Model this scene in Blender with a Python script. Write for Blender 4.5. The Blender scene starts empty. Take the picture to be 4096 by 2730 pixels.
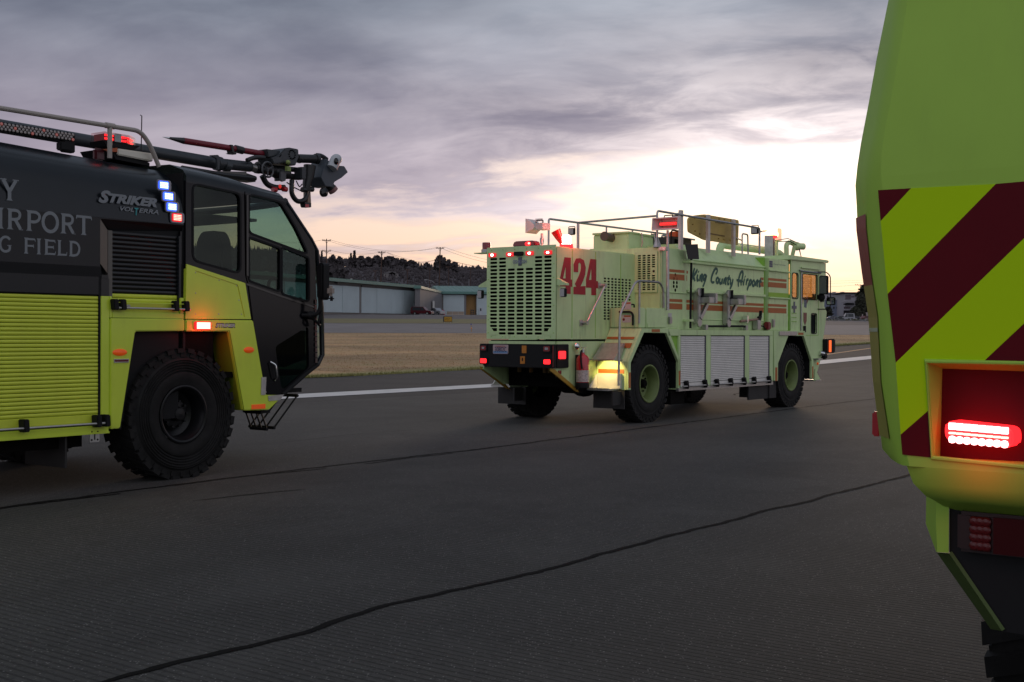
import bpy, bmesh, math, random
from mathutils import Vector, Matrix
from mathutils.geometry import tessellate_polygon
from mathutils import noise as mn
random.seed(7)
R = math.radians
sc = bpy.context.scene
C = sc.collection

# ------------------------------------------------------------------ camera, sky, sun, exposure
def build_camera():
    cd = bpy.data.cameras.new('camera'); cam = bpy.data.objects.new('camera', cd); C.objects.link(cam)
    cd.lens = 43; cd.sensor_width = 36; cd.clip_start = 0.05; cd.clip_end = 20000
    roll, p = math.atan(0.004), 0.005928
    rx = lambda v: Vector((v[0], v[1]*math.cos(p)+v[2]*math.sin(p), -v[1]*math.sin(p)+v[2]*math.cos(p)))
    r = rx((math.cos(roll), 0, math.sin(roll))); u = rx((-math.sin(roll), 0, math.cos(roll))); f = rx((0, 1, 0))
    m = Matrix((r, u, -f)).transposed().to_4x4(); m.translation = Vector((0, 0, 1.5))
    cam.matrix_world = m; sc.camera = cam
build_camera()
sc.view_settings.view_transform = 'Standard'; sc.view_settings.look = 'None'
sc.view_settings.exposure = 0.0; sc.view_settings.gamma = 1; sc.view_settings.use_curve_mapping = False

class NG:
    def __init__(s, tree): s.t = tree; s.n = tree.nodes; s.l = tree.links
    def new(s, ty, **k):
        n = s.n.new(ty)
        for a, v in k.items(): setattr(n, a, v)
        return n
    def put(s, sock, v):
        if isinstance(v, bpy.types.NodeSocket): s.l.new(v, sock)
        elif v is not None: sock.default_value = v
    def m(s, op, a, b=None, c=None, clamp=False):
        n = s.new('ShaderNodeMath', operation=op, use_clamp=clamp)
        s.put(n.inputs[0], a); s.put(n.inputs[1], b); s.put(n.inputs[2], c); return n.outputs[0]
    def mix(s, f, a, b):
        n = s.new('ShaderNodeMix', data_type='RGBA'); s.put(n.inputs[0], f)
        for i, v in ((6, a), (7, b)): s.put(n.inputs[i], v if isinstance(v, bpy.types.NodeSocket) else (*v, 1))
        return n.outputs[2]
    def mr(s, v, a, b, c=0., d=1., kind='SMOOTHSTEP'):
        n = s.new('ShaderNodeMapRange', interpolation_type=kind); s.put(n.inputs[0], v)
        for i, q in enumerate((a, b, c, d)): s.put(n.inputs[i+1], q)
        return n.outputs[0]
    def noise(s, vec, scale, detail=4, rough=.55, dist=0.):
        n = s.new('ShaderNodeTexNoise'); s.put(n.inputs['Vector'], vec); n.inputs['Scale'].default_value = scale
        n.inputs['Detail'].default_value = detail; n.inputs['Roughness'].default_value = rough; n.inputs['Distortion'].default_value = dist
        return n.outputs[0]
    def comb(s, x, y, z):
        n = s.new('ShaderNodeCombineXYZ')
        for i, v in enumerate((x, y, z)): s.put(n.inputs[i], v)
        return n.outputs[0]
    def sep(s, v):
        n = s.new('ShaderNodeSeparateXYZ'); s.put(n.inputs[0], v); return n.outputs
    def mulc(s, col, f):
        n = s.new('ShaderNodeVectorMath', operation='SCALE')
        s.put(n.inputs[0], col if isinstance(col, bpy.types.NodeSocket) else col); s.put(n.inputs[3], f); return n.outputs[0]
    def add(s, a, b):
        n = s.new('ShaderNodeVectorMath', operation='ADD'); s.put(n.inputs[0], a); s.put(n.inputs[1], b); return n.outputs[0]

SUN_AZ, SUN_EL = 13.0, 6.0
def build_world():
    w = bpy.data.worlds.new('World'); sc.world = w; w.use_nodes = True
    g = NG(w.node_tree); bg = w.node_tree.nodes['Background']
    d = g.new('ShaderNodeTexCoord').outputs['Generated']; x, y, z = g.sep(d)[:3]
    zz = g.m('ADD', g.m('MAXIMUM', z, 0), .20)
    u = g.m('DIVIDE', x, zz); v = g.m('DIVIDE', y, zz)
    # the deck of cloud drifts in long bands, tilted a little against the horizon
    P = g.comb(g.m('MULTIPLY', g.m('ADD', u, g.m('MULTIPLY', v, -.35)), .55), g.m('MULTIPLY', g.m('ADD', v, g.m('MULTIPLY', u, .25)), .9), 0)
    n1 = g.noise(P, 1.0, 5, .5, .3); n2 = g.noise(P, 2.7, 7, .56, .35)
    # glow of the sun that has just gone behind the deck
    gx = g.m('DIVIDE', g.m('SUBTRACT', x, .225), .165); gz = g.m('DIVIDE', g.m('SUBTRACT', z, .125), .068)
    r2 = g.m('ADD', g.m('MULTIPLY', gx, gx), g.m('MULTIPLY', gz, gz))
    front = g.mr(y, 0., .6)
    G = g.m('MULTIPLY', g.m('EXPONENT', g.m('MULTIPLY', r2, -.9)), front)
    wx = g.m('DIVIDE', g.m('SUBTRACT', x, .24), .30); wz = g.m('DIVIDE', g.m('SUBTRACT', z, .10), .14)
    GW = g.m('MULTIPLY', g.m('EXPONENT', g.m('MULTIPLY', g.m('ADD', g.m('MULTIPLY', wx, wx), g.m('MULTIPLY', wz, wz)), -.9)), front)
    # clear sky under and between the clouds
    hz = g.mr(z, .0, .16)
    clear = g.mix(hz, (.96, .60, .41), (.90, .76, .70))
    clear = g.mix(g.mr(z, .12, .6), clear, (.36, .40, .52))
    clear = g.add(clear, g.mulc((.14, .10, .04), GW)); clear = g.add(clear, g.mulc((.85, .74, .56), G))
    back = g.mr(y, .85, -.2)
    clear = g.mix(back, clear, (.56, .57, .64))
    sky = g.new('ShaderNodeTexSky', sky_type='NISHITA', sun_disc=False)
    sky.sun_elevation = R(SUN_EL); sky.sun_rotation = R(SUN_AZ)
    clear = g.add(clear, g.mulc(sky.outputs[0], .004))
    # cloud colour: slate above, lilac lower down, lit pale round the glow
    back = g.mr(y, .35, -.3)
    tone = g.m('ADD', g.m('MULTIPLY', g.mr(n2, .30, .72), .45), g.m('MULTIPLY', g.mr(n1, .35, .65), .55))
    cl = g.mix(tone, (.112, .136, .186), (.35, .405, .485))
    low = g.mix(tone, (.205, .175, .255), (.52, .445, .51))
    cl = g.mix(g.mr(z, .30, .10), cl, low)
    n4 = g.noise(P, 6.0, 8, .60, .5)
    t2 = g.m('ADD', g.m('MULTIPLY', tone, .6), g.m('MULTIPLY', g.mr(n4, .36, .66), .6))
    cl = g.add(cl, g.mulc((.38, .335, .32), g.m('MULTIPLY', GW, g.m('ADD', .15, t2))))
    cl = g.add(cl, g.mulc((.80, .68, .56), g.m('MULTIPLY', G, g.m('ADD', .0, t2))))
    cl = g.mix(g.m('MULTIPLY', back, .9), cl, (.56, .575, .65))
    # cover: closed overhead, torn round the glow, open in a band at the horizon
    edge = g.m('ADD', g.m('ADD', g.m('MULTIPLY', z, 4.2), g.m('MULTIPLY', g.m('SUBTRACT', n1, .5), .55)), g.m('MULTIPLY', g.m('SUBTRACT', n2, .5), .55))
    edge = g.m('ADD', edge, g.m('MULTIPLY', g.m('SUBTRACT', n4, .5), .30))
    edge = g.m('SUBTRACT', edge, g.m('MULTIPLY', G, .20))
    cov = g.mr(edge, .31, .52)
    rim = g.m('MULTIPLY', g.m('MULTIPLY', cov, g.m('SUBTRACT', 1., cov)), 4.)
    cl = g.add(cl, g.mulc((.42, .33, .26), g.m('MULTIPLY', rim, g.m('MULTIPLY', front, g.m('ADD', .25, GW)))))
    wisp = g.m('MULTIPLY', g.mr(g.m('ADD', g.m('MULTIPLY', n2, .6), g.m('MULTIPLY', n4, .4)), .47, .60), .62)
    wisp = g.m('MULTIPLY', wisp, g.mr(z, .01, .07))
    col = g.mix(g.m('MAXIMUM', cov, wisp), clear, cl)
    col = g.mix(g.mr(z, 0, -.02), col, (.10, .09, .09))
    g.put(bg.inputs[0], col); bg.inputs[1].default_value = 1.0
    return bg
WORLD = build_world()
def build_sun():
    sd = bpy.data.lights.new('sun', 'SUN'); s = bpy.data.objects.new('sun', sd); C.objects.link(s)
    sd.energy = 0.5; sd.angle = R(12); sd.color = (1, .72, .5)
    a, e = R(SUN_AZ), R(SUN_EL)
    dirv = Vector((math.sin(a)*math.cos(e), math.cos(a)*math.cos(e), math.sin(e)))
    s.rotation_euler = dirv.to_track_quat('Z', 'Y').to_euler()
build_sun()

# ------------------------------------------------------------------ materials
MATS = {}
def mat(name, col, rough=.5, metal=0., emit=None, es=1., coat=0., var=0., vscale=4., bump=0., bscale=40., spec=.5, trans=0., dirt=0.):
    if name in MATS: return MATS[name]
    m = bpy.data.materials.new(name); m.use_nodes = True; MATS[name] = m
    g = NG(m.node_tree); b = m.node_tree.nodes['Principled BSDF']
    b.inputs['Base Color'].default_value = (*col, 1); b.inputs['Roughness'].default_value = rough; b.inputs['Metallic'].default_value = metal
    b.inputs['Coat Weight'].default_value = coat; b.inputs['Coat Roughness'].default_value = .08
    b.inputs['Transmission Weight'].default_value = trans; b.inputs['Specular IOR Level'].default_value = spec
    if emit: b.inputs['Emission Color'].default_value = (*emit, 1); b.inputs['Emission Strength'].default_value = es
    oc = g.new('ShaderNodeTexCoord').outputs['Object'] if (var or bump or dirt) else None
    c = None
    if var:
        n = g.noise(oc, vscale, 5, .6)
        c = g.mix(g.mr(n, .3, .7), tuple(q*(1-var) for q in col), tuple(min(1, q*(1+var*.6)) for q in col))
    if dirt:
        sx = g.sep(oc)
        str_ = g.noise(g.comb(g.m('MULTIPLY', sx[0], 9), g.m('MULTIPLY', sx[1], 9), g.m('MULTIPLY', sx[2], 1.1)), 1.3, 5, .65)
        n = g.noise(oc, 2.2, 6, .65)
        f = g.m('MULTIPLY', g.m('MULTIPLY', g.mr(str_, .45, .8), g.mr(n, .35, .7)), dirt)
        c = g.mix(f, c if c else col, (.10, .085, .06))
        g.put(b.inputs['Roughness'], g.m('ADD', rough, g.m('MULTIPLY', n, .2)))
    if c: g.put(b.inputs['Base Color'], c)
    if bump:
        bn = g.new('ShaderNodeBump'); bn.inputs['Strength'].default_value = bump; bn.inputs['Distance'].default_value = .01
        g.put(bn.inputs['Height'], g.noise(oc, bscale, 5, .6)); g.l.new(bn.outputs[0], b.inputs['Normal'])
    return m
def glass(name, tint, refl=.12, rough=.0):
    if name in MATS: return MATS[name]
    m = bpy.data.materials.new(name); m.use_nodes = True; MATS[name] = m; g = NG(m.node_tree); g.n.remove(g.n['Principled BSDF'])
    t = g.new('ShaderNodeBsdfTransparent'); t.inputs[0].default_value = (*tint, 1)
    gl = g.new('ShaderNodeBsdfGlossy'); gl.inputs['Roughness'].default_value = rough; gl.inputs[0].default_value = (.8, .9, .9, 1)
    fr = g.new('ShaderNodeLayerWeight'); fr.inputs[0].default_value = .5
    mx = g.new('ShaderNodeMixShader'); g.put(mx.inputs[0], g.m('ADD', refl*.35, g.m('MULTIPLY', g.m('POWER', fr.outputs['Facing'], 5.), .7), clamp=True)); g.l.new(t.outputs[0], mx.inputs[1]); g.l.new(gl.outputs[0], mx.inputs[2])
    g.l.new(mx.outputs[0], g.n['Material Output'].inputs[0]); return m

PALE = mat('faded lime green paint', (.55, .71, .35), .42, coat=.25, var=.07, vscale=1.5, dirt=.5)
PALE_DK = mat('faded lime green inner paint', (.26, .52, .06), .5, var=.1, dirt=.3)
LIME = mat('bright lime yellow paint', (.62, .76, .05), .30, coat=.35, dirt=.12, var=.03, bump=.02, bscale=60)
LIME_SLAT = mat('lime shutter slat', (.62, .70, .05), .40, coat=.15, var=.05, dirt=.18)
GLOSSBLK = mat('gloss black paint', (.007, .007, .009), .14, spec=.26)
GREYBLK = mat('dark grey satin paint', (.008, .0105, .014), .26, spec=.42, var=.1)
SLATBLK = mat('black shutter slat', (.009, .008, .008), .28, spec=.5)
MATBLK = mat('matte black', (.010, .010, .011), .6, spec=.2)
UNDER = mat('near black chassis', (.006, .0055, .005), .9, spec=.08, var=.3)  # near black with little sheen, for chassis, arches and floors
RUBBER = mat('tyre rubber', (.015, .0145, .0145), .72, spec=.2, var=.3, vscale=6, bump=.15, bscale=60)
FLAP = mat('rubber mud flap', (.022, .020, .020), .7, var=.2)
ALU = mat('brushed aluminium', (.50, .49, .47), .42, metal=.85, var=.12, vscale=12)
ALUSLAT = mat('aluminium shutter slat', (.74, .71, .67), .5, metal=.15, var=.06, vscale=3, dirt=.15)
STEEL = mat('galvanised pipe', (.42, .41, .41), .38, metal=.9, var=.15, vscale=15)
CHROME = mat('chrome', (.75, .75, .75), .12, metal=1.)
WHITE = mat('white powder coat', (.62, .60, .58), .5, var=.06)
RAILP = mat('warm grey rail paint', (.34, .30, .27), .4, var=.06)
HOLE = mat('dark opening', (.002, .0015, .0015), .9, spec=.03)
ORANGE = mat('orange reflective stripe', (.42, .115, .02), .5, var=.08, vscale=3)
REDNUM = mat('dark red vinyl numeral', (.34, .003, .014), .45)
TEAL = mat('dark green vinyl lettering', (.012, .085, .060), .5)
SILVERV = mat('grey vinyl lettering', (.20, .215, .235), .5)
REDPLASTIC = mat('red lens', (.22, .004, .008), .2, coat=.5)
REDDIM = mat('lit red lens', (.4, .01, .01), .25, emit=(1., .02, .03), es=.8)
REDHOT = mat('bright red diodes', (.6, .05, .05), .3, emit=(1., .16, .12), es=9)
REDWARM = mat('glowing red lamp', (.5, .02, .02), .3, emit=(1., .015, .02), es=2.4)
WHITEHOT = mat('burning lamp', (1, 1, 1), .3, emit=(1., .62, .55), es=22)
AMBERHOT = mat('burning amber lamp', (1, .6, .3), .3, emit=(1., .62, .30), es=7)
BLUEDIM = mat('blue lens', (.02, .05, .5), .2, emit=(.05, .13, 1.), es=1.8)
BLUEHOT = mat('bright blue diodes', (.2, .3, 1), .3, emit=(.30, .42, 1.), es=7)
AMBER = mat('orange side marker', (.75, .10, .01), .3, emit=(1, .12, .01), es=.18)
CLEARLENS = mat('pale grey lens', (.35, .33, .34), .25, coat=.5)
BROWNPL = mat('tan plastic backboard', (.50, .34, .08), .5, var=.08)
EXTRED = mat('red extinguisher paint', (.45, .01, .02), .25, coat=.5)
PAPER = mat('white sticker', (.55, .52, .50), .6, var=.1, vscale=60)
WOOD = mat('hickory handle', (.33, .19, .14), .55, var=.2, vscale=12)
CABGLASS = glass('tinted cab glass', (.50, .64, .60), .08)
SIDEGLASS = glass('smoked cab glass', (.50, .54, .46), .08)
DARKGLASS = glass('dark door glass', (.16, .22, .22), .05)
OLDGLASS = glass('old amber cab glass', (.72, .62, .48), .05)

# ------------------------------------------------------------------ mesh helpers
def rnd(pts, r, n=4):
    out = []; L = len(pts)
    for i in range(L):
        p = Vector(pts[i]); a = Vector(pts[i-1]); b = Vector(pts[(i+1) % L])
        da = (a-p); db = (b-p); rr = min(r, da.length*.45, db.length*.45)
        if rr < 1e-5: out.append(tuple(p)); continue
        p0 = p+da.normalized()*rr; p1 = p+db.normalized()*rr
        for k in range(n+1):
            t = k/n; q = p0*(1-t)**2+p*2*t*(1-t)+p1*t*t; out.append((q.x, q.y))
    return out
def rect(x0, z0, x1, z1, r=0, n=3):
    p = [(x0, z0), (x1, z0), (x1, z1), (x0, z1)]
    return rnd(p, r, n) if r else p
class MB:
    def __init__(s): s.v = []; s.f = []
    def _lay(s, p, t, ax):
        return (p[0], t, p[1]) if ax == 'y' else (t, p[0], p[1]) if ax == 'x' else (p[0], p[1], t)
    def prism(s, pts, t0, t1, ax='y', holes=()):
        loops = [list(pts)]+[list(h) for h in holes]; off = []
        for lp in loops:
            o = len(s.v); off.append(o); s.v += [s._lay(p, t0, ax) for p in lp]+[s._lay(p, t1, ax) for p in lp]; n = len(lp)
            for i in range(n):
                j = (i+1) % n; s.f.append((o+i, o+j, o+n+j, o+n+i))
        if holes or True:
            flat = []; ids0 = []; ids1 = []
            for o, lp in zip(off, loops):
                n = len(lp); ids0 += [o+i for i in range(n)]; ids1 += [o+n+i for i in range(n)]
            if holes:
                for t in tessellate_polygon([[Vector((*p, 0)) for p in lp] for lp in loops]):
                    s.f.append(tuple(ids0[k] for k in t)); s.f.append(tuple(ids1[k] for k in reversed(t)))
            else:
                s.f.append(tuple(ids0)); s.f.append(tuple(reversed(ids1)))
        return s
    def box(s, x0, x1, y0, y1, z0, z1):
        return s.prism([(x0, z0), (x1, z0), (x1, z1), (x0, z1)], y0, y1)
    def tube(s, pts, r, n=8, closed=False, r1=None):
        pts = [Vector(p) for p in pts]; L = len(pts); o = len(s.v); prev = None
        for i, p in enumerate(pts):
            a = pts[i-1] if (i or closed) else p; b = pts[(i+1) % L] if (i < L-1 or closed) else p
            d = (b-a).normalized()
            if prev is None: u = d.orthogonal().normalized()
            else: u = (prev-d*prev.dot(d)).normalized()
            prev = u; w = d.cross(u); rr = r if r1 is None else r+(r1-r)*i/(L-1)
            for k in range(n):
                t = 2*math.pi*k/n; s.v.append(tuple(p+(u*math.cos(t)+w*math.sin(t))*rr))
        for i in range(L if closed else L-1):
            for k in range(n):
                a = o+i*n+k; b = o+i*n+(k+1) % n; c = o+((i+1) % L)*n+(k+1) % n; e = o+((i+1) % L)*n+k
                s.f.append((a, b, c, e))
        if not closed: s.f.append(tuple(o+k for k in reversed(range(n)))); s.f.append(tuple(o+(L-1)*n+k for k in range(n)))
        return s
    def bend(s, pts, r, rad=.08, n=8, closed=False):
        """tube through corners rounded with radius rad"""
        P = [Vector(p) for p in pts]; out = [P[0]]
        for i in range(1, len(P)-1):
            a, p, b = P[i-1], P[i], P[i+1]; da = a-p; db = b-p; q = min(rad, da.length*.45, db.length*.45)
            p0 = p+da.normalized()*q; p1 = p+db.normalized()*q
            for k in range(5): t = k/4; out.append(p0*(1-t)**2+p*2*t*(1-t)+p1*t*t)
        out.append(P[-1]); return s.tube(out, r, n)
    def lathe(s, prof, cx, cz, ax='y', seg=40, cy=0., closed=False):
        """prof: (radius, offset along axis); ax y: centre (cx, cz); ax z: centre (cx, cy)"""
        o = len(s.v); n = len(prof)
        for k in range(seg):
            t = 2*math.pi*k/seg; c, q = math.cos(t), math.sin(t)
            for r, h in prof:
                if ax == 'y': s.v.append((cx+r*c, h, cz+r*q))
                elif ax == 'z': s.v.append((cx+r*c, cz+r*q, h))
                else: s.v.append((h, cx+r*c, cz+r*q))
        for k in range(seg):
            k2 = (k+1) % seg
            for i in range(n if closed else n-1):
                i2 = (i+1) % n; s.f.append((o+k*n+i, o+k*n+i2, o+k2*n+i2, o+k2*n+i))
        return s
    def cyl(s, a, b, r, n=14, r1=None): return s.tube([a, b], r, n, r1=r1)
    def ob(s, c, ux, uy, uz):
        c = Vector(c); ux, uy, uz = Vector(ux), Vector(uy), Vector(uz); o = len(s.v)
        for i in (-1, 1):
            for j in (-1, 1):
                for k in (-1, 1): s.v.append(tuple(c+ux*i+uy*j+uz*k))
        s.f += [tuple(o+q for q in f) for f in ((0, 1, 3, 2), (4, 6, 7, 5), (0, 4, 5, 1), (2, 3, 7, 6), (0, 2, 6, 4), (1, 5, 7, 3))]
        return s
    def ribbon(s, pts, w, t0, t1, ax='y'):
        P = [Vector(p) for p in pts]; L = []; Rr = []
        for i, p in enumerate(P):
            a = P[max(0, i-1)]; b = P[min(len(P)-1, i+1)]; d = (b-a).normalized(); nn = Vector((-d.y, d.x))
            ww = (w[i] if isinstance(w, (list, tuple)) else w)/2
            L.append(tuple(p+nn*ww)); Rr.append(tuple(p-nn*ww))
        for i in range(len(P)-1): s.prism([Rr[i], Rr[i+1], L[i+1], L[i]], t0, t1, ax)
        return s
    def ball(s, c, rx, ry, rz, su=14, sv=8):
        o = len(s.v); c = Vector(c)
        for j in range(1, sv):
            for i in range(su):
                a = 2*math.pi*i/su; b = math.pi*j/sv
                s.v.append((c.x+rx*math.sin(b)*math.cos(a), c.y+ry*math.sin(b)*math.sin(a), c.z+rz*math.cos(b)))
        t = len(s.v); s.v.append((c.x, c.y, c.z+rz)); s.v.append((c.x, c.y, c.z-rz))
        for j in range(sv-2):
            for i in range(su):
                i2 = (i+1) % su; s.f.append((o+j*su+i, o+(j+1)*su+i, o+(j+1)*su+i2, o+j*su+i2))
        for i in range(su):
            i2 = (i+1) % su; s.f.append((t, o+i, o+i2)); s.f.append((t+1, o+(sv-2)*su+i2, o+(sv-2)*su+i))
        return s
    def mesh(s, name, m=None, bevel=0., smooth=True, seg=2, limit=35):
        me = bpy.data.meshes.new(name); me.from_pydata(s.v, [], s.f); me.validate()
        bm = bmesh.new(); bm.from_mesh(me); bmesh.ops.recalc_face_normals(bm, faces=bm.faces)
        if bevel:
            es = [e for e in bm.edges if len(e.link_faces) == 2 and e.calc_face_angle(0) > .5]
            try: bmesh.ops.bevel(bm, geom=es, offset=bevel, segments=seg, affect='EDGES', clamp_overlap=True)
            except Exception: pass
        if smooth:
            lim = R(limit)
            for f in bm.faces: f.smooth = True
            for e in bm.edges:
                if len(e.link_faces) != 2 or e.calc_face_angle(0) > lim: e.smooth = False
        bm.to_mesh(me); bm.free()
        if m: me.materials.append(m)
        return me
    def build(s, name, m, parent=None, bevel=0., smooth=True, label=None, kind=None, **k):
        o = bpy.data.objects.new(name, s.mesh(name, m, bevel, smooth, **k)); C.objects.link(o)
        if parent: o.parent = parent
        if label: o['label'] = label
        if kind: o['kind'] = kind
        return o
def tag(o, label=None, cat=None, group=None, kind=None):
    for k, v in (('label', label), ('category', cat), ('group', group), ('kind', kind)):
        if v: o[k] = v
    return o
def empty(name, loc, rz=0., label=None, cat=None, group=None):
    o = bpy.data.objects.new(name, None); C.objects.link(o); o.location = loc; o.rotation_euler = (0, 0, rz); o.empty_display_size = .2
    return tag(o, label, cat, group)
def copy_part(o, parent, loc=None):
    c = o.copy(); C.objects.link(c); c.parent = parent
    if loc is not None: c.location = loc
    for ch in list(o.children): copy_part(ch, c)
    return c
def text_mesh(body, x0, z0, x1, z1, y, th=.003, shear=0., offset=0., ax='y', z_at_x1=None, flip=False):
    """flat lettering fitted to the rectangle x0..x1, z0..z1 on a wall plane"""
    cu = bpy.data.curves.new('lettering', 'FONT'); cu.body = body; cu.shear = shear; cu.offset = offset; cu.resolution_u = 3
    ob = bpy.data.objects.new('lettering', cu); C.objects.link(ob)
    me = bpy.data.meshes.new_from_object(ob.evaluated_get(bpy.context.evaluated_depsgraph_get()))
    C.objects.unlink(ob); bpy.data.objects.remove(ob)
    xs = [v.co.x for v in me.vertices]; ys = [v.co.y for v in me.vertices]
    ax0, ax1, ay0, ay1 = min(xs), max(xs), min(ys), max(ys); mb = MB(); o = 0
    for t in (y,):
        for v in me.vertices:
            X = x0+(v.co.x-ax0)/(ax1-ax0)*(x1-x0); Z = z0+(v.co.y-ay0)/(ay1-ay0)*(z1-z0)
            mb.v.append(mb._lay((X, Z), t, ax))
    mb.f = [tuple(p.vertices) for p in me.polygons]; bpy.data.meshes.remove(me)
    return mb
def arc(cx, cz, rx, rz, a0, a1, n=10): return [(cx+rx*math.cos(R(a0+(a1-a0)*i/n)), cz+rz*math.sin(R(a0+(a1-a0)*i/n))) for i in range(n+1)]

def make_wheel(parent, x, y0, z, s, Rt, W, rimr, rim_mat, hub_mat, nl=34, dish=.10, ridges=False):
    """s = +1: the outer face looks towards -y, -1 towards +y; y0 is the plane of the outer face"""
    Y = lambda t: y0+s*t
    ry = [(rimr, .05), (rimr+.015, .012), (rimr+.07, .0), (rimr+.12, -.006)]
    if ridges:
        r = rimr+.14
        for k in range(5): ry += [(r, .0), (r+.006, .012), (r+.014, .012), (r+.020, .002)]; r += .027
        ry += [(r+.012, .02)]
    else: ry += [(rimr+.16, .002), (rimr+.165, .01), (rimr+.20, .012), (rimr+.21, .006), (rimr+.26, .022)]
    ry += [(Rt-.024, .026), (Rt-.012, .05)]
    prof = [(r, Y(t)) for r, t in ry]+[(r, Y(W-t)) for r, t in reversed(ry)]
    tyre = MB().lathe(prof, x, z, seg=64)
    for k in range(nl):
        for side in (0, 1):
            a = 2*math.pi*(k+.5*side)/nl; c, q = math.cos(a), math.sin(a); t0, t1 = (.004, W*.46) if side == 0 else (W*.54, W-.004)
            tw = Vector((-q, 0, c)); rd = Vector((c, 0, q)); wd = Vector((0, s, 0)); h = math.pi*Rt/nl*.64
            cc = Vector((x, Y((t0+t1)/2), z))+rd*(Rt-.022)
            sk = tw*(.035*(1 if side else -1))
            tyre.ob(cc, tw*h, wd*((t1-t0)/2)+sk, rd*.022)
            ed = t0+.018 if side == 0 else t1-.018
            tyre.ob(Vector((x, Y(ed), z))+rd*(Rt-.060), tw*h*.75, wd*.009, rd*.026)
    T = tyre.build('tyre', RUBBER, None, limit=30)
    fl = [(rimr+.005, .03), (rimr+.012, .0), (rimr-.004, -.004), (rimr-.02, .004), (rimr-.03, .03), (rimr-.05, .06), (rimr-.06, dish+.05), (rimr*.55, dish+.09), (rimr*.5, dish+.03), (rimr*.2, dish+.02), (0.001, dish+.02)]
    wh = MB().lathe([(r, Y(t)) for r, t in fl], x, z, seg=48).build('wheel', rim_mat, parent)
    T.parent = wh
    hb = MB().lathe([(.001, Y(dish-.06)), (.06, Y(dish-.055)), (.075, Y(dish-.02)), (.078, Y(dish+.03)), (.11, Y(dish+.03)), (.11, Y(dish+.05))], x, z, seg=20)
    for k in range(10):
        a = 2*math.pi*k/10; c, q = math.cos(a), math.sin(a)
        hb.cyl((x+.135*c, Y(dish), z+.135*q), (x+.135*c, Y(dish+.04), z+.135*q), .014, 6)
    hb.build('hub', hub_mat, wh)
    return wh
# ------------------------------------------------------------------ the ground
def lerp(a, b, t): return a+(b-a)*t
def prof(y, pts):
    for (a, za), (b, zb) in zip(pts, pts[1:]):
        if y <= b: return za+(zb-za)*max(0, (y-a)/(b-a))
    return pts[-1][1]
PL = [(45, 0), (105, 1.5), (154, 2.73), (197, 3.8), (250, 5.3), (303, 5.95), (340, 6.2), (600, 6.8), (9000, 7)]
PR = [(45, 0), (75, .75), (105, 1.5), (400, 6.5), (700, 7.0), (9000, 7)]
def gz(x, y):
    t = 0 if y <= 1 else min(1, max(0, (x/y-.02)/.14)); t = t*t*(3-2*t)
    return prof(y, PL)*(1-t)+prof(y, PR)*t
def sheet(name, xs_at, ys, nx, off, m, kind='structure'):
    """strip of ground: xs_at(y) -> (x0, x1)"""
    mb = MB()
    for y in ys:
        x0, x1 = xs_at(y)
        for i in range(nx+1):
            x = x0+(x1-x0)*i/nx; mb.v.append((x, y, gz(x, y)+off))
    for j in range(len(ys)-1):
        for i in range(nx): a = j*(nx+1)+i; mb.f.append((a, a+1, a+nx+2, a+nx+1))
    o = mb.build(name, m, kind=kind); return o
HD = R(36.8); FU = Vector((math.sin(HD), math.cos(HD))); FV = Vector((-math.cos(HD), math.sin(HD)))

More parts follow.
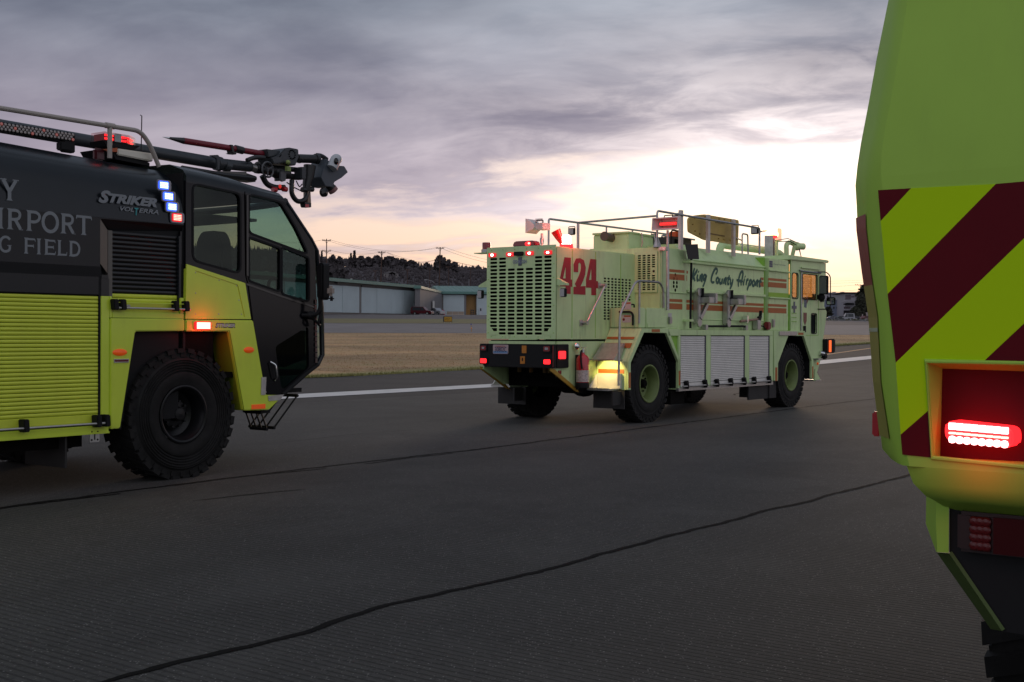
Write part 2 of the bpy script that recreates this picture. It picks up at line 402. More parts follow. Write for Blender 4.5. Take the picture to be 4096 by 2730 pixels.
def ground_mat(name, base, alt, grooves=False, spots=0., rough=.85, bstr=.4):
    m = bpy.data.materials.new(name); m.use_nodes = True; g = NG(m.node_tree); b = m.node_tree.nodes['Principled BSDF']
    oc = g.new('ShaderNodeTexCoord').outputs['Object']
    c = g.mix(g.mr(g.noise(oc, .35, 4, .6), .35, .65), base, alt)
    c = g.mix(g.m('MULTIPLY', g.mr(g.noise(oc, 7, 5, .7), .35, .7), .35), c, tuple(q*.7 for q in base))
    h = g.noise(oc, 90, 3, .7)
    if grooves:
        p = g.sep(oc); s = g.m('ADD', g.m('MULTIPLY', p[0], FU.x), g.m('MULTIPLY', p[1], FU.y))
        s = g.m('ADD', s, g.m('MULTIPLY', g.noise(oc, 1.3, 2, .5), .02))
        w = g.m('SINE', g.m('MULTIPLY', s, 2*math.pi/.055)); gr = g.mr(w, .35, .95)
        fade = g.mr(p[1], 24, 9); gr = g.m('MULTIPLY', gr, fade)
        c = g.mix(g.m('MULTIPLY', gr, .6), c, tuple(q*.25 for q in base))
        v = g.new('ShaderNodeTexVoronoi'); g.put(v.inputs['Vector'], oc); v.inputs['Scale'].default_value = 75
        vc = g.sep(v.outputs['Color'])
        chip = g.m('MULTIPLY', g.mr(vc[0], .86, .95), g.mr(v.outputs['Distance'], .45, .2))
        c = g.mix(g.m('MULTIPLY', chip, .5), c, (.42, .40, .38))
        dk = g.mr(vc[1], .78, .9); c = g.mix(g.m('MULTIPLY', dk, .5), c, tuple(q*.35 for q in base))
        h = g.m('ADD', g.m('MULTIPLY', h, .5), g.m('MULTIPLY', gr, -.8))
        # lane-wise wear along the runway
        t = g.m('ADD', g.m('MULTIPLY', p[0], FV.x), g.m('MULTIPLY', p[1], FV.y))
        wear = g.noise(g.comb(g.m('MULTIPLY', t, .9), g.m('MULTIPLY', s, .03), 0), 1., 4, .6)
        c = g.mix(g.m('MULTIPLY', g.mr(wear, .45, .75), .45), c, tuple(q*.55 for q in base))
        pt = g.noise(oc, .55, 6, .7, .6)
        c = g.mix(g.m('MULTIPLY', g.mr(pt, .50, .66), .35), c, tuple(q*1.5 for q in base))
        c = g.mix(g.m('MULTIPLY', g.mr(pt, .42, .34), .5), c, tuple(q*.6 for q in base))
    g.put(b.inputs['Base Color'], c); b.inputs['Roughness'].default_value = rough; b.inputs['Specular IOR Level'].default_value = .3
    bn = g.new('ShaderNodeBump'); bn.inputs['Strength'].default_value = bstr; bn.inputs['Distance'].default_value = .008
    g.put(bn.inputs['Height'], h); g.l.new(bn.outputs[0], b.inputs['Normal'])
    return m
ASPH = ground_mat('grooved runway asphalt', (.052, .0505, .048), (.068, .066, .062), True, bstr=.8)
ASPH2 = ground_mat('dark shoulder asphalt', (.036, .035, .034), (.050, .048, .046))
ASPH3 = ground_mat('taxiway asphalt', (.155, .146, .15), (.19, .18, .182))
APRON = ground_mat('apron asphalt', (.085, .082, .088), (.11, .105, .11))
FIELD = ground_mat('dry grass soil', (.19, .135, .07), (.15, .13, .06))
PAINT = mat('worn white runway paint', (.62, .60, .58), .7, var=.12, vscale=2)
YELLOWP = mat('faded yellow line paint', (.36, .20, .07), .7, var=.2, vscale=2)
TAR = mat('black crack sealant', (.004, .004, .004), .9, spec=.12)

ys = [-60, -20, 0, 10, 20, 30, 40, 45, 60, 80, 105, 130, 154, 197, 250, 303, 340, 400, 600, 1000, 2500, 6000]
sheet('ground', lambda y: (-4000, 4000), ys, 200, -.25, FIELD)
def near_edge(x):                                   # where the shoulder ends and the grass begins
    # line through (-6.85,42) and (19.5,74.5)
    return 42+(x+6.85)*1.2334
def ribbon_ground(name, line, w, off, m, kind='structure', jit=0.):
    mb = MB(); n = len(line)
    for i, (x, y) in enumerate(line):
        a = Vector(line[max(0, i-1)]); b = Vector(line[min(n-1, i+1)]); d = (b-a).normalized(); nn = Vector((-d.y, d.x))
        ww = (w if not callable(w) else w(i/(n-1)))/2; j1 = 1+random.uniform(-jit, jit); j2 = 1+random.uniform(-jit, jit)
        for s_, jj in ((-1, j1), (1, j2)):
            q = Vector((x, y))+nn*ww*s_*jj; mb.v.append((q.x, q.y, gz(q.x, q.y)+off))
    for i in range(n-1): mb.f.append((2*i, 2*i+1, 2*i+3, 2*i+2))
    return mb.build(name, m, kind=kind)
def uv_sheet(name, v0, v1, us, off, m, nv=6):
    mb = MB()
    for u in us:
        for k in range(nv+1):
            v = v0+(v1-v0)*k/nv; p = FU*u+FV*v; mb.v.append((p.x, p.y, gz(p.x, p.y)+off))
    for j in range(len(us)-1):
        for i in range(nv): a = j*(nv+1)+i; mb.f.append((a, a+1, a+nv+2, a+nv+1))
    return mb.build(name, m, kind='structure')
US = [-80, -40, -20, -10, 0, 10, 20, 30, 40, 50, 60, 75, 90, 110, 140, 180, 250, 400]
uv_sheet('runway', -40, 19.4, US, 0.0, ASPH, 10)
# the strip of shoulder beyond the white line ends at the grass
uv_sheet('shoulder', 19.4, 29.9, US, -.004, ASPH2, 8)

def uvp(u, v): p = FU*u+FV*v; return (p.x, p.y)
def uvline(name, pts, w, off, m, step=.12, wob=.0, freq=.8, seed=0, jit=0., kind='structure'):
    L = []
    for (u0, v0), (u1, v1) in zip(pts, pts[1:]):
        n = max(2, int(abs(u1-u0)/step))
        for k in range(n): L.append((u0+(u1-u0)*k/n, v0+(v1-v0)*k/n))
    L.append(pts[-1])
    L = [uvp(u, v+wob*mn.noise((u*freq, seed, 0))+wob*.35*mn.noise((u*freq*4, seed, 3))+.010*mn.noise((u*17, seed, 5))) for u, v in L]
    return ribbon_ground(name, L, w, off, m, kind, jit)
uvline('white_edge_line', [(-60, 20.9), (0, 21.25), (20, 21.45), (28, 21.6), (60, 22.15), (140, 22.9)], 1.32, .005, PAINT, step=3)
uvline('yellow_line', [(40, 23.4), (60, 25.0), (75, 27.3), (95, 29.5)], .22, .004, YELLOWP, step=3)
uvline('runway_crack', [(-12, 4.4), (3, 4.52), (4.2, 4.50), (5, 4.58), (5.9, 4.48), (8, 4.5), (13, 4.44), (30, 4.3)], lambda t: .048+.018*mn.noise((t*60, 1, 1)), .004, TAR, step=.07, wob=.055, freq=1.3, seed=2, jit=.18)
uvline('runway_crack', [(-12, 9.55), (5.7, 9.72), (8.4, 9.9), (12.8, 9.84), (25, 10.37), (60, 10.9)], lambda t: .05+.03*mn.noise((t*90, 5, 1)), .004, TAR, step=.08, wob=.06, freq=1.1, seed=6, jit=.4)
uvline('runway_crack', [(5.0, 9.62), (5.9, 9.70), (6.9, 9.68)], .045, .0045, TAR, step=.06, wob=.03, seed=9, jit=.5)
uvline('runway_crack', [(7.6, 9.80), (8.6, 9.86), (9.6, 9.74)], .03, .0045, TAR, step=.06, wob=.03, seed=12, jit=.5)
uvline('runway_crack', [(10.2, 9.72), (11.0, 9.78), (11.8, 9.77)], .03, .0045, TAR, step=.06, wob=.03, seed=14, jit=.5)
uvline('runway_crack', [(7.0, 8.78), (7.6, 8.72), (8.2, 8.60)], lambda t: .012+.016*math.sin(math.pi*min(1, max(0, t))), .004, TAR, step=.05, wob=.02, seed=15, jit=.3)
uvline('runway_crack', [(19.0, 14.1), (19.7, 14.0), (20.6, 14.05)], .02, .004, TAR, step=.08, wob=.05, seed=17, jit=.4)
uvline('runway_crack', [(27.5, 13.7), (28.1, 14.0), (29.4, 14.3)], .05, .004, TAR, step=.1, wob=.09, seed=19, jit=.5)
uvline('runway_crack', [(11.5, 12.5), (13.0, 12.7), (14.4, 12.6)], .014, .004, TAR, step=.08, wob=.05, seed=23, jit=.4)

def grass_mat(name, cols, sc_x=.035, sc_y=.13):
    m = bpy.data.materials.new(name); m.use_nodes = True; g = NG(m.node_tree); b = m.node_tree.nodes['Principled BSDF']
    oc = g.new('ShaderNodeTexCoord').outputs['Object']; p = g.sep(oc)
    n = g.noise(g.comb(g.m('MULTIPLY', p[0], sc_x), g.m('MULTIPLY', p[1], sc_y), 0), 1., 4, .6, .4)
    n2 = g.noise(oc, .9, 5, .7)
    c = g.mix(g.mr(n, .35, .65), cols[0], cols[1])
    c = g.mix(g.m('MULTIPLY', g.mr(n2, .4, .7), .7), c, cols[2])
    n3 = g.noise(g.comb(g.m('MULTIPLY', p[0], .09), g.m('MULTIPLY', p[1], .22), 5), 1., 6, .7, .8)
    c = g.mix(g.m('MULTIPLY', g.mr(n3, .48, .64), .55), c, tuple(q*.5 for q in cols[1]))
    t = g.m('ADD', g.m('MULTIPLY', p[0], FV.x), g.m('MULTIPLY', p[1], FV.y))
    edge = g.mr(g.m('ADD', t, g.m('MULTIPLY', n2, 1.6)), 33.6, 31.6)
    c = g.mix(edge, c, cols[3])
    g.put(b.inputs['Base Color'], c); b.inputs['Roughness'].default_value = .9
    bn = g.new('ShaderNodeBump'); bn.inputs['Strength'].default_value = .5; bn.inputs['Distance'].default_value = .06
    g.put(bn.inputs['Height'], g.noise(oc, 1.4, 5, .7)); g.l.new(bn.outputs[0], b.inputs['Normal'])
    return m
GRASS = grass_mat('dry mown grass', [(.50, .30, .145), (.29, .175, .085), (.27, .22, .09), (.22, .21, .07)])
GREEN = grass_mat('greenish verge grass', [(.12, .12, .045), (.15, .125, .05), (.10, .11, .035), (.1, .1, .04)])
gy = [36, 38, 40, 43, 46, 50, 55, 60, 66, 72, 80, 88, 96, 105]
ex = lambda y: (FV.y*y-29.9)/(-FV.x)
sheet('grass', lambda y: (-220, ex(y)), gy, 40, .02, GRASS, 'stuff')
def tufts(name, n, area, h, m, seed):
    rr = random.Random(seed); mb = MB(); k = 0
    while k < n:
        x, y = area(rr)
        if x is None: continue
        k += 1; z = gz(x, y)+.01; a = rr.uniform(0, math.pi); hh = h*rr.uniform(.4, 1.3); w = hh*.35
        dx, dy = math.cos(a)*w, math.sin(a)*w; lx, ly = rr.uniform(-.4, .4)*hh, rr.uniform(-.4, .4)*hh; o = len(mb.v)
        mb.v += [(x-dx, y-dy, z), (x+dx, y+dy, z), (x+lx, y+ly, z+hh)]; mb.f.append((o, o+1, o+2))
    me = bpy.data.meshes.new(name); me.from_pydata(mb.v, [], mb.f); me.materials.append(m)
    o = bpy.data.objects.new(name, me); C.objects.link(o); o['kind'] = 'stuff'; return o
def area1(rr):
    y = 40+rr.random()**1.7*64; x = rr.uniform(-.26*y-4, .34*y+2)
    if x > ex(y)-.02: return None, None
    return x, y
def area2(rr):
    y = rr.uniform(38, 90); x = ex(y)+rr.uniform(-.5, .18); return x, y
tufts('grass', 60000, area1, .045, GRASS, 3); tufts('grass', 9000, area2, .09, GRASS, 4)
sheet('taxiway', lambda y: (-300, min(ex(y), 400) if y < 105 else 400), [105, 120, 135, 154], 60, .03, ASPH3)
sheet('grass_verge', lambda y: (-300, .02*y), [154, 165, 175, 185, 197], 30, .05, GREEN, 'stuff')
sheet('apron', lambda y: (-300, 500), [197, 220, 250, 275, 303, 340, 400, 470], 70, .02, APRON)
sheet('apron', lambda y: (.02*y, 400), [154, 165, 175, 185, 197], 30, .04, ASPH3)
mb = MB()
for y0, w in ((117, .35), (150.5, .5), (225, .8)):
    o = len(mb.v)
    for x in range(-100, 200, 10):
        for yy in (y0, y0+w): mb.v.append((x, yy, gz(x, yy)+.07))
    for i in range(29): mb.f.append((o+2*i, o+2*i+1, o+2*i+3, o+2*i+2))
mb.build('taxiway_edge_line', mat('pale dusty line paint', (.24, .22, .22), .8), kind='structure')

# ------------------------------------------------------------------ wooded hill far behind
HILLM = mat('far wooded hillside', (.075, .062, .070), .95, var=.15, vscale=.012)
ridge = [(-330.600,100.843), (-273.533,96.318), (-227.853,84.619), (-206.936,85.653), (-186.007,83.360), (-168.890,83.428), (-159.381,83.466), (-135.604,82.611), (-121.333,80.767), (-109.914,78.721), (-92.794,78.029), (-73.771,76.964), (-61.402,75.492), (-49.993,76.108), (-31.925,76.371), (30.854,72.819), (97.494,56.922), (249.707,48.022), (516.012,48.137), (896.436,49.658)]
def ridge_z(x):
    if x <= ridge[0][0]: return ridge[0][1]
    for (a, za), (b, zb) in zip(ridge, ridge[1:]):
        if x <= b: return za+(zb-za)*(x-a)/(b-a)
    return ridge[-1][1]
mb = MB(); nx = 220; X0, X1 = -1400, 2600; rows = [(700, 0), (820, .16), (950, .36), (1100, .60), (1250, .82), (1400, .97), (1500, 1.), (1750, .9), (2300, .6)]
for y, f in rows:
    for i in range(nx+1):
        x = X0+(X1-X0)*i/nx; zr = ridge_z(x*1500/max(y, 1)*1.0)
        z = 6+(zr-6)*f*(y/1500 if y < 1500 else 1)+(mn.noise((x*.006, y*.006, 0))*7*f if f < 1 else 0)
        mb.v.append((x, y, z-2))
for j in range(len(rows)-1):
    for i in range(nx): a = j*(nx+1)+i; mb.f.append((a, a+1, a+nx+2, a+nx+1))
mb.build('hill', HILLM, kind='structure')
def hill_z(x, y):
    f = prof(y, rows); zr = ridge_z(x*1500/y)
    return 6+(zr-6)*f*(y/1500 if y < 1500 else 1)+(mn.noise((x*.006, y*.006, 0))*7*f if f < 1 else 0)-2
TREEM = mat('far dark foliage', (.062, .052, .056), .95, var=.2, vscale=.05)
rr = random.Random(11); mb = MB()
for k in range(15000):
    y = rr.choice([1500, 1480, 1460]) if k < 3000 else rr.uniform(720, 1500); x = rr.uniform(-.30, .14)*y
    z = hill_z(x, y); h = (rr.uniform(4, 9) if k < 3000 else rr.uniform(2.5, 5))*(1.4 if rr.random() < .1 else 1); w = h*rr.uniform(.32, .55)
    if rr.random() < .55:     # conifer
        w *= .55; h *= 1.2; o = len(mb.v)
        for a in range(5): t = a*1.2566+rr.random(); mb.v.append((x+w*math.cos(t), y+w*math.sin(t), z))
        mb.v.append((x, y, z+h))
        for a in range(5): mb.f.append((o+a, o+(a+1) % 5, o+5))
    else:
        o = len(mb.v); n = 6
        for j, (zz, q) in enumerate(((0, .5), (.35, 1.), (.7, .8))):
            for a in range(n): t = a*2*math.pi/n+j*.5; e = rr.uniform(.75, 1.2); mb.v.append((x+w*q*e*math.cos(t), y+w*q*e*math.sin(t), z+h*zz*rr.uniform(.9, 1.1)))
        mb.v.append((x+rr.uniform(-.2, .2)*w, y, z+h))
        for j in range(2):
            for a in range(n): mb.f.append((o+j*n+a, o+j*n+(a+1) % n, o+(j+1)*n+(a+1) % n, o+(j+1)*n+a))
        for a in range(n): mb.f.append((o+2*n+a, o+2*n+(a+1) % n, o+3*n))
me = bpy.data.meshes.new('wood'); me.from_pydata(mb.v, [], mb.f); me.materials.append(TREEM)
o = bpy.data.objects.new('wood', me); C.objects.link(o); o['kind'] = 'stuff'

def far_tree(x, y, h, w, label, group, seed, conifer=False, leafm=None):
    rr = random.Random(seed); z0 = (hill_z(x, y) if y > 700 else gz(x, y))-.3
    t = empty('tree', (x, y, z0), 0, label, 'tree', group)
    MB().tube([(0, 0, 0), (rr.uniform(-.1, .1)*w, 0, h*.5), (0, 0, h*.92)], w*.07, 6, r1=w*.015).build('trunk', mat('dark bark', (.03, .022, .018), .9), t)
    mb = MB(); n = 900 if y < 700 else 260
    for k in range(n):
        f = rr.random()**.8; zz = h*(.12+.88*f) if conifer else h*(.28+.72*f)
        rad = w*(1.02-f)*.55 if conifer else w*.5*math.sqrt(max(.02, 1-(2*f-.85)**2*.8))
        clump = .72+.4*mn.noise((seed+math.sin(k*2.4)*2, f*4, 1))
        a = rr.uniform(0, 2*math.pi); r = rad*clump*math.sqrt(rr.random()); s = w*rr.uniform(.05, .11)*(1 if y < 700 else 1.8)
        c = Vector((r*math.cos(a), r*math.sin(a), zz)); d1 = Vector((rr.uniform(-1, 1), rr.uniform(-1, 1), rr.uniform(-1, 1))).normalized()*s; d2 = d1.orthogonal().normalized()*s
        o = len(mb.v); mb.v += [tuple(c+d1), tuple(c+d2), tuple(c-d1), tuple(c-d2*.8)]; mb.f.append((o, o+1, o+2, o+3))
    me = bpy.data.meshes.new('crown'); me.from_pydata(mb.v, [], mb.f); me.materials.append(leafm or TREEM)
    c = bpy.data.objects.new('crown', me); C.objects.link(c); c.parent = t
    return t
sky_trees = [((-217.995,81.274), 16, 6, 1), ((-205.385,79.106), 13, 9, 0), ((-198.020,79.580), 10, 9, 0), ((-184.708,80.076), 14, 7, 1), ((-180.716,80.536), 17, 8, 1), ((-173.611,79.234), 11, 12, 0), ((-164.731,77.938), 10, 15, 0), ((-154.968,77.977), 12, 16, 0), ((-139.879,77.594), 11, 20, 0), ((-125.675,76.763), 10, 13, 0), ((-115.465,75.917), 9, 14, 0), ((-104.364,74.187), 8, 5, 1), ((-98.149,73.768), 9, 10, 0), ((-82.170,72.945), 19, 15, 0), ((-78.618,72.515), 13, 9, 1), ((-72.847,72.095), 16, 8, 0), ((-66.190,71.944), 12, 11, 0)]
TREE_AT = ['left of the first utility pole', 'just right of the first utility pole', 'second to the right of the first pole', 'shorter of a pair midway between the two left poles', 'tallest of a pair midway between the two left poles', 'just right of the tall conifer pair', 'third to the left of the thick dark pole', 'touching the thick dark pole', 'widest one, right of the thick dark pole', 'low one above the short distant pole', 'right of the short distant pole', 'small pointed one between distant poles', 'left of the tallest pole', 'biggest crown, standing behind the tallest pole', 'slim one right of the tallest pole', 'crossing the slim crossarm pole', 'last one before the ridge dips right']
for i, ((x, z), h, w, cf) in enumerate(sky_trees):
    t = far_tree(x, 1400, h*1.5, w*1.25, 'dark %s on the hill ridge %s' % (('conifer' if cf else 'leafy tree'), TREE_AT[i]), 'trees on the skyline of the hill', 50+i, cf)
    t.location.z = z-h*.62
cy = 600
bx, bz_ = -50.602,17.023
t = far_tree(bx, 350, 9, 9.0, 'round dark tree just behind the green hangar roof at the left', None, 99); t.location.z = bz_-5.2

# ------------------------------------------------------------------ houses on the hillside
def house(x, y, w, d, h, wallm, roofm, label, group, rot=0.):
    z = (hill_z(x, y) if y > 700 else gz(x, y)); t = empty('house', (x, y, z), rot, label, 'house', group)
    MB().box(-w/2, w/2, 0, d, -3, h).build('wall', wallm, t)
    MB().prism([(-w/2-.4, h), (w/2+.4, h), (0, h+w*.22)], -.4, d+.4).build('roof', roofm, t)
    for k in range(3):
        cx = -w/2+w*(k+.5)/3; MB().box(cx-.6, cx+.6, -.06, .0, h*.45, h*.75).build('window', mat('dark far window', (.02, .02, .025), .2), t)
    return t
HWALL = mat('pale house wall', (.20, .18, .18), .8); HROOF = mat('grey house roof', (.13, .12, .125), .8)
HOUSE_AT = ['low between the thick dark pole and the short pole', 'large and high just right of the short distant pole', 'lower left one of two side by side above the hangar roof', 'lower right one of two side by side above the hangar roof', 'far right near the dip of the ridge', 'upper left one of two near the ridge line', 'upper right one of two near the ridge line', 'lowest at the far right just above the second hangar roof']
for i, (tx, ty, Y, w) in enumerate([(975, 560, 900, 9), (1285, 525, 1100, 12), (1085, 590, 850, 9), (1130, 592, 850, 7), (2095, 568, 1000, 13), (990, 480, 1250, 12), (1040, 482, 1250, 9), (2060, 655, 700, 8)]):
    X = ((1250+tx*.31024)-2048)/4892*Y
    house(X, Y, w, 8, 4.5, HWALL, HROOF, 'tiny pale hillside house '+HOUSE_AT[i], 'houses scattered on the wooded hillside')

# ------------------------------------------------------------------ hangars
CORR = mat('pale corrugated hangar door', (.48, .55, .57), .6, var=.05, vscale=.3)
BEIGE = mat('grey beige hangar cladding', (.185, .165, .15), .7, var=.06, vscale=.3)
BEIGE2 = mat('grey hangar end cladding', (.17, .16, .165), .7, var=.06, vscale=.3)
ROOFG = mat('green metal hangar roof', (.10, .215, .185), .5, var=.1, vscale=.4)
TRIMD = mat('dark hangar trim', (.06, .055, .055), .7)
def wall_frame(A, B):
    d = Vector((B[0]-A[0], B[1]-A[1], 0)); L = d.length; return L, math.atan2(d.y, d.x)
def hangar(name, A, B, z0, h0, depth, doors, label, roof_rise, extra=None, wallm=BEIGE):
    """front wall from A to B (seen from the runway); local x runs along the front, y goes back"""
    L, rz = wall_frame(A, B); t = empty(name, (A[0], A[1], z0), rz, label, 'hangar')
    w = MB(); xs = 0
    holes = [rect(a, -.5, b, hh) for a, b, hh, k in doors if k == 'open']
    ho = [h for h in holes]
    w.prism([(0, -2), (L, -2), (L, h0), (0, h0)], 0, .3, holes=[rect(a, .02, b, hh) for a, b, hh, k in doors if k == 'open'])
    w.box(0, .3, .3, depth, -2, h0); w.box(L-.3, L, .3, depth, -2, h0); w.box(.3, L-.3, depth-.3, depth, -2, h0)
    w.build('wall', wallm, t)
    rf = MB().prism([(-1.0, h0-.1), (-1.0, h0+.55), (depth/2, h0+roof_rise+.55), (depth+1, h0+.55), (depth+1, h0-.1), (depth/2, h0+roof_rise-.1)], -.8, L+.8, 'x')
    rf.build('roof', ROOFG, t)
    k = MB()
    n = int(L/1.2)
    for i in range(n): x = L*(i+.5)/n; k.ob((x, depth/4-.4, h0+roof_rise/2+.58), (.04, 0, 0), (0, depth/4+.4, roof_rise/2), (0, 0, .03))
    k.build('roof_ribs', ROOFG, t)
    for a, b, hh, kind in doors:
        if kind == 'open': continue
        nn = max(1, round((b-a)/(9 if kind == 'door' else 99)))
        for j in range(nn):
            q0, q1 = a+(b-a)*j/nn, a+(b-a)*(j+1)/nn; dd = MB().box(q0+.03, q1-.03, -.16-.06*(j % 2), -.01, .05, hh)
            m = int((q1-q0)/.5)
            for i in range(m): x = q0+(q1-q0)*(i+.5)/m; dd.box(x-.05, x+.05, -.21-.06*(j % 2), -.16-.06*(j % 2), .1, hh-.05)
            dd.build('hangar_door', CORR, t)
        MB().box(a-.2, b+.2, -.30, -.0, hh+.02, hh+.42).build('door_track', TRIMD, t)
        MB().box(b+.02, b+.5, -.22, -.0, .0, hh).build('door_post', BEIGE2, t)
    if extra: extra(t, L)
    return t

h1 = hangar('hangar', (-47.8, 213), (-23.05, 303), 5.35, 6.5, 34, [(1.5, 17.5, 5.7, 'door'), (18.2, 54.4, 5.7, 'door'), (55.9, 91.4, 5.7, 'door')], 'long hangar with green roof and wide pale doors left of the old fire truck', 1.6)
h1.rotation_euler.y = -.009
PD = mat('white steel door', (.50, .53, .56), .5)
o_ = MB().box(88.7, 90.1, -.5, -.28, .3, 2.6).build('side_door', PD, h1); MB().box(89.1, 89.5, -.53, -.50, 1.5, 2.2).build('door_window', HOLE, o_)
for s_ in (41.5, 87):
    MB().box(s_, s_+1.0, -.8, -.05, 6.05, 6.3).build('wall_lamp', TRIMD, h1)
for s_ in (19, 35, 36.8, 60):
    MB().cyl((s_, 4, 7.0), (s_, 4, 7.7), .25, 8).build('roof_vent', ALU, h1)
h2 = hangar('hangar', (-18.54, 325), (12, 330), 5.95, 6.15, 36, [(.2, 5.85, 5.85, 'door'), (6.0, 9.0, 5.85, 'open'), (9.15, 20, 5.85, 'door')], 'second hangar with grey side wall and one open bay beside the old fire truck', 2.2, wallm=BEIGE)
MB().prism([(-.02, 0), (-8.9, -34), (-10.1, -33.8), (-7.4, -21.1), (-2, 0)], -2, 6.15, 'z').build('side_wall', BEIGE2, h2)
MB().prism([(.2, .3), (-8.7, -34.5), (-10.4, -34.3), (-7.7, -21), (-2.3, .3)], 6.17, 6.75, 'z').build('side_roof', ROOFG, h2)
MB().prism([(5.9, 1.0), (9.1, 1.0), (9.1, 8.2), (8.9, 8.2), (8.9, 1.2), (6.1, 1.2), (6.1, 8.2), (5.9, 8.2)], 0, 5.9, 'z').build('bay_wall', mat('tan bay lining', (.30, .17, .06), .8), h2)
MB().box(5.9, 9.1, 8, 8.2, 0, 5.9).build('bay_wall', mat('tan bay lining', (.30, .17, .06), .8), h2)
o_ = MB().box(9.85, 10.75, -.36, -.30, .05, 2.6).build('side_door', PD, h2); MB().box(10.1, 10.4, -.40, -.36, 1.6, 2.3).build('door_window', HOLE, o_)
MB().box(4.3, 5.4, -.7, -.05, 5.95, 6.15).build('wall_lamp', TRIMD, h2)
fan = MB().ob((-4.1, -17, 2.6), (.25, 0, 0), (0, .9, 0), (0, 0, 1.1)).ob((-3.7, -15.5, 1.4), (.2, 0, 0), (0, .8, 0), (0, 0, .7)).build('air_conditioner', ALU, h2, bevel=.05)

# things parked and stored in front of the hangars
def vehicle(name, x, y, rz, L, H, body, label, cat, kind='suv'):
    t = empty(name, (x, y, gz(x, y)+.02), rz, label, cat); W = 1.95; bm_ = mat(*body)
    if kind == 'suv': pr = [(-L/2, .45), (-L/2+.02, 1.0), (-L/2+.18, H-.12), (-L/2+.4, H), (L*.10, H), (L*.24, 1.12), (L*.44, 1.0), (L/2-.03, .86), (L/2, .45)]
    elif kind == 'pickup': pr = [(-L/2, .5), (-L/2, 1.05), (-.3, 1.05), (-.2, H), (L*.16, H), (L*.27, 1.15), (L*.45, 1.05), (L/2, .9), (L/2, .5)]
    else: pr = [(-L/2, .4), (-L/2, .85), (-L*.34, .95), (-L*.2, H), (L*.12, H), (L*.27, .92), (L*.46, .8), (L/2, .45)]
    ar = lambda cx: arc(cx, .36, .42, .42, 180, 0, 8)
    low = [(-L/2, .32)]+ar(-L*.29)+ar(L*.31)+[(L/2, .32)]
    MB().prism(low+list(reversed(pr)), -W/2, W/2).build('body', bm_, t, bevel=.05)
    g_ = mat('far car glass', (.02, .025, .03), .08)
    zt = 1.05 if kind != 'car' else .88
    for s_ in (-1, 1):
        q = [(-L/2+.45, zt+.04), (-L/2+.5, H-.14), (-.1, H-.14), (-.1, zt+.04)] if kind == 'suv' else [(-L*.02-.3, zt+.04), (-L*.02-.25, H-.12), (.2, H-.12), (.2, zt+.04)]
        MB().prism(q, s_*(W/2+.004), s_*(W/2+.012)).build('window', g_, t)
        MB().prism([(.0 if kind == 'suv' else .3, zt+.04), (.0 if kind == 'suv' else .3, H-.14), (L*.09, H-.16), (L*.2, zt+.06)], s_*(W/2+.004), s_*(W/2+.012)).build('window', g_, t)
    for cx in (-L*.29, L*.31):
        for s_ in (-1, 1):
            w = MB().lathe([(.01, s_*(W/2+.02)), (.22, s_*(W/2+.03)), (.34, s_*(W/2+.0)), (.36, s_*(W/2-.06)), (.36, s_*(W/2-.22)), (.01, s_*(W/2-.22))], cx, .36, seg=18).build('wheel', RUBBER, t)
            MB().lathe([(.01, s_*(W/2+.05)), (.2, s_*(W/2+.04))], cx, .36, seg=14).build('rim', ALU, w)
    for s_ in (-1, 1):
        MB().box(L/2-.12, L/2+.02, s_*.6-.22, s_*.6+.22, .68, .88).build('headlight', CLEARLENS, t)
        MB().box(-L/2-.02, -L/2+.1, s_*.75-.12, s_*.75+.12, .8, 1.1).build('tail_light', REDPLASTIC, t)
    MB().box(L/2-.05, L/2+.06, -.9, .9, .38, .58).build('bumper', STEEL, t)
    return t
vehicle('parked_suv', -21.0, 286, R(-18), 5.2, 1.95, ('dark red car paint', (.10, .006, .012), .2, .3), 'dark red sport utility vehicle parked at the corner of the green roofed hangar', 'car', 'suv')
vehicle('parked_pickup', -18.4, 293, R(-40), 5.0, 1.75, ('silver car paint', (.35, .35, .37), .25, .6), 'silver pickup with its nose showing beyond the dark red vehicle', 'pickup', 'pickup')
def crate(x, y, w, d, h, m, label, cat, name='crate', z=0.):
    t = empty(name, (x, y, gz(x, y)+.03+z), R(8), label, cat)
    MB().box(-w/2+.03, w/2-.03, -d/2+.03, d/2-.03, .05, h-.02).build('panel', m, t)
    f = MB()
    for k in range(4): zz = h*k/3*.92; f.box(-w/2, w/2, -d/2-.02, -d/2+.03, zz, zz+.10)
    for s_ in (-1, 0, 1): f.box(s_*(w/2-.06)-.05, s_*(w/2-.06)+.05, -d/2-.03, -d/2+.03, 0, h)
    f.build('frame', mat('crate batten', (.30, .17, .07), .8), t); return t
YW = mat('yellow brown crate boards', (.30, .15, .03), .8, var=.2)
crate(-11.9, 326.5, 1.3, 1, 1.7, YW, 'yellow brown crate standing in the open hangar bay', 'crate')
crate(-10.6, 327.2, 1.1, 1, 1.9, mat('dark bin', (.03, .025, .025), .6), 'dark bin beside the crate in the open hangar bay', 'bin', 'bin')
crate(-12.0, 328.5, .8, .8, 2.6, mat('dark locker', (.04, .04, .05), .6), 'dark tall locker at the back of the open hangar bay', 'locker', 'locker')
t = empty('tarpaulin_drum', (-18.0, 316, gz(-18, 316)), 0, 'bright red covered drum by the corner of the second hangar', 'drum')
MB().lathe([(.01, 1.5), (.35, 1.55), (.62, 1.3), (.66, .8), (.75, .0), (.01, 0)], 0, 0, 'z', seg=16).build('cover', mat('crimson tarpaulin', (.30, .01, .04), .5), t); MB().lathe([(.69, .9), (.72, .9), (.72, 1.0), (.69, 1.0)], 0, 0, 'z', seg=16).build('strap', MATBLK, t)
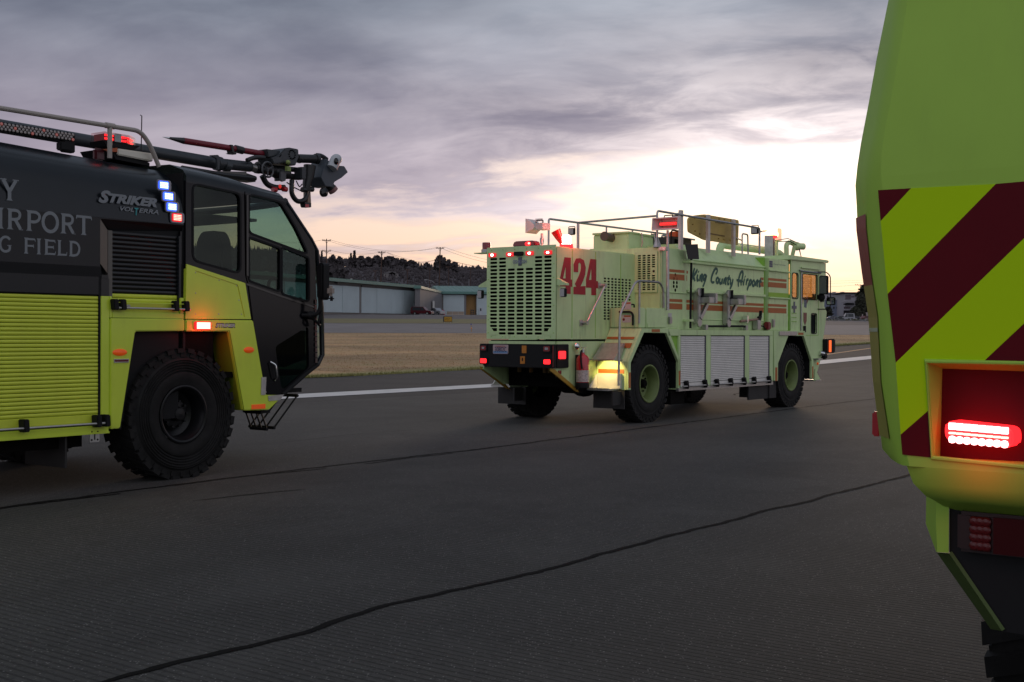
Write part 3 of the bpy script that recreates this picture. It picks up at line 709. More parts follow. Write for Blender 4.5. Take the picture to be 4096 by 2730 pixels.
t = empty('concrete_barrier', (-14.8, 318, gz(-14.8, 318)+.02), R(2), 'low cream concrete barrier in front of the pale hangar door', 'barrier')
for k in range(3):
    MB().prism([(-.4, 0), (.4, 0), (.32, .25), (.14, .45), (.12, 1.15), (-.12, 1.15), (-.14, .45), (-.32, .25)], -2.2+k*1.5, -.75+k*1.5, 'x').build('segment', mat('cream concrete', (.36, .28, .22), .8, var=.1), t)
vehicle('parked_car', -20.0, 306, R(170), 4.4, 1.45, ('maroon car paint', (.06, .006, .01), .25, .3), 'low maroon car half hidden behind the silver pickup', 'car', 'car')

# airfield guidance sign on the verge
sx, sz = -8.317,2.906
t = empty('airfield_sign', (sx, 158, gz(sx, 158)+.02), R(6), 'small yellow and black airfield guidance sign on the grass verge', 'sign')
MB().box(-.58, .58, 0, .22, .14, .86).build('cabinet', mat('dark sign cabinet', (.03, .025, .02), .6), t, bevel=.02)
MB().box(-.44, .53, -.012, -.002, .20, .80).build('face', mat('yellow sign face', (.42, .22, .01), .5, var=.1, vscale=5), t)
for x_ in (-.4, .4): MB().cyl((x_, .1, -.1), (x_, .1, .16), .04, 8).build('post', STEEL, t)
for k, x_ in enumerate((-.30, -.10, .10)):
    MB().ribbon([(x_, .64), (x_+.12, .64), (x_+.13, .56), (x_+.02, .48), (x_+.0, .38), (x_+.14, .38)], .035, -.020, -.013).build('marking', MATBLK, t)
def taxi_light(X, Y, m, label):
    t = empty('taxiway_light', (X, Y, gz(X, Y)), 0, label, 'light')
    MB().lathe([(.12, 0), (.12, .03), (.03, .05), (.03, .28), (.06, .30), (.001, .30)], 0, 0, 'z', seg=12).build('stem', YELLOWP, t)
    MB().ball((0, 0, .35), .07, .07, .08).build('lens', m, t)
taxi_light((-4.342,2.155)[0], 130, mat('blue lens dark', (.02, .04, .3), .2), 'little blue edge light standing on the taxiway left of the old truck')
taxi_light((-3.652,1.673)[0], 110, mat('orange marker', (.6, .2, .05), .4), 'little orange marker on the near edge of the taxiway')

# ------------------------------------------------------------------ utility poles and wires
POLE = mat('weathered brown pole', (.075, .040, .030), .9, var=.2)
WIRE = mat('dark wire', (.03, .02, .02), .7)
def utility_pole(x, y, z0, z1, r, arms, lean, label, group=None, lamp=False, insul=True):
    t = empty('utility_pole', (x, y, z0), 0, label, 'utility pole', group or 'wooden utility poles behind the hangars'); H = z1-z0
    MB().tube([(0, 0, 0), (lean*H*.5, 0, H*.5), (lean*H, 0, H)], r, 9, r1=r*.62).build('shaft', POLE, t)
    for zz, w in arms:
        a = MB().box(lean*H*.95-w/2, lean*H*.95+w/2, -.12, .06, H-zz-.1, H-zz+.06).build('crossarm', POLE, t)
        if insul:
            for q in (-.95, -.6, .6, .95): MB().cyl((lean*H*.95+q*w/2, -.03, H-zz+.06), (lean*H*.95+q*w/2, -.03, H-zz+.36), .07, 6).build('insulator', mat('brown insulator', (.09, .05, .04), .4), a)
        MB().tube([(lean*H*.95-w*.25, -.03, H-zz), (lean*H*.95, -.03, H-zz-.8)], .04, 5).tube([(lean*H*.95+w*.25, -.03, H-zz), (lean*H*.95, -.03, H-zz-.8)], .04, 5).build('brace', POLE, t)
    if lamp: MB().bend([(0, 0, H-1.5), (-1, -.2, H-.7), (-2.6, -.3, H-.3)], .06).box(-3.4, -2.5, -.45, -.15, H-.42, H-.26).build('lamp_arm', STEEL, t)
    return t
def wt(tx, ty, Y): return (1250+tx*.310242-2048)/4892*Y*1.0, 1.5+((1336+.004*(1250+tx*.310242-2048))-(930+ty*.310242))/4892*Y
P = []
for tx, top, Y, arms, lean, lab, r, kw in [
    (178, 85, 330, [(22, 110), (157, 112)], .0, 'tall wooden utility pole with two crossarms nearest the black and lime truck', .20, {}),
    (890, 242, 335, [(22, 95)], .03, 'thick dark wooden utility pole with one crossarm above the big hangar roof', .24, {}),
    (1642, 192, 345, [(14, 105), (157, 105)], .022, 'tallest wooden utility pole with two crossarms behind the second hangar', .22, {}),
    (1222, 478, 420, [(8, 60)], .01, 'short distant pole between the two tallest poles', .18, {}),
    (1510, 458, 430, [(10, 70)], .01, 'distant pole just left of the tallest one', .18, {'lamp': False}),
    (1752, 436, 440, [(8, 75)], .01, 'distant pole just right of the tallest one with slim crossarm', .17, {}),
    (2032, 455, 480, [(10, 85)], .01, 'distant pole with crossarm above the far end of the second hangar roof', .18, {}),
    (805, 490, 460, [(8, 50)], .01, 'faint distant pole against the hill left of the thick dark pole', .15, {}),
    (1575, 600, 400, [], .0, 'street lamp pole with a long curved arm behind the second hangar', .09, {'lamp': True})]:
    x, zt = wt(tx, top, Y)
    arms_m = [((dy)*.310242/4892*Y, w*.310242/4892*Y) for dy, w in arms]
    if 'lamp' in kw and not kw['lamp']: kw = {}
    P.append((x, Y, zt)); utility_pole(x-lean*(zt-4), Y, 4, zt, r, arms_m, lean, lab, **kw)
def wire(a, b, sag, n=24, r=.035):
    a, b = Vector(a), Vector(b); return [a.lerp(b, i/n)-Vector((0, 0, sag*4*(i/n)*(1-i/n))) for i in range(n+1)]
def wire_thing(spans, label):
    t = empty('power_line', spans[0][0], 0, label, 'power line', 'power lines between the utility poles'); o = Vector(spans[0][0])
    for a, b, s_, *r_ in spans: MB().tube([p-o for p in wire(a, b, s_)], r_[0] if r_ else .035, 4).build('wire', WIRE, t)
X = lambda tx, ty, Y: (wt(tx, ty, Y)[0], Y, wt(tx, ty, Y)[1])
wire_thing([(X(-900, 60, 320), X(150, 96, 330), 1.2), (X(150, 96, 330), X(1620, 192, 345), 2.2), (X(220, 96, 331), X(1700, 192, 346), 2.0)], 'pair of thin wires from the first pole to the top arm of the tallest pole')
wire_thing([(X(1620, 192, 345), X(3000, 430, 400), 2.2), (X(1700, 192, 346), X(3000, 400, 401), 1.8)], 'pair of thin wires dropping right from the top of the tallest pole')
wire_thing([(X(-900, 190, 320), X(170, 230, 330), 1.0), (X(220, 230, 330), X(890, 252, 335), .9), (X(950, 258, 335), X(1620, 345, 345), 1.6), (X(1700, 348, 345), X(3000, 470, 400), 1.6)], 'thin wires joining the lower crossarms of the poles')
wire_thing([(X(130, 240, 331), X(1620, 350, 346), 2.6), (X(960, 262, 336), X(2400, 470, 420), 2.0), (X(1660, 330, 345), X(2800, 470, 420), 1.4)], 'second run of thin wires under the lower crossarms')
wire_thing([(X(100, 360, 420), X(1222, 482, 420), 1.5), (X(1222, 482, 421), X(1510, 464, 430), .5), (X(1510, 464, 430), X(1752, 440, 440), .5), (X(1752, 500, 440), X(2500, 530, 480), 1.)], 'thin wires along the distant poles against the hill')
U = lambda ux, uy, Y: (((3230+ux*.172194)-2048)/4892*Y, Y, 1.5+(1336+.004*(3230+ux*.172194-2048)-(1080+uy*.172194))/4892*Y)
wire_thing([(U(-6000, 60, 400), U(1225, 350, 420), 3), (U(1225, 350, 420), U(2600, 330, 430), 1.5)], 'thin wires in the orange sky right of the old truck')
wire_thing([(U(-6000, 250, 400), U(1225, 460, 420), 3, .03), (U(-6000, -100, 400), U(2200, 190, 430), 3, .03), (U(-6000, -60, 400), U(2200, 240, 430), 3, .03)], 'further faint wires in the orange sky right of the old truck')
x, _, z = U(1225, 340, 420); utility_pole(x, 420, 5, z, .16, [(.2, 9*.42)], 0, 'single pole standing against the orange sky beside the dark tree')

# ------------------------------------------------------------------ buildings and trees right of the old truck
BLUEW = mat('blue grey render', (.20, .225, .30), .8, var=.06, vscale=.2)
PALEW = mat('pale lilac render', (.34, .32, .345), .8, var=.06, vscale=.2)
DARKW = mat('dark window band', (.035, .03, .035), .4)
MAUVE = mat('mauve siding', (.14, .10, .12), .8)
def ubox(t, x0, y0, x1, y1, Y, d, m, name, par=None, o=(0, 0, 0)):
    a = U(x0, y1, Y); b = U(x1, y0, Y)
    return MB().box(a[0]-o[0], b[0]-o[0], Y-o[1], Y+d-o[1], a[2]-o[2], b[2]-o[2]).build(name, m, par or t)
def ubuilding(name, label, ox, oy, Y, items):
    o = U(ox, oy, Y); t = empty(name, o, 0, label, 'building')
    for it in items:
        nm, x0, y0, x1, y1, dy, d, m = it; ubox(t, x0, y0, x1, y1, Y+dy, d, m, nm, t, o)
    return t
its = [('wall', 330, 705, 830, 1230, 0, 20, BLUEW), ('roof', 325, 690, 850, 706, -.2, 20.4, PALEW)]
for k in range(5): its.append(('window', 430+k*80, 860, 462+k*80, 905, -.12, .1, DARKW))
its += [('door', 600, 1080, 690, 1200, -.12, .1, mat('blue roller door', (.10, .12, .2), .6))]
ubuilding('warehouse', 'low blue grey warehouse at the airfield edge right of the old truck cab', 560, 1200, 400, its)
its = [('wall', 395, 540, 880, 720, 0, 18, PALEW), ('parapet', 390, 528, 885, 541, -.15, 18.3, PALEW)]
for k in range(4): its.append(('window', 450+k*95+(10 if k > 1 else 0), 600, 480+k*95, 650, -.1, .1, DARKW))
its += [('roof_unit', 610, 515, 650, 530, 5, 3, DARKW), ('roof_unit', 800, 512, 850, 529, 5, 3, MAUVE)]
ubuilding('office_building', 'pale lilac upper office block behind the blue grey warehouse', 620, 720, 430, its)
its = [('wall', 870, 560, 1190, 1180, 0, 18, PALEW), ('roof', 820, 522, 1240, 535, -1, 20, MAUVE), ('wall_upper', 1000, 535, 1190, 561, .4, 16, MAUVE), ('siding', 872, 585, 1000, 690, -.1, .09, MAUVE),
       ('window', 1010, 610, 1080, 640, -.1, .09, MAUVE), ('window', 1095, 610, 1140, 640, -.1, .09, MAUVE), ('balcony', 790, 715, 1150, 765, -3, 3, PALEW), ('window_band', 830, 790, 1080, 815, -.1, .09, DARKW), ('window_band', 840, 860, 985, 905, -.1, .09, MAUVE), ('wall_base', 835, 925, 1170, 1190, -.12, .1, DARKW), ('canopy', 860, 915, 1010, 945, -2, 2, PALEW)]
ubuilding('apartment_block', 'white multi level block with mauve panels beside the dark tree', 1000, 1190, 390, its)
def broad_tree(ux, uy, Y, h, w, label, seed, cf=False):
    o = U(ux, uy, Y); t = far_tree(o[0], Y, h, w, label, 'trees beside the far buildings', seed, cf, mat('dark olive foliage', (.035, .035, .02), .9, var=.4, vscale=1.5)); t.location.z = o[2]-.1; return t
broad_tree(1340, 1190, 375, 11.2, 7.5, 'tall dark tree between the white block and the near truck', 201)
broad_tree(1230, 1190, 372, 8.2, 4.5, 'shorter dark tree leaning against the tall one', 202)
broad_tree(1520, 1190, 380, 13.5, 8.5, 'tallest dark tree half hidden by the near truck', 205)
broad_tree(1110, 1190, 370, 4.4, 4.2, 'low dark bush like tree at the foot of the white block', 203)
broad_tree(470, 1190, 390, 4.5, 4.0, 'low dark tree in front of the blue grey warehouse', 204)
for i, (ux, lab, kind, col) in enumerate([(915, 'light roofed van parked before the white block', 'suv', (.30, .30, .32)), (1080, 'dark car parked right of the light roofed van', 'car', (.03, .03, .035)), (560, 'grey car parked by the blue warehouse', 'car', (.10, .10, .12)), (740, 'black car parked between the warehouse and the van', 'car', (.02, .02, .02)), (1330, 'small red car under the dark tree', 'car', (.12, .02, .02))]):
    o = U(ux, 1185, 360); v = vehicle('parked_car', o[0], 360, R(175+7*i), 4.3, 2.2 if kind == 'suv' else 1.4, ('far car paint %s' % 'abcde'[i], col, .3), lab, 'van' if kind == 'suv' else 'car', kind); v.location.z = o[2]
# boulders and scrub along the far pavement edge
rr = random.Random(5)
BOULD = [mat('pale boulder', (.20, .19, .18), .9, var=.3, vscale=1), mat('grey boulder', (.09, .09, .09), .9, var=.3, vscale=1), mat('dry shrub', (.06, .055, .025), .95, var=.4, vscale=3)]
mbs = [MB(), MB(), MB()]
for k in range(110):
    ux = 330+k*10.3+rr.uniform(-4, 4); Y = 352+rr.uniform(-2, 2); o = U(ux, 1200, Y); w = rr.uniform(.25, .75); kk = rr.choice((0, 1, 1, 2, 2))
    b = MB().ball((0, 0, 0), w, w, w*rr.uniform(.5, 1.1), 7, 5); b.v = [(o[0]+v[0]*rr.uniform(.8, 1.2), Y+v[1], o[2]+.15+v[2]*rr.uniform(.8, 1.2)) for v in b.v]
    n = len(mbs[kk].v); mbs[kk].v += b.v; mbs[kk].f += [tuple(n+i for i in f) for f in b.f]
mbs[0].build('boulders', BOULD[0], kind='stuff'); mbs[1].build('boulders', BOULD[1], kind='stuff'); mbs[2].build('scrub', BOULD[2], kind='stuff')

# ------------------------------------------------------------------ the old fire truck numbered 424
T = empty('fire_truck', (2.353, 20.792, 0), R(90-36.8), 'older faded green airport fire truck numbered 424 seen from its louvred rear', 'fire truck')
TW = 2.69                                             # width over the fenders
XR = -1.92; YB = .63; YF = TW-.63                     # rear face, near and far side of the engine box
def mirrorY(y): return TW-y
zt, zb = 2.90, 1.415
# body volumes -------------------------------------------------
def plate_holes(outer, holes, t0, t1, ax): return MB().prism(outer, t0, t1, ax, holes=holes)
(sy0, sz0) = (1.894,2.743); (sy6, sz6a) = (0.791,2.742); (_, sz6b) = (0.784,1.506)
cols = [(1.890,2.002), (1.707,2.000), (1.525,1.998), (1.342,1.996), (1.157,1.994), (0.973,1.992), (0.787,1.990)]
ry0 = (0.631,1.988)[0]; ry1 = (2.034,2.004)[0]
holes = []
for k in range(21):
    z = sz6a+(sz6b-sz6a)*k/20
    for j, (y, _) in enumerate(cols):
        if k < 3 and j in (2, 3, 4): continue
        if k == 20 and j in (0, 6): continue
        w = abs(cols[1][0]-cols[0][0])*.405; hz_ = abs(sz6a-sz6b)/20*.31
        if k == 19 and j == 0: holes.append([(y-w, z-.026), (y-.0, z-.026), (y+.045, z+.026), (y-w, z+.026)]); continue
        if k == 19 and j == 6: holes.append([(y+w, z-.026), (y+w, z+.026), (y-.03, z+.026), (y+.0, z-.026)]); continue
        holes.append(rnd(rect(y-w, z-hz_, y+w, z+hz_), .026, 2))
MB().prism([(ry0, zb), (ry1, zb), (ry1, zt+.035), (ry0, zt+.035)], XR, XR+.008, 'x', holes=holes).build('rear_grille', PALE, T, limit=50)
for j in (0, 6):
    y = cols[j][0]; MB().prism(rnd(rect(y-.085, sz6b-.03, y+.085, sz6b+.03), .03, 3), XR-.006, XR, 'x').build('blank_slot', PALE, T, bevel=.004)
MB().box(XR+.0085, XR+.029, ry0+.04, ry1-.04, zb+.03, zt-.06).build('radiator_core', HOLE, T)
# side plates of the engine box, the near one with square vents
ocx = [(-0.447,2.248), (-0.333,2.251), (-0.214,2.255), (-0.104,2.259), (0.009,2.262), (0.122,2.266), (0.240,2.269), (0.356,2.273)]
oz0 = (-0.448,2.447)[1]; oz1 = (-0.443,1.760)[1]
sv = []
for x, _ in ocx:
    for k in range(15): z = oz0+(oz1-oz0)*k/14; sv.append(rnd(rect(x-(ocx[1][0]-ocx[0][0])*.35, z-(oz0-oz1)/14*.31, x+(ocx[1][0]-ocx[0][0])*.35, z+(oz0-oz1)/14*.31), .010, 1))
XW = .55                                              # where the full width body begins
MB().prism([(XR+.031, zb), (XW, zb), (XW, zt), (XR+.031, zt)], ry0, ry0+.02, holes=sv).build('engine_side_panel', PALE, T, limit=50)
MB().box(ocx[0][0]-.06, ocx[-1][0]+.06, ry0+.008, ry0+.019, oz1-.06, oz0+.06).build('vent_screen', UNDER, T)
MB().prism([(XR+.031, zb), (XW, zb), (XW, zt), (XR+.031, zt)], ry1-.02, ry1).build('engine_side_panel', PALE, T)
MB().box(XR+.031, XW, ry0+.021, ry1-.021, zt-.02, zt+.012).build('engine_roof', PALE, T)
for q in (-1.45, -.75, .05):
    MB().box(q-.006, q+.006, ry0-.004, ry0-.0005, zb+.02, zt-.02).build('panel_seam', PALE_DK, T)
# lower rear quarter, cut away towards the axle
low = [(XR+.05, zb-.035), (-.25, zb-.035), (-.25, .62), (-1.461,0.641), (-2.054,0.915), (XR+.05, 1.08)]
for y0, y1 in ((ry0+.002, ry0+.03), (ry1-.03, ry1-.002)): MB().prism(low, y0, y1).build('quarter_panel', PALE, T, bevel=.006)
MB().box(XR+.02, XR+.05, ry0+.03, ry1-.03, 1.22, zb-.035).build('rear_sill', PALE, T)
MB().box(XR+.06, -.3, ry0+.05, ry1-.05, zb-.06, zb-.02).build('engine_floor', UNDER, T)
edge = MB()
for yy in (ry0-.004, ry1+.004):
    edge.prism([(-2.072,0.946), (-1.983,0.944), (-1.443,0.672), (-1.254,0.540), (-1.367,0.565), (-2.063,0.905)], yy-.012, yy+.012)
edge.build('yellow_edge', mat('ochre frame paint', (.40, .22, .02), .5, var=.2), T)
# chassis and drive line under it all
MB().box(XR+.5, 7.0, .75, TW-.75, .62, .95).build('chassis_rail', UNDER, T)
fr_ = mat('ochre suspension paint', (.16, .09, .015), .6, var=.3)
u_ = MB()
for yy in (1.00, 1.10, 1.38, 1.62): u_.cyl((XR+.35, yy, 1.25), (XR+.40, yy+.02, .86), .035)
u_.tube([(XR+.3, .95, 1.1), (XR+.3, .85, .95), (XR+.3, .8, .8)], .03)
u_.build('suspension_link', fr_, T)
MB().cyl((0, .45, .66), (0, TW-.45, .66), .10).ball((0, TW/2, .66), .28, .30, .27).build('axle', UNDER, T)
MB().cyl((5.80, .45, .66), (5.80, TW-.45, .66), .10).ball((5.80, TW/2, .66), .26, .28, .26).build('axle', UNDER, T)
MB().prism(arc(-.95, .72, .42, .22, 180, 360, 10)+[(-.55, .85), (-1.3, .85)], ry0+.05, ry0+.4).build('air_tank', UNDER, T)
# rear bumper ------------------------------------------------

bz1 = (1.378,1.334)[1]; bz0 = (1.376,0.951)[1]
bya = (2.086,1.139)[0]; byb = (0.584,1.160)[0]
bp = MB().prism([(byb, bz0), (byb, bz1), (bya, bz1), (bya, bz0+.12), (bya-.10, bz0)], -2.05, -1.955, 'x').build('rear_bumper', MATBLK, T, bevel=.012)
MB().prism([(-1.95, bz0), (-1.95, bz1), (-1.60, bz1), (-1.60, bz0)], byb, byb+.03).build('bumper_end', MATBLK, T, bevel=.01)
MB().prism([(byb-.004, bz0+.02), (byb+.006, bz0+.02), (byb+.006, bz1-.02), (byb-.004, bz1-.02)], -2.056, -2.05, 'x').build('bumper_trim', REDPLASTIC, T)
def rlamp(name, jx0, jy0, jx1, jy1, m, depth=.012, frame=True, x=-2.05):
    pass
RL = [((2.041,1.299), (1.933,1.224), 'tail_light', REDPLASTIC, CLEARLENS), ((0.759,1.302), (0.638,1.220), 'tail_light', REDPLASTIC, CLEARLENS),
      ((2.047,1.086), (1.921,1.012), 'stop_light', REDWARM, None), ((0.755,1.090), (0.627,1.016), 'stop_light', REDWARM, None)]
for (a, az), (b, bz), nm, m, inner in RL:
    y0, y1 = min(a, b), max(a, b); z0, z1 = min(az, bz), max(az, bz)
    h = MB().prism(rnd(rect(y0-.02, z0-.02, y1+.02, z1+.02), .015, 2), -2.066, -2.0505, 'x').build('lamp_housing', MATBLK, T)
    o = MB().prism(rnd(rect(y0, z0, y1, z1), .015, 2), -2.074, -2.067, 'x').build(nm, m, T)
    if inner: MB().prism(rnd(rect(y0+.03, z0+.025, y1-.03, z1-.02), .01, 2), -2.079, -2.0745, 'x').build('lens', inner, o)
    else:
        for k in range(3): MB().box(-2.078, -2.0745, y0+.005, y1-.005, z0+(z1-z0)*(k+.92)/4, z0+(z1-z0)*(k+1.08)/4).build('lens_bar', REDPLASTIC, o)
# licence plate, two orange tags
(pa, pz1), (pb, pz0) = (1.789,1.320), (1.477,1.168)
PL_ = MB().prism(rnd(rect(pb, pz0, pa, pz1), .02, 3), -2.062, -2.051, 'x').build('licence_plate', mat('pink white plate', (.45, .33, .34), .5), T)
MB().prism(rect(pb+.008, pz0+.008, pa-.008, pz0+.05), -2.0635, -2.0622, 'x').build('plate_band', mat('pale blue plate band', (.14, .24, .42), .5), PL_)
def rtext(body, y_left, y_right, z0, z1, x, m, name, par, **k):
    mb = text_mesh(body, -y_left, z0, -y_right, z1, x, ax='x', **k); mb.v = [(v[0], -v[1], v[2]) for v in mb.v]
    return mb.build(name, m, par, smooth=False)
rtext('30802C', pa-.04, pb+.03, pz0+.035, pz0+.115, -2.0645, mat('navy print', (.02, .02, .09), .5), 'plate_number', PL_, offset=.012)
rtext('WASHINGTON', pa-.055, pb+.06, pz1-.042, pz1-.015, -2.0645, mat('red print', (.35, .02, .02), .5), 'plate_state', PL_, offset=.01)
TAG = mat('orange tag', (.50, .17, .01), .5, var=.15, vscale=30)
for (a, az), (b, bz), hole in (((1.200,1.309), (1.109,1.186), 0), ((1.233,1.135), (1.140,1.013), 1)):
    o = MB().prism(rnd(rect(b, bz, a, az), .008, 2), -2.058, -2.0505, 'x').build('orange_tag', TAG, T)
    if hole: MB().prism(arc((a+b)/2, (az+bz)/2+.01, .014, .028, 0, 330, 11), -2.0595, -2.0582, 'x').build('tag_mark', MATBLK, o)
(a, az), (b, bz) = (-2.196,1.224), (-2.096,1.099)
MB().prism(rnd(rect(-1.90, bz, -1.72, az), .02, 3), byb-.02, byb-.001).build('side_marker', REDWARM, T)
MB().ball((XR+.1, 1.42, 1.03), .05, .10, .05).build('exhaust_tip', mat('pinkish steel', (.5, .33, .3), .4, .6), T)
MB().ball(((-1.38, ry0-.05, 1.30)), .07, .05, .06).build('flood_lamp', CHROME, T)
(a, az) = (-1.804,0.881); MB().prism(rect(a-.04, az-.03, a+.04, az+.03), ry0-.012, ry0+.001).build('side_reflector', REDPLASTIC, T)
# marker lamps along the top of the grille
for i, (y, z) in enumerate([(1.910,2.809), (1.545,2.808), (1.143,2.813), (0.777,2.812)]):
    o = MB().prism(rnd(rect(y-.075, z-.032, y+.075, z+.032), .01, 2), XR-.02, XR-.001, 'x').build('marker_lamp', REDDIM, T)
    MB().ball((XR-.022, y, z), .008, .026, .017, 10, 6).build('bulb', WHITEHOT, o)
y, z = 1.350,2.812
MB().prism(rnd(rect(y-.085, z-.032, y+.085, z+.032), .015, 2), XR-.06, XR-.001, 'x').build('rear_camera', MATBLK, T, bevel=.006)
# maker badge: a cross with wavy lettering
y, z = 1.341,2.681
bd = MB().box(XR-.012, XR-.001, y-.035, y+.035, z-.065, z+.075).build('maker_badge', mat('slate badge', (.09, .10, .14), .4), T, bevel=.004)
rtext('OSHKOSH', y+.14, y-.14, z-.03, z+.032, XR-.0135, mat('blue silver badge letters', (.22, .24, .32), .4, .5), 'badge_letters', bd, offset=.03)
bolts = MB()
for k in range(7):
    z = zb+.10+(zt-zb-.15)*k/6
    for y in (ry0+.035, ry1-.035): bolts.cyl((XR-.006, y, z), (XR, y, z), .008, 6)
for k in range(6):
    y = ry0+.1+(ry1-ry0-.2)*k/5
    for z in (zb+.035, zt-.01): bolts.cyl((XR-.006, y, z), (XR, y, z), .008, 6)
bolts.build('bolts', PALE_DK, T, kind='stuff')
# side brackets with hanging work lamps half way up
for s_, yo, (bx_, bz_) in ((1, ry0, (0.637,2.356)), (-1, ry1, (2.040,2.362))):
    z = 2.33
    o = MB().prism([(yo, z+.07), (yo-s_*.02, z+.06), (yo-s_*.19, z-.02), (yo-s_*.19, z-.05), (yo, z-.05)], XR+.02, XR+.10, 'x').build('lamp_bracket', PALE, T)
    MB().box(XR-.02, XR+.05, yo-s_*.14-.05, yo-s_*.14+.05, z-.24, z-.10).build('work_lamp', MATBLK, o, bevel=.01)
    MB().box(XR-.028, XR-.022, yo-s_*.14-.04, yo-s_*.14+.04, z-.23, z-.11).build('work_lamp_lens', CLEARLENS, o)
# numerals -----------------------------------------------------
def dig4(p0, p1, name='numeral'):
    (x0, z0), (x1, z1) = p0, p1; f = lambda pts: [(x0+(x1-x0)*a, z0+(z1-z0)*b) for a, b in pts]; m = MB(); y0, y1 = ry0-.004, ry0-.001
    m.prism(f([(.45, 0), (.86, 0), (.86, 1), (.45, 1)]), y0, y1); m.prism(f([(0, .20), (.45, .20), (.45, .42), (0, .42)]), y0, y1); m.prism(f([(.86, .20), (1, .20), (1, .40), (.86, .40)]), y0, y1)
    m.prism(f([(0, .42), (.24, .42), (.45, .76), (.45, 1), (.36, 1)]), y0, y1); return m.build(name, REDNUM, T, smooth=False)
dig4((-1.802,2.153), (-1.444,2.744)); 
(x0, z0), (x1, z1) = (-1.413,2.152), (-1.058,2.759)
f = lambda a, b: (x0+(x1-x0)*a, z0+(z1-z0)*b)
w = (x1-x0)
MB().ribbon([f(.20, .60), f(.20, .78), f(.30, .90), f(.52, .93), f(.74, .88), f(.82, .74), f(.78, .60), f(.62, .44), f(.42, .30), f(.26, .20)], [w*.36, w*.40, w*.30, w*.20, w*.32, w*.40, w*.42, w*.42, w*.42, w*.40], ry0-.004, ry0-.001).prism([f(0, 0), f(1, 0), f(1, .24), f(.98, .24), f(0, .20)], ry0-.0055, ry0-.002).build('numeral', REDNUM, T, smooth=False)
dig4((-1.039,2.152), (-0.679,2.756))
# grab bar on the side of the engine box
a, b = (-1.132,1.686), (-0.573,2.320)
g1 = MB().cyl((a[0], ry0-.08, a[1]), (b[0], ry0-.08, b[1]), .018).build('grab_bar', ALU, T)
for q in (a, b): MB().cyl((q[0], ry0-.10, q[1]), (q[0], ry0, q[1]), .035).box(q[0]-.10, q[0]-.02, ry0-.012, ry0, q[1]-.05, q[1]+.05).build('bar_bracket', ALU, g1)
# full width body ----------------------------------------------
ZB = 1.583; YS = .12
XA1 = (1.483,3.027)[0]
body_top = 3.02
rw = []
mcy = [(0.537,2.658)[0], (0.442,2.655)[0], (0.347,2.653)[0], (0.252,2.650)[0]]
mz0 = (0.538,2.879)[1]; mz1 = (0.535,2.287)[1]
for j, y in enumerate(mcy):
    for k in range(16):
        if j == 3 and k in (6, 7, 8): continue
        z = mz0+(mz1-mz0)*k/15; rw.append(rnd(rect(y-(mcy[0]-mcy[1])*.36, z-(mz0-mz1)/15*.33, y+(mcy[0]-mcy[1])*.36, z+(mz0-mz1)/15*.33), .015, 2))
(dy1, dz1), (dy0, dz0) = (0.639,2.945), (0.177,2.234)
MB().box(XW, XA1, YS, TW-YS, ZB, body_top).build('rear_compartment', PALE, T, bevel=.018)
o = MB().prism(rect(dy0, dz0, dy1, dz1), XW-.03, XW-.012, 'x', holes=rw).build('vent_door', PALE, T, limit=50)
MB().prism(rect(dy0+.03, dz0+.03, dy1-.03, dz1-.03), XW-.011, XW-.002, 'x').build('vent_screen', HOLE, o)
y = mcy[3]; z = mz0+(mz1-mz0)*7/15; MB().cyl((XW-.045, y-.01, z), (XW-.03, y-.01, z), .02).build('door_latch', MATBLK, o)
XB1 = (4.760,2.685)[0]; XC0 = (4.854,2.688)[0]; XC1 = (5.824,2.727)[0]
hz = (1.768,2.859)[1]
MB().box(XA1+.002, XB1, YS+.03, TW-YS-.03, ZB, hz).build('water_tank', PALE, T, bevel=.01)
ht = (3.046,3.128)[1]
MB().prism([(YS+.03, hz), (TW-YS-.03, hz), (TW-YS-.30, ht), (YS+.30, ht)], XA1+.08, (5.244,3.106)[0], 'x').build('tank_hood', PALE, T, bevel=.012)
def rib(x0, x1, za, zbb, y, out, name='body_rib', m=PALE): return MB().prism([(y, za), (y-out, za-.012), (y-out, zbb+.012), (y, zbb)], x0, x1, 'x').build(name, m, T, bevel=.006)
rib(XA1+.01, XB1, (1.768,2.822)[1], (1.691,2.783)[1], YS+.03, .05)
rib(XA1+.01, XB1, hz+.005, (1.768,2.833)[1]+.01, YS+.03, .03)
rib(XA1+.01, XB1, (2.206,2.294)[1]+.02, (2.207,2.251)[1], YS+.03, .05)
rib(XA1+.01, XB1, (2.212,1.785)[1], (2.212,1.763)[1], YS+.03, .012)
rib(XW+.02, XA1-.0, (1.056,2.253)[1], (1.057,2.221)[1], YS, .03)
MB().box(XW+.06, XA1-.02, YS-.006, YS-.001, ZB+.05, body_top-.12).build('compartment_door', PALE, T, bevel=.003)
# vent of round holes on the compartment door
(vx, vz) = 1.052,2.420
vh = MB()
for dx, dz in ((0, .135), (-.055, .07), (.055, .07), (-.055, 0), (.055, 0), (-.055, -.07), (.055, -.07), (0, -.135)):
    vh.prism([(vx+dx+.030*math.cos(t), vz+dz+.030*math.sin(t)) for t in [k*.5236 for k in range(12)]], YS-.009, YS-.0065)
vh.build('round_vent', HOLE, T, kind='stuff')
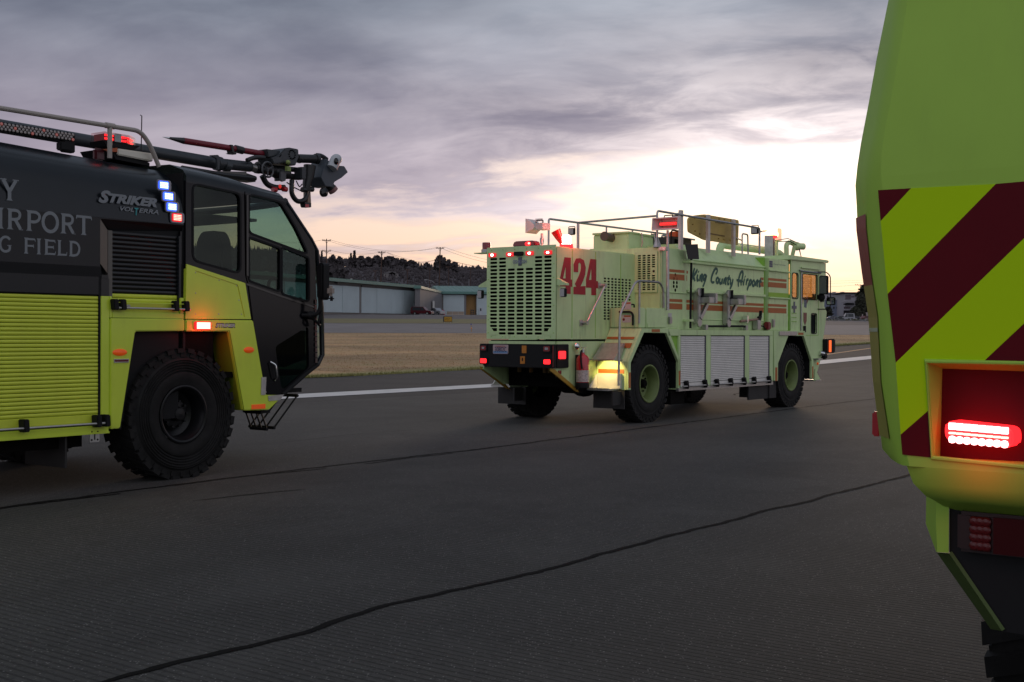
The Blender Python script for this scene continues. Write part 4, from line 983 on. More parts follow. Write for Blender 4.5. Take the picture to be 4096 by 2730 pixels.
# section between tank and cab
MB().box(XC0, XC1, YS-.02, TW-YS+.02, ZB, (4.849,3.051)[1]).build('pump_compartment', PALE, T, bevel=.015)
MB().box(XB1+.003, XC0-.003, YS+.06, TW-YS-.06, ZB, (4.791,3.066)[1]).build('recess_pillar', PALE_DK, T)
rib(XC0-.005, XC1+.01, (4.846,2.825)[1], (4.847,2.781)[1], YS-.02, .045)
rib(XC0-.005, XC1+.01, (4.853,2.272)[1], (4.854,2.229)[1], YS-.02, .045)
MB().box(XC0+.002, XC1-.003, YS-.0235, YS-.0205, (4.853,2.275)[1], (4.852,2.361)[1]).build('bright_panel', mat('bright green strip', (.27, .46, .03), .5), T)
XD0 = (5.998,2.567)[0]
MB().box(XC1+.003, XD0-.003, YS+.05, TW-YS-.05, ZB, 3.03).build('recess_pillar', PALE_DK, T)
# orange bands
def band(x0, x1, za, zbb, y): MB().box(x0, x1, y-.003, y-.0006, min(za, zbb), max(za, zbb)).build('orange_band', ORANGE, T, smooth=False)
A_, B_, C_ = YS-.006, YS+.03, YS-.0205
u0, u1, u2, u3 = (1.052,2.651)[1], (1.053,2.601)[1], (1.053,2.569)[1], (1.054,2.467)[1]
l0, l1, l2, l3 = (1.468,2.127)[1], (1.469,2.076)[1], (1.469,2.049)[1], (1.470,1.945)[1]
band(XW+.22, XA1-.10, u0, u1, A_); band(XW+.22, XA1-.10, u2, u3, A_)
band(XW+.22, (1.308,2.105)[0], l0, l1, A_); band(XW+.22, (1.308,2.105)[0], l2, l3, A_)
band(XA1+.01, (1.581,2.665)[0], u0, u1, B_); band(XA1+.01, (1.543,2.663)[0], u2, u3, B_)
band((4.598,2.593)[0], XB1-.03, u0, u1, B_); band((4.563,2.592)[0], XB1-.03, u2, u3, B_)
band(XA1+.01, XB1-.02, l0, l1, B_); band(XA1+.01, XB1-.02, l2, l3, B_)
for za, zb_ in ((u0, u1), (u2, u3), (l0, l1), (l2, l3)): band((4.840,2.602)[0], (5.717,2.635)[0], za, zb_, C_)
# brush script lettering
SCR = [[(1.829,2.712), (1.790,2.647), (1.768,2.562), (1.778,2.498)], [(1.934,2.695), (1.874,2.632), (1.784,2.556)], [(1.784,2.556), (1.817,2.518), (1.843,2.474)],
 [(1.947,2.602), (1.924,2.541), (1.940,2.490), (1.983,2.515)], [(1.966,2.662), (1.982,2.641)],
 [(2.057,2.600), (2.019,2.483)], [(2.032,2.526), (2.091,2.594), (2.124,2.591), (2.092,2.495), (2.131,2.488)],
 [(2.284,2.597), (2.210,2.604), (2.161,2.550), (2.181,2.513), (2.241,2.544), (2.284,2.597), (2.241,2.506), (2.182,2.419), (2.139,2.381)],
 [(2.656,2.632), (2.717,2.692), (2.702,2.734), (2.634,2.733), (2.553,2.661), (2.487,2.563), (2.483,2.501), (2.534,2.474), (2.602,2.491)],
 [(2.766,2.574), (2.712,2.567), (2.678,2.522), (2.705,2.477), (2.750,2.486), (2.775,2.535), (2.749,2.571)],
 [(2.833,2.567), (2.808,2.508), (2.838,2.468), (2.896,2.492), (2.933,2.566)], [(2.933,2.566), (2.907,2.492), (2.934,2.469)],
 [(3.011,2.569), (2.976,2.465)], [(2.984,2.514), (3.053,2.573), (3.085,2.562), (3.054,2.478), (3.086,2.464)],
 [(3.223,2.638), (3.160,2.521), (3.161,2.467), (3.210,2.478)], [(3.128,2.576), (3.273,2.576)],
 [(3.282,2.566), (3.257,2.505), (3.283,2.471), (3.338,2.503), (3.374,2.576)], [(3.374,2.576), (3.326,2.468), (3.241,2.372)],
 [(3.609,2.433), (3.600,2.497), (3.629,2.607), (3.701,2.705), (3.767,2.732), (3.801,2.704), (3.775,2.613), (3.715,2.501), (3.737,2.462)], [(3.523,2.559), (3.648,2.548), (3.792,2.544)],
 [(3.874,2.597), (3.821,2.505), (3.837,2.468)], [(3.887,2.649), (3.905,2.628)],
 [(3.977,2.589), (3.934,2.471)], [(3.949,2.540), (4.000,2.584), (4.045,2.583)],
 [(4.100,2.577), (4.040,2.462), (3.980,2.375)], [(4.073,2.554), (4.141,2.582), (4.168,2.548), (4.123,2.490), (4.062,2.475)],
 [(4.312,2.578), (4.255,2.573), (4.210,2.519), (4.238,2.474), (4.291,2.481), (4.324,2.533), (4.296,2.575)],
 [(4.398,2.574), (4.348,2.471)], [(4.371,2.535), (4.421,2.575), (4.468,2.574), (4.429,2.486), (4.469,2.475)],
 [(4.598,2.635), (4.534,2.520), (4.539,2.471), (4.593,2.486)], [(4.491,2.570), (4.639,2.567)]]
def smooth2(P, n=4):
    out = []
    for i in range(len(P)-1):
        p0, p1, p2, p3 = P[max(0, i-1)], P[i], P[i+1], P[min(len(P)-1, i+2)]
        for k in range(n):
            t = k/n; out.append(tuple(.5*((2*b)+(-a+c)*t+(2*a-5*b+4*c-d)*t*t+(-a+3*b-3*c+d)*t**3) for a, b, c, d in zip(p0, p1, p2, p3)))
    return out+[P[-1]]
mb = MB()
for i, st in enumerate(SCR):
    P_ = smooth2(st); n = len(P_); e = (i % 7)*.00035
    mb.ribbon(P_, [.040+.018*math.sin(math.pi*k/(n-1)) for k in range(n)], B_-.0040-e, B_-.0036-e)
mb.build('script_lettering', TEAL, T, smooth=False, kind='stuff')
# county logo on the pump compartment
(a, az), (b, bz) = (4.889,3.004), (5.041,2.871)
lg = MB()
for k in range(3):
    zz = bz+(az-bz)*(k+.02)/3; h = (az-bz)/3*.88
    lg.box(a, a+.045, YS-.0235, YS-.0208, zz, zz+h); lg.box(a+.052, b, YS-.0235, YS-.0208, zz, zz+h)
lg.build('logo_block', mat('slate violet logo', (.085, .085, .14), .5), T, smooth=False)
(a, az), (b, bz) = (5.089,2.986), (5.670,2.886)
text_mesh('King County', a, bz+.04, b, az-.03, YS-.0225, offset=.004).build('logo_lettering', mat('slate violet logo', (.085, .085, .14), .5), T, smooth=False)
# cab ---------------------------------------------------------
YC = .12
def rb(p, q, r=.05): return rnd(rect(min(p[0], q[0]), min(p[1], q[1]), max(p[0], q[0]), max(p[1], q[1])), r, 3)
ch = [rb((6.047,2.800), (6.339,2.272), .07), rb((6.580,2.800), (7.354,2.270), .04), rb((7.531,2.796), (7.725,2.243), .05), rb((7.056,1.962), (7.329,1.537), .06)]
roofz = (5.991,3.068)[1]
cabo = [(XD0, ZB), (XD0, roofz), (7.848,3.092), (7.852,2.809), (7.762,2.135), (7.908,2.014), (7.878,1.872), (7.715,1.412), (7.681,1.094), (7.383,0.677), (7.198,0.576), (7.157,0.801), (6.763,1.494), (XD0, ZB)]
cabo = cabo[:-1]
nose = [p for p in cabo]
for y0, y1 in ((YC, YC+.03), (TW-YC-.03, TW-YC)): MB().prism(cabo, y0, y1, holes=ch).build('cab_side', PALE, T, limit=50)
(cx0, cz0) = 7.848,3.092; (cx1, cz1) = 7.852,2.809; (cx2, cz2) = 7.762,2.135; (cx3, cz3) = 7.908,2.014; (cx5, cz5) = 7.715,1.412; (cx6, cz6) = 7.681,1.094; (cx7, cz7) = 7.383,0.677
for (xa, za), (xb, zb_), nm in (((cx2, cz2), (cx3, cz3), 'cab_nose'), ((cx3, cz3), (cx5, cz5), 'cab_nose'), ((cx5, cz5), (cx7, cz7), 'cab_nose')):
    MB().prism([(xa, za), (xb, zb_), (xb-.03, zb_), (xa-.03, za)], YC+.03, TW-YC-.03).build(nm, PALE, T)
MB().prism([(cx1, cz0), (cx1-.03, cz0), (cx2-.03, cz2), (cx2, cz2)], YC+.03, TW-YC-.03).v
fr = MB()
for y0, y1 in ((YC+.03, YC+.13), (TW/2-.05, TW/2+.05), (TW-YC-.13, TW-YC-.03)): fr.prism([(cx1, cz0), (cx1-.04, cz0), (cx2-.04, cz2), (cx2, cz2)], y0, y1)
fr.build('windscreen_frame', PALE, T)
MB().prism([(cx1-.02, cz0), (cx1-.026, cz0), (cx2-.026, cz2), (cx2-.02, cz2)], YC+.13, TW-YC-.13).build('windscreen', OLDGLASS, T)
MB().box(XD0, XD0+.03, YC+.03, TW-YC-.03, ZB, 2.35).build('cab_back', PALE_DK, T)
MB().box(XD0+.03, 7.5, YC+.03, TW-YC-.03, ZB-.05, ZB+.02).build('cab_floor', UNDER, T)
(rx1, rz1) = 7.893,3.118; (rx0, _) = 5.833,3.108
MB().prism([(rx0, roofz), (rx1, rz1-.02), (rx1, rz1+.04), (rx0+.02, roofz+.10)], YC-.05, TW-YC+.05).build('cab_roof', PALE, T, bevel=.012)
for i, h in enumerate(ch):
    xs = [p[0] for p in h]; zs = [p[1] for p in h]; c_ = (sum(xs)/len(xs), sum(zs)/len(zs))
    big = [(c_[0]+(p[0]-c_[0])*1.0+math.copysign(.014, p[0]-c_[0]), c_[1]+(p[1]-c_[1])+math.copysign(.014, p[1]-c_[1])) for p in h]
    f_ = MB().prism(big, YC-.012, YC-.001, holes=[h]).build('window_rubber', MATBLK, T, limit=50)
    MB().prism(h, YC+.012, YC+.016).build('window_glass', DARKGLASS if i == 3 else OLDGLASS, f_)
    f_ = MB().prism(big, TW-YC+.001, TW-YC+.012, holes=[h]).build('window_rubber', MATBLK, T, limit=50)
    MB().prism(h, TW-YC-.016, TW-YC-.012).build('window_glass', DARKGLASS if i == 3 else OLDGLASS, f_)
# door outline, gutter, hinges, handle
(q0, r0), (q1, r1) = (6.496,2.865), (7.439,1.496)
dd = MB()
for a, b, c, d in ((q0-.01, q0, r1, r0), (q1, q1+.01, r1, r0), (q0, q1, r1-.01, r1), (q0, q1, r0, r0+.01)): dd.box(a, b, YC-.004, YC-.0008, c, d)
dd.build('door_gap', PALE_DK, T)
MB().cyl((q0-.015, YC-.02, r1+.1), (q0-.015, YC-.02, r0-.02), .016).build('door_hinge', STEEL, T)
MB().box(q0-.02, q1+.04, YC-.04, YC-.001, r0+.06, r0+.085).build('rain_gutter', PALE, T)
MB().bend([(q0-.1, YC-.01, r0+.01), (q0-.05, YC-.05, r0-.01), (q1+.02, YC-.05, r0-.01), (q1+.02, YC-.01, r0-.01)], .018).build('window_bar', STEEL, T)
MB().box((6.632,1.651)[0], (6.716,1.652)[0], YC-.03, YC-.001, (6.633,1.558)[1], (6.632,1.694)[1]).build('door_handle', MATBLK, T)
# fire service emblem and stickers
(ex0, ez0) = 6.724,1.857
MB().prism([(ex0-.09, ez0+.12), (ex0+.09, ez0+.12), (ex0+.08, ez0-.06), (ex0, ez0-.16), (ex0-.08, ez0-.06)], YC-.004, YC-.001).build('shield_emblem', mat('brick red emblem', (.22, .07, .05), .5, var=.4, vscale=25), T, smooth=False)
MB().prism([(ex0-.06, ez0+.42), (ex0+.09, ez0+.40), (ex0+.07, ez0+.22), (ex0-.05, ez0+.24)], YC-.004, YC-.001).build('eagle_emblem', mat('blue grey emblem', (.16, .18, .22), .5, var=.5, vscale=25), T, smooth=False)
MB().prism([(ex0-.15, ez0+.48), (ex0-.08, ez0+.40), (ex0-.12, ez0+.30)], YC-.004, YC-.001).build('flame_mark', REDPLASTIC, T, smooth=False)
MB().prism([(ex0+.08, ez0+.50), (ex0+.16, ez0+.38), (ex0+.08, ez0+.30)], YC-.004, YC-.001).build('flame_mark', REDPLASTIC, T, smooth=False)
(ex1, ez1) = 6.155,2.082
MB().prism([(ex1-.03, ez1-.12), (ex1+.03, ez1-.12), (ex1+.03, ez1-.03), (ex1+.11, ez1-.03), (ex1+.11, ez1+.03), (ex1+.03, ez1+.03), (ex1+.03, ez1+.12), (ex1-.03, ez1+.12), (ex1-.03, ez1+.03), (ex1-.11, ez1+.03), (ex1-.11, ez1-.03), (ex1-.03, ez1-.03)], YC-.012, YC-.001).build('cross_badge', mat('slate badge', (.09, .10, .14), .4), T)
vm = MB()
for k, zz in enumerate((1255, 1310, 1365)):
    z = (1.5+(1336+4-(850+zz*.31888))/4892*24.6)
    for dx in (-.12, -.03, .06): vm.prism([(ex1+dx, z), (ex1+dx+.05, z), (ex1+dx+.05, z+.012), (ex1+dx, z+.012)], YC-.012, YC-.001)
vm.build('door_louvres', PALE_DK, T, kind='stuff')
# interior
for y_ in (.55, 1.75):
    st = MB().box(XD0+.25, XD0+.75, y_-.05, y_+.45, 1.95, 2.08).build('seat', MATBLK, T, bevel=.03)
    MB().box(XD0+.18, XD0+.30, y_-.05, y_+.45, 2.05, 2.62).build('seat_back', MATBLK, st, bevel=.03)
MB().box(7.35, 7.75, YC+.05, TW-YC-.05, 1.9, 2.22).build('dashboard', MATBLK, T, bevel=.03)
MB().bend([(7.3, .8, 2.1), (7.1, .8, 2.38)], .02).lathe([(.19, .78), (.20, .80), (.19, .82)], 7.08, 2.42, seg=20).build('steering_wheel', MATBLK, T)
MB().bend([(XD0+.5, .5, 2.95), (XD0+.5, .5, 2.72), (XD0+.75, .5, 2.72)], .015).build('radio_microphone', MATBLK, T)
# mirrors
ma = MB().bend([(7.177,2.869)[0:1]+(.12,)+((7.177,2.869)[1],), ((7.463,2.878)[0], -.05, (7.463,2.878)[1]), ((7.567,2.792)[0], -.10, (7.567,2.792)[1]), ((7.576,2.129)[0], -.10, (7.576,2.129)[1]), ((7.651,2.065)[0], -.02, (7.651,2.065)[1]), ((7.409,2.067)[0], .12, (7.409,2.067)[1])], .012, .06).build('mirror_arm', MATBLK, T)
def mirror(x0, x1, z0, z1, yy, par, face): 
    o = MB().prism(rnd(rect(yy-.10, z0, yy+.10, z1), .03, 3), x0, x1, 'x').build('mirror', MATBLK, par, bevel=.01)
    MB().prism(rnd(rect(yy-.08, z0+.02, yy+.08, z1-.02), .02, 3), x0-.006, x0-.001, 'x').build('mirror_face', face, o)
MFACE = mat('mirror glass', (.45, .5, .5), .05, 1.)
(mx0, mz1) = 7.283,2.789; (_, mz0) = 7.289,2.382; mirror(mx0, mx0+.05, mz0, mz1, -.06, ma, MFACE)
(mx0, mz1) = 7.489,2.327; (_, mz0) = 7.491,2.153; mirror(mx0, mx0+.04, mz0, mz1, -.14, ma, MFACE)
(mx0, mz0) = 7.355,2.325; MB().ball((mx0, .02, mz0), .05, .09, .09).build('round_mirror', MATBLK, ma)
# front bumper and step
(fx, fz1) = 7.685,1.415; (fx1, fz0) = 8.176,1.101
MB().box(fx, fx1, .02, TW-.02, fz0, fz1).build('front_bumper', MATBLK, T, bevel=.02)
(lx, lz) = 7.852,1.253; MB().box(lx-.055, lx+.055, .005, .018, lz-.13, lz+.13).build('turn_signal', mat('lit amber lens', (.8, .15, .02), .3, emit=(1, .12, .02), es=1.1), T)
(lx, lz) = 7.527,1.088; MB().cyl((lx-.06, .1, lz+.02), (lx+.06, .06, lz), .05).build('horn', CHROME, T)
(lx, lz) = 7.662,1.034; MB().cyl((lx-.03, .1, lz), (lx+.09, .1, lz), .07).build('fog_lamp', MATBLK, T)
(lx, lz) = 7.400,0.875; MB().ball((lx, .11, lz), .03, .02, .03).build('side_reflector', AMBER, T)
(lx, lz) = 7.231,0.980; MB().box(lx-.10, lx+.12, -.02, .14, lz-.02, lz+.01).build('foot_step', ALU, T)
(lx, lz) = 7.181,0.541; MB().prism([(lx-.12, lz+.22), (lx+.14, lz), (lx+.14, lz-.03), (lx-.16, lz-.03)], .02, .05).build('step_gusset', PALE, T); MB().box(lx-.12, lx+.16, .0, .32, lz-.04, lz-.01).build('foot_step', ALU, T)
# fenders -----------------------------------------------------
def arch_band(inner, outer, y0, y1, name, label=None): return MB().prism(outer+list(reversed(inner)), y0, y1).build(name, PALE, T, bevel=.006, label=label)
ri = [(-0.628,0.575), (-0.632,1.023), (-0.210,1.528), (0.551,1.523), (0.978,1.017), (0.970,0.551)]
ro = [(-0.706,0.577), (-0.710,1.047), (-0.291,1.599), (0.611,1.604), (1.041,1.038), (1.046,0.523)]
mir = lambda pts: pts
arch_band(ri, ro, .0, .05, 'rear_fender'); arch_band(ri, ro, TW-.05, TW, 'rear_fender')
def strip(poly, y0, y1, name, m):      # the inner liner of a wheel arch
    mb = MB()
    for (a, az), (b, bz) in zip(poly, poly[1:]):
        d = Vector((b-a, bz-az)).normalized(); n_ = Vector((-d.y, d.x))*.02; mb.prism([(a, az), (b, bz), (b+n_.x, bz+n_.y), (a+n_.x, az+n_.y)], y0, y1)
    return mb.build(name, m, T, smooth=False)
strip(ri, .051, .60, 'arch_liner', MATBLK); strip(ri, TW-.60, TW-.051, 'arch_liner', MATBLK)
MB().prism([ri[1], ri[2], ri[3], ri[4], ri[5], ri[0]], .61, .63).build('arch_wall', UNDER, T)
# landing over the rear wheel and the sloping stair face
(bx0, bz0_) = ro[2]; (bx1, bz1_) = ro[3]
MB().box(bx0, .98, .05, ry0-.001, bz0_-.03, bz0_+.002).build('landing', ALU, T)
MB().box(bx1, 1.0, .0, .6, bz0_-.12, bz0_+.0).build('landing_edge', PALE, T)
def quad3(a, b, c, d, t=.02):
    a, b, c, d = map(Vector, (a, b, c, d)); n = (b-a).cross(d-a).normalized()*t; m = MB(); m.v = [tuple(q) for q in (a, b, c, d, a+n, b+n, c+n, d+n)]
    m.f = [(0, 1, 2, 3), (7, 6, 5, 4), (0, 4, 5, 1), (1, 5, 6, 2), (2, 6, 7, 3), (3, 7, 4, 0)]; return m
def stairs(y0, y1, mirror_=False):
    (ox0, oz0), (ox1, oz1), (ox2, oz2) = ro[0], ro[1], ro[2]
    quad3((ox1, y0, oz1), (ox1, y1, oz1), (ox2, y1, oz2), (ox2, y0, oz2), .03).build('stair_face', PALE, T)
    quad3((ox0, y0, oz0), (ox0, y1, oz0), (ox1, y1, oz1), (ox1, y0, oz1), .03).build('stair_face', PALE, T)
    P0 = lambda f, y, o=-.012: (ox1+(ox2-ox1)*f+o, y, oz1+(oz2-oz1)*f+.004)
    for f0, f1 in ((.40, .545), (.665, .735)):
        quad3(P0(f0, y0+.01), P0(f0, y1-.02), P0(f1, y1-.02), P0(f1, y0+.01), .002).build('orange_band', ORANGE, T, smooth=False)
    zl = oz1-.03; MB().box(ox0-.006, ox0-.001, y0+.03, y1-.03, zl-.17, zl-.10).build('orange_band', ORANGE, T, smooth=False)
    a = y0+.03; b = y1-.02
    # upper tread on its bracket, and the lower boxed step
    zu = oz1+.04
    o = MB().box(ox1-.26, ox1+.10, a+.05, b, zu-.025, zu).build('tread', ALU, T, bevel=.004)
    MB().prism([(ox1-.20, zu), (ox1+.02, zu), (ox1+.16, zu+.26), (ox1+.10, zu+.26)], a+.08, b-.02).build('step_box', ALU, o)
    zlw = oz0+.02
    o = MB().box(ox0-.34, ox0, a+.10, b, zlw-.03, zlw).build('tread', ALU, T, bevel=.004)
    mg = MB()
    for k in range(9): yy = a+.10+(b-a-.10)*(k+.5)/9; mg.box(ox0-.345, ox0-.29, yy-.016, yy+.016, zlw, zlw+.012)
    mg.build('tread_teeth', ALU, o, kind='stuff')
    MB().box(ox0-.06, ox0-.002, a+.05, b-.02, zlw, zlw+(oz1-oz0)*.52).build('riser_plate', WHITE, o)
    MB().prism([(ox0-.33, zlw), (ox0-.07, zlw), (ox0-.07, zlw+(oz1-oz0)*.50)], b-.03, b-.01).build('step_gusset', WHITE, o)
    MB().box(ox0-.30, ox0+.02, a+.03, a+.06, .33, zlw-.04).build('flap_edge', FLAP, T)
    MB().box(ox0-.05, ox0-.03, y0+.0, y1+.04, .26, zlw-.03).build('mud_flap', FLAP, T)
stairs(.051, ry0-.01); stairs(TW-ry0+.01, TW-.051)
(a, az), (b, bz) = (0.039,1.589), (0.315,1.539); MB().box(a, b, -.004, -.001, bz, az).build('amber_reflector', ORANGE, T, smooth=False)
(a, az), (b, bz) = (-0.702,0.867), (-0.644,0.610); MB().box(a, b, -.004, -.001, bz, az).build('amber_reflector', ORANGE, T, smooth=False)
# front fender
fi = [(5.115,0.564), (5.120,0.920), (5.614,1.483), (6.389,1.479), (6.818,0.942), (6.812,0.560)]
fo = [(4.887,0.570), (4.882,0.924), (4.901,1.554), (6.448,1.559), (6.909,0.956), (6.915,0.550)]
fo[0] = (fo[0][0]+.05, fo[0][1]); fo[1] = (fo[1][0]+.05, fo[1][1])
arch_band(fi, fo, .0, .05, 'front_fender'); arch_band(fi, fo, TW-.05, TW, 'front_fender')
strip(fi, .051, .60, 'arch_liner', MATBLK); strip(fi, TW-.60, TW-.051, 'arch_liner', MATBLK)
MB().prism([fi[1], fi[2], fi[3], fi[4], fi[5], fi[0]], .61, .63).build('arch_wall', UNDER, T)
MB().box(fo[2][0], fo[3][0], .0, .12, fo[2][1]-.01, fo[2][1]+.03).build('fender_top', PALE, T)
(a, az), (b, bz) = (5.129,1.562), (5.991,1.489); MB().box(a, b, -.03, .06, bz, az+.01).build('tread_plate', ALU, T, bevel=.004)
(a, az), (b, bz) = (6.105,1.547), (6.367,1.501); MB().box(a, b, -.004, -.001, bz, az).build('amber_reflector', ORANGE, T, smooth=False)
(a, az), (b, bz) = (4.981,0.839), (5.076,0.565); MB().box(a, b, -.004, -.001, bz, az).build('amber_reflector', ORANGE, T, smooth=False)
(a, az), (b, bz) = (6.838,0.824), (6.900,0.572); MB().box(a, b, -.004, -.001, bz, az).build('amber_reflector', ORANGE, T, smooth=False)
# middle compartments with three roller shutters
mx0, mx1 = (0.979,1.286)[0], (4.872,1.263)[0]; mz0_, mz1_ = .525, 1.485
top_ = 1.583
doors = [((1.053,1.286)[0], (2.012,1.280)[0]), ((2.191,1.279)[0], (3.607,1.271)[0]), ((3.795,1.270)[0], (4.717,1.264)[0])]
MB().box(mx0, mx1, .05, TW-.05, mz0_, top_-.01).build('side_locker', PALE, T)
MB().box(mx0, mx1, .0, .13, mz1_, top_).build('locker_rail', PALE, T, bevel=.006)
MB().box(mx0, mx1, -.005, .05, mz0_-.03, mz0_+.03).build('locker_sill', ALU, T)
edges = [mx0]+[q for d in doors for q in d]+[mx1]
for i in range(0, len(edges), 2): MB().box(edges[i], edges[i+1], .0, .049, mz0_+.031, mz1_-.002).build('locker_post', PALE, T, bevel=.004)
for a, b in doors:
    z0, z1 = mz0_+.035, mz1_-.004
    MB().box(a+.002, b-.002, .035, .049, z0, z1).build('shutter_backing', MATBLK, T)
    n = int((z1-z0-.08)/.033); sl = MB()
    for k in range(n): z = z0+.08+.033*k; sl.prism([(.012, z+.003), (.006, z+.010), (.006, z+.024), (.012, z+.032), (.034, z+.032), (.034, z+.003)], a+.02, b-.05, 'x')
    sh = sl.build('roller_shutter', ALUSLAT, T, smooth=False, kind='stuff')
    MB().box(b-.048, b-.010, .0, .034, z0, z1).build('shutter_guide', mat('slate blue seal', (.035, .032, .06), .6), sh)
    MB().box(a+.02, b-.05, .006, .03, z0, z0+.075).build('shutter_foot', ALUSLAT, sh)
    MB().cyl((a-.01, -.055, z0+.02), (b-.01, -.055, z0+.02), .014).build('lift_bar', ALU, sh)
    nb = 3 if b-a > 1.3 else 2
    for k in range(nb):
        x = a+(b-a)*((.15, .88)[k] if nb == 2 else (.12, .52, .92)[k]); MB().prism([(x-.045, z0+.10), (x+.03, z0+.12), (x+.06, z0+.03), (x+.045, z0-.03), (x+.02, z0-.03), (x, z0+.03)], -.07, .004).build('bar_bracket', MATBLK, sh, bevel=.006)
(a, az), (b, bz) = (0.986,0.857), (1.045,0.601); MB().box(a, b, -.004, -.001, bz, az).build('amber_reflector', ORANGE, T, smooth=False)
(a, az) = 2.884,0.537; MB().box(a-.07, a+.07, -.004, .02, az-.03, az+.02).build('side_reflector', REDPLASTIC, T)
(a, az) = 2.270,0.467; MB().cyl((a, .5, mz0_), (a, .5, .32), .04).build('drain_pipe', UNDER, T)
MB().box(5.0-.22, 5.0-.20, .03, .70, .22, .62).build('mud_flap', FLAP, T)
(a, az), (b, bz) = (3.892,0.537), (4.961,0.219); MB().box(a, b+.2, .06, .09, bz, az+.03).build('mud_flap', FLAP, T)
MB().box(mx0-.1, mx0+.4, .10, 1.2, .26, .50).build('battery_box', UNDER, T)
# green inner cheek between the rear arch and the locker
MB().prism([ro[3], (mx0, ro[3][1]), (mx0, ro[4][1]+.25), (ro[4][0], ro[4][1])], .03, .05).build('arch_cheek', PALE_DK, T)
# wheels
RIMT = mat('lime green wheel paint', (.15, .20, .06), .5, var=.15, dirt=.4)
for wx in (0., 5.80):
    make_wheel(T, wx, .01, .66, 1, .665, .42, .315, RIMT, UNDER, dish=.14 if wx == 0 else .16)
    make_wheel(T, wx, TW-.01, .66, -1, .665, .42, .315, RIMT, UNDER, dish=.14)
# boxes on the landing
(a, az) = 0.792,1.968
lby1 = ry0-.01; lx = (-0.301,1.641)[0]; lz1 = (-0.279,1.950)[1]
lb = MB().box(lx, lx+.22, .05, lby1, bz0_+.01, lz1).build('label_box', PALE, T, bevel=.012)
MB().bend([(lx-.03, .15, bz0_+.05), (lx-.03, .15, bz0_+.28), (lx-.03, .42, bz0_+.28)], .018).build('box_strap', MATBLK, lb)
for z in (.10, .32):
    o = MB().box(lx-.003, lx-.0008, .20, .38, bz0_+z, bz0_+z+.13).build('warning_label', PAPER, lb, smooth=False)
    MB().box(lx-.0045, lx-.0032, .21, .34, bz0_+z+.095, bz0_+z+.12).build('label_band', ORANGE, o, smooth=False)
    MB().prism([(.345+.025*math.cos(t*.785), bz0_+z+.05+.025*math.sin(t*.785)) for t in range(8)], lx-.0045, lx-.0032, 'x').build('label_symbol', MATBLK if z > .2 else REDPLASTIC, o, smooth=False)
(wx0, wz1) = -0.077,1.950; (wx1, wz0) = 0.613,1.639
wb = MB().box(wx0, wx1, .04, .5, bz0_+.01, wz1).build('step_locker', PALE, T, bevel=.012)
MB().prism([(wx0+.02, bz0_+.09), (wx1, wz1-.12), (wx1, bz0_+.02), (wx0+.04, bz0_+.02)], .03, .0395).build('locker_crease', PALE, wb, bevel=.004)
MB().bend([(wx0-.15, .35, wz1), (wx0-.15, .35, wz1+.06), (wx0+.12, .35, wz1+.06), (wx0+.12, .35, wz1)], .014).build('grab_handle', MATBLK, wb)
# tall curved handrail of the stairs
P1, P2, P3, P4, P5, P6 = (-0.942,0.653), (-0.928,1.632), (-0.904,1.838), (-0.399,2.397), (0.384,2.400), (0.529,1.962)
hr = MB().bend([(P1[0], .05, P1[1]), (P3[0], .05, P3[1]), (P4[0], .05, P4[1]), (P5[0], .05, P5[1]), ((0.508,2.294)[0], .05, (0.508,2.294)[1]), (P6[0], .05, P6[1])], .020, .12, 10).build('stair_handrail', STEEL, T)
a, b = (-0.283,2.401), (-0.293,1.684); MB().cyl((a[0], .05, a[1]), (b[0], .05, b[1]), .018).build('handrail_post', STEEL, hr)
# pole of the flood light beside the body corner
a, b = (0.606,3.311), (0.619,1.923)
fp = MB().cyl((a[0], .02, a[1]), (b[0], .02, b[1]), .022).cyl((a[0], .02, a[1]-.3), (b[0], .02, b[1]), .030).build('floodlight_pole', ALU, T)
(a, az) = 0.591,2.989; MB().box(a-.08, a+.05, .0, .15, az-.03, az+.03).build('pole_clamp', ALU, fp, bevel=.01)
(a, az) = 0.834,1.748; MB().box(a-.05, a+.05, YS-.05, YS-.008, az-.06, az+.06).build('pole_latch', STEEL, T, bevel=.01)
MB().prism(rect((0.797,1.873)[0], (0.797,1.802)[1], (0.924,1.876)[0], (0.924,1.876)[1]), YS-.010, YS-.007).build('warning_label', PAPER, T, smooth=False)
(a, az) = 5.055,1.747; MB().box(a-.045, a+.045, YS-.06, YS-.021, az-.09, az+.07).build('panel_latch', STEEL, T, bevel=.01)
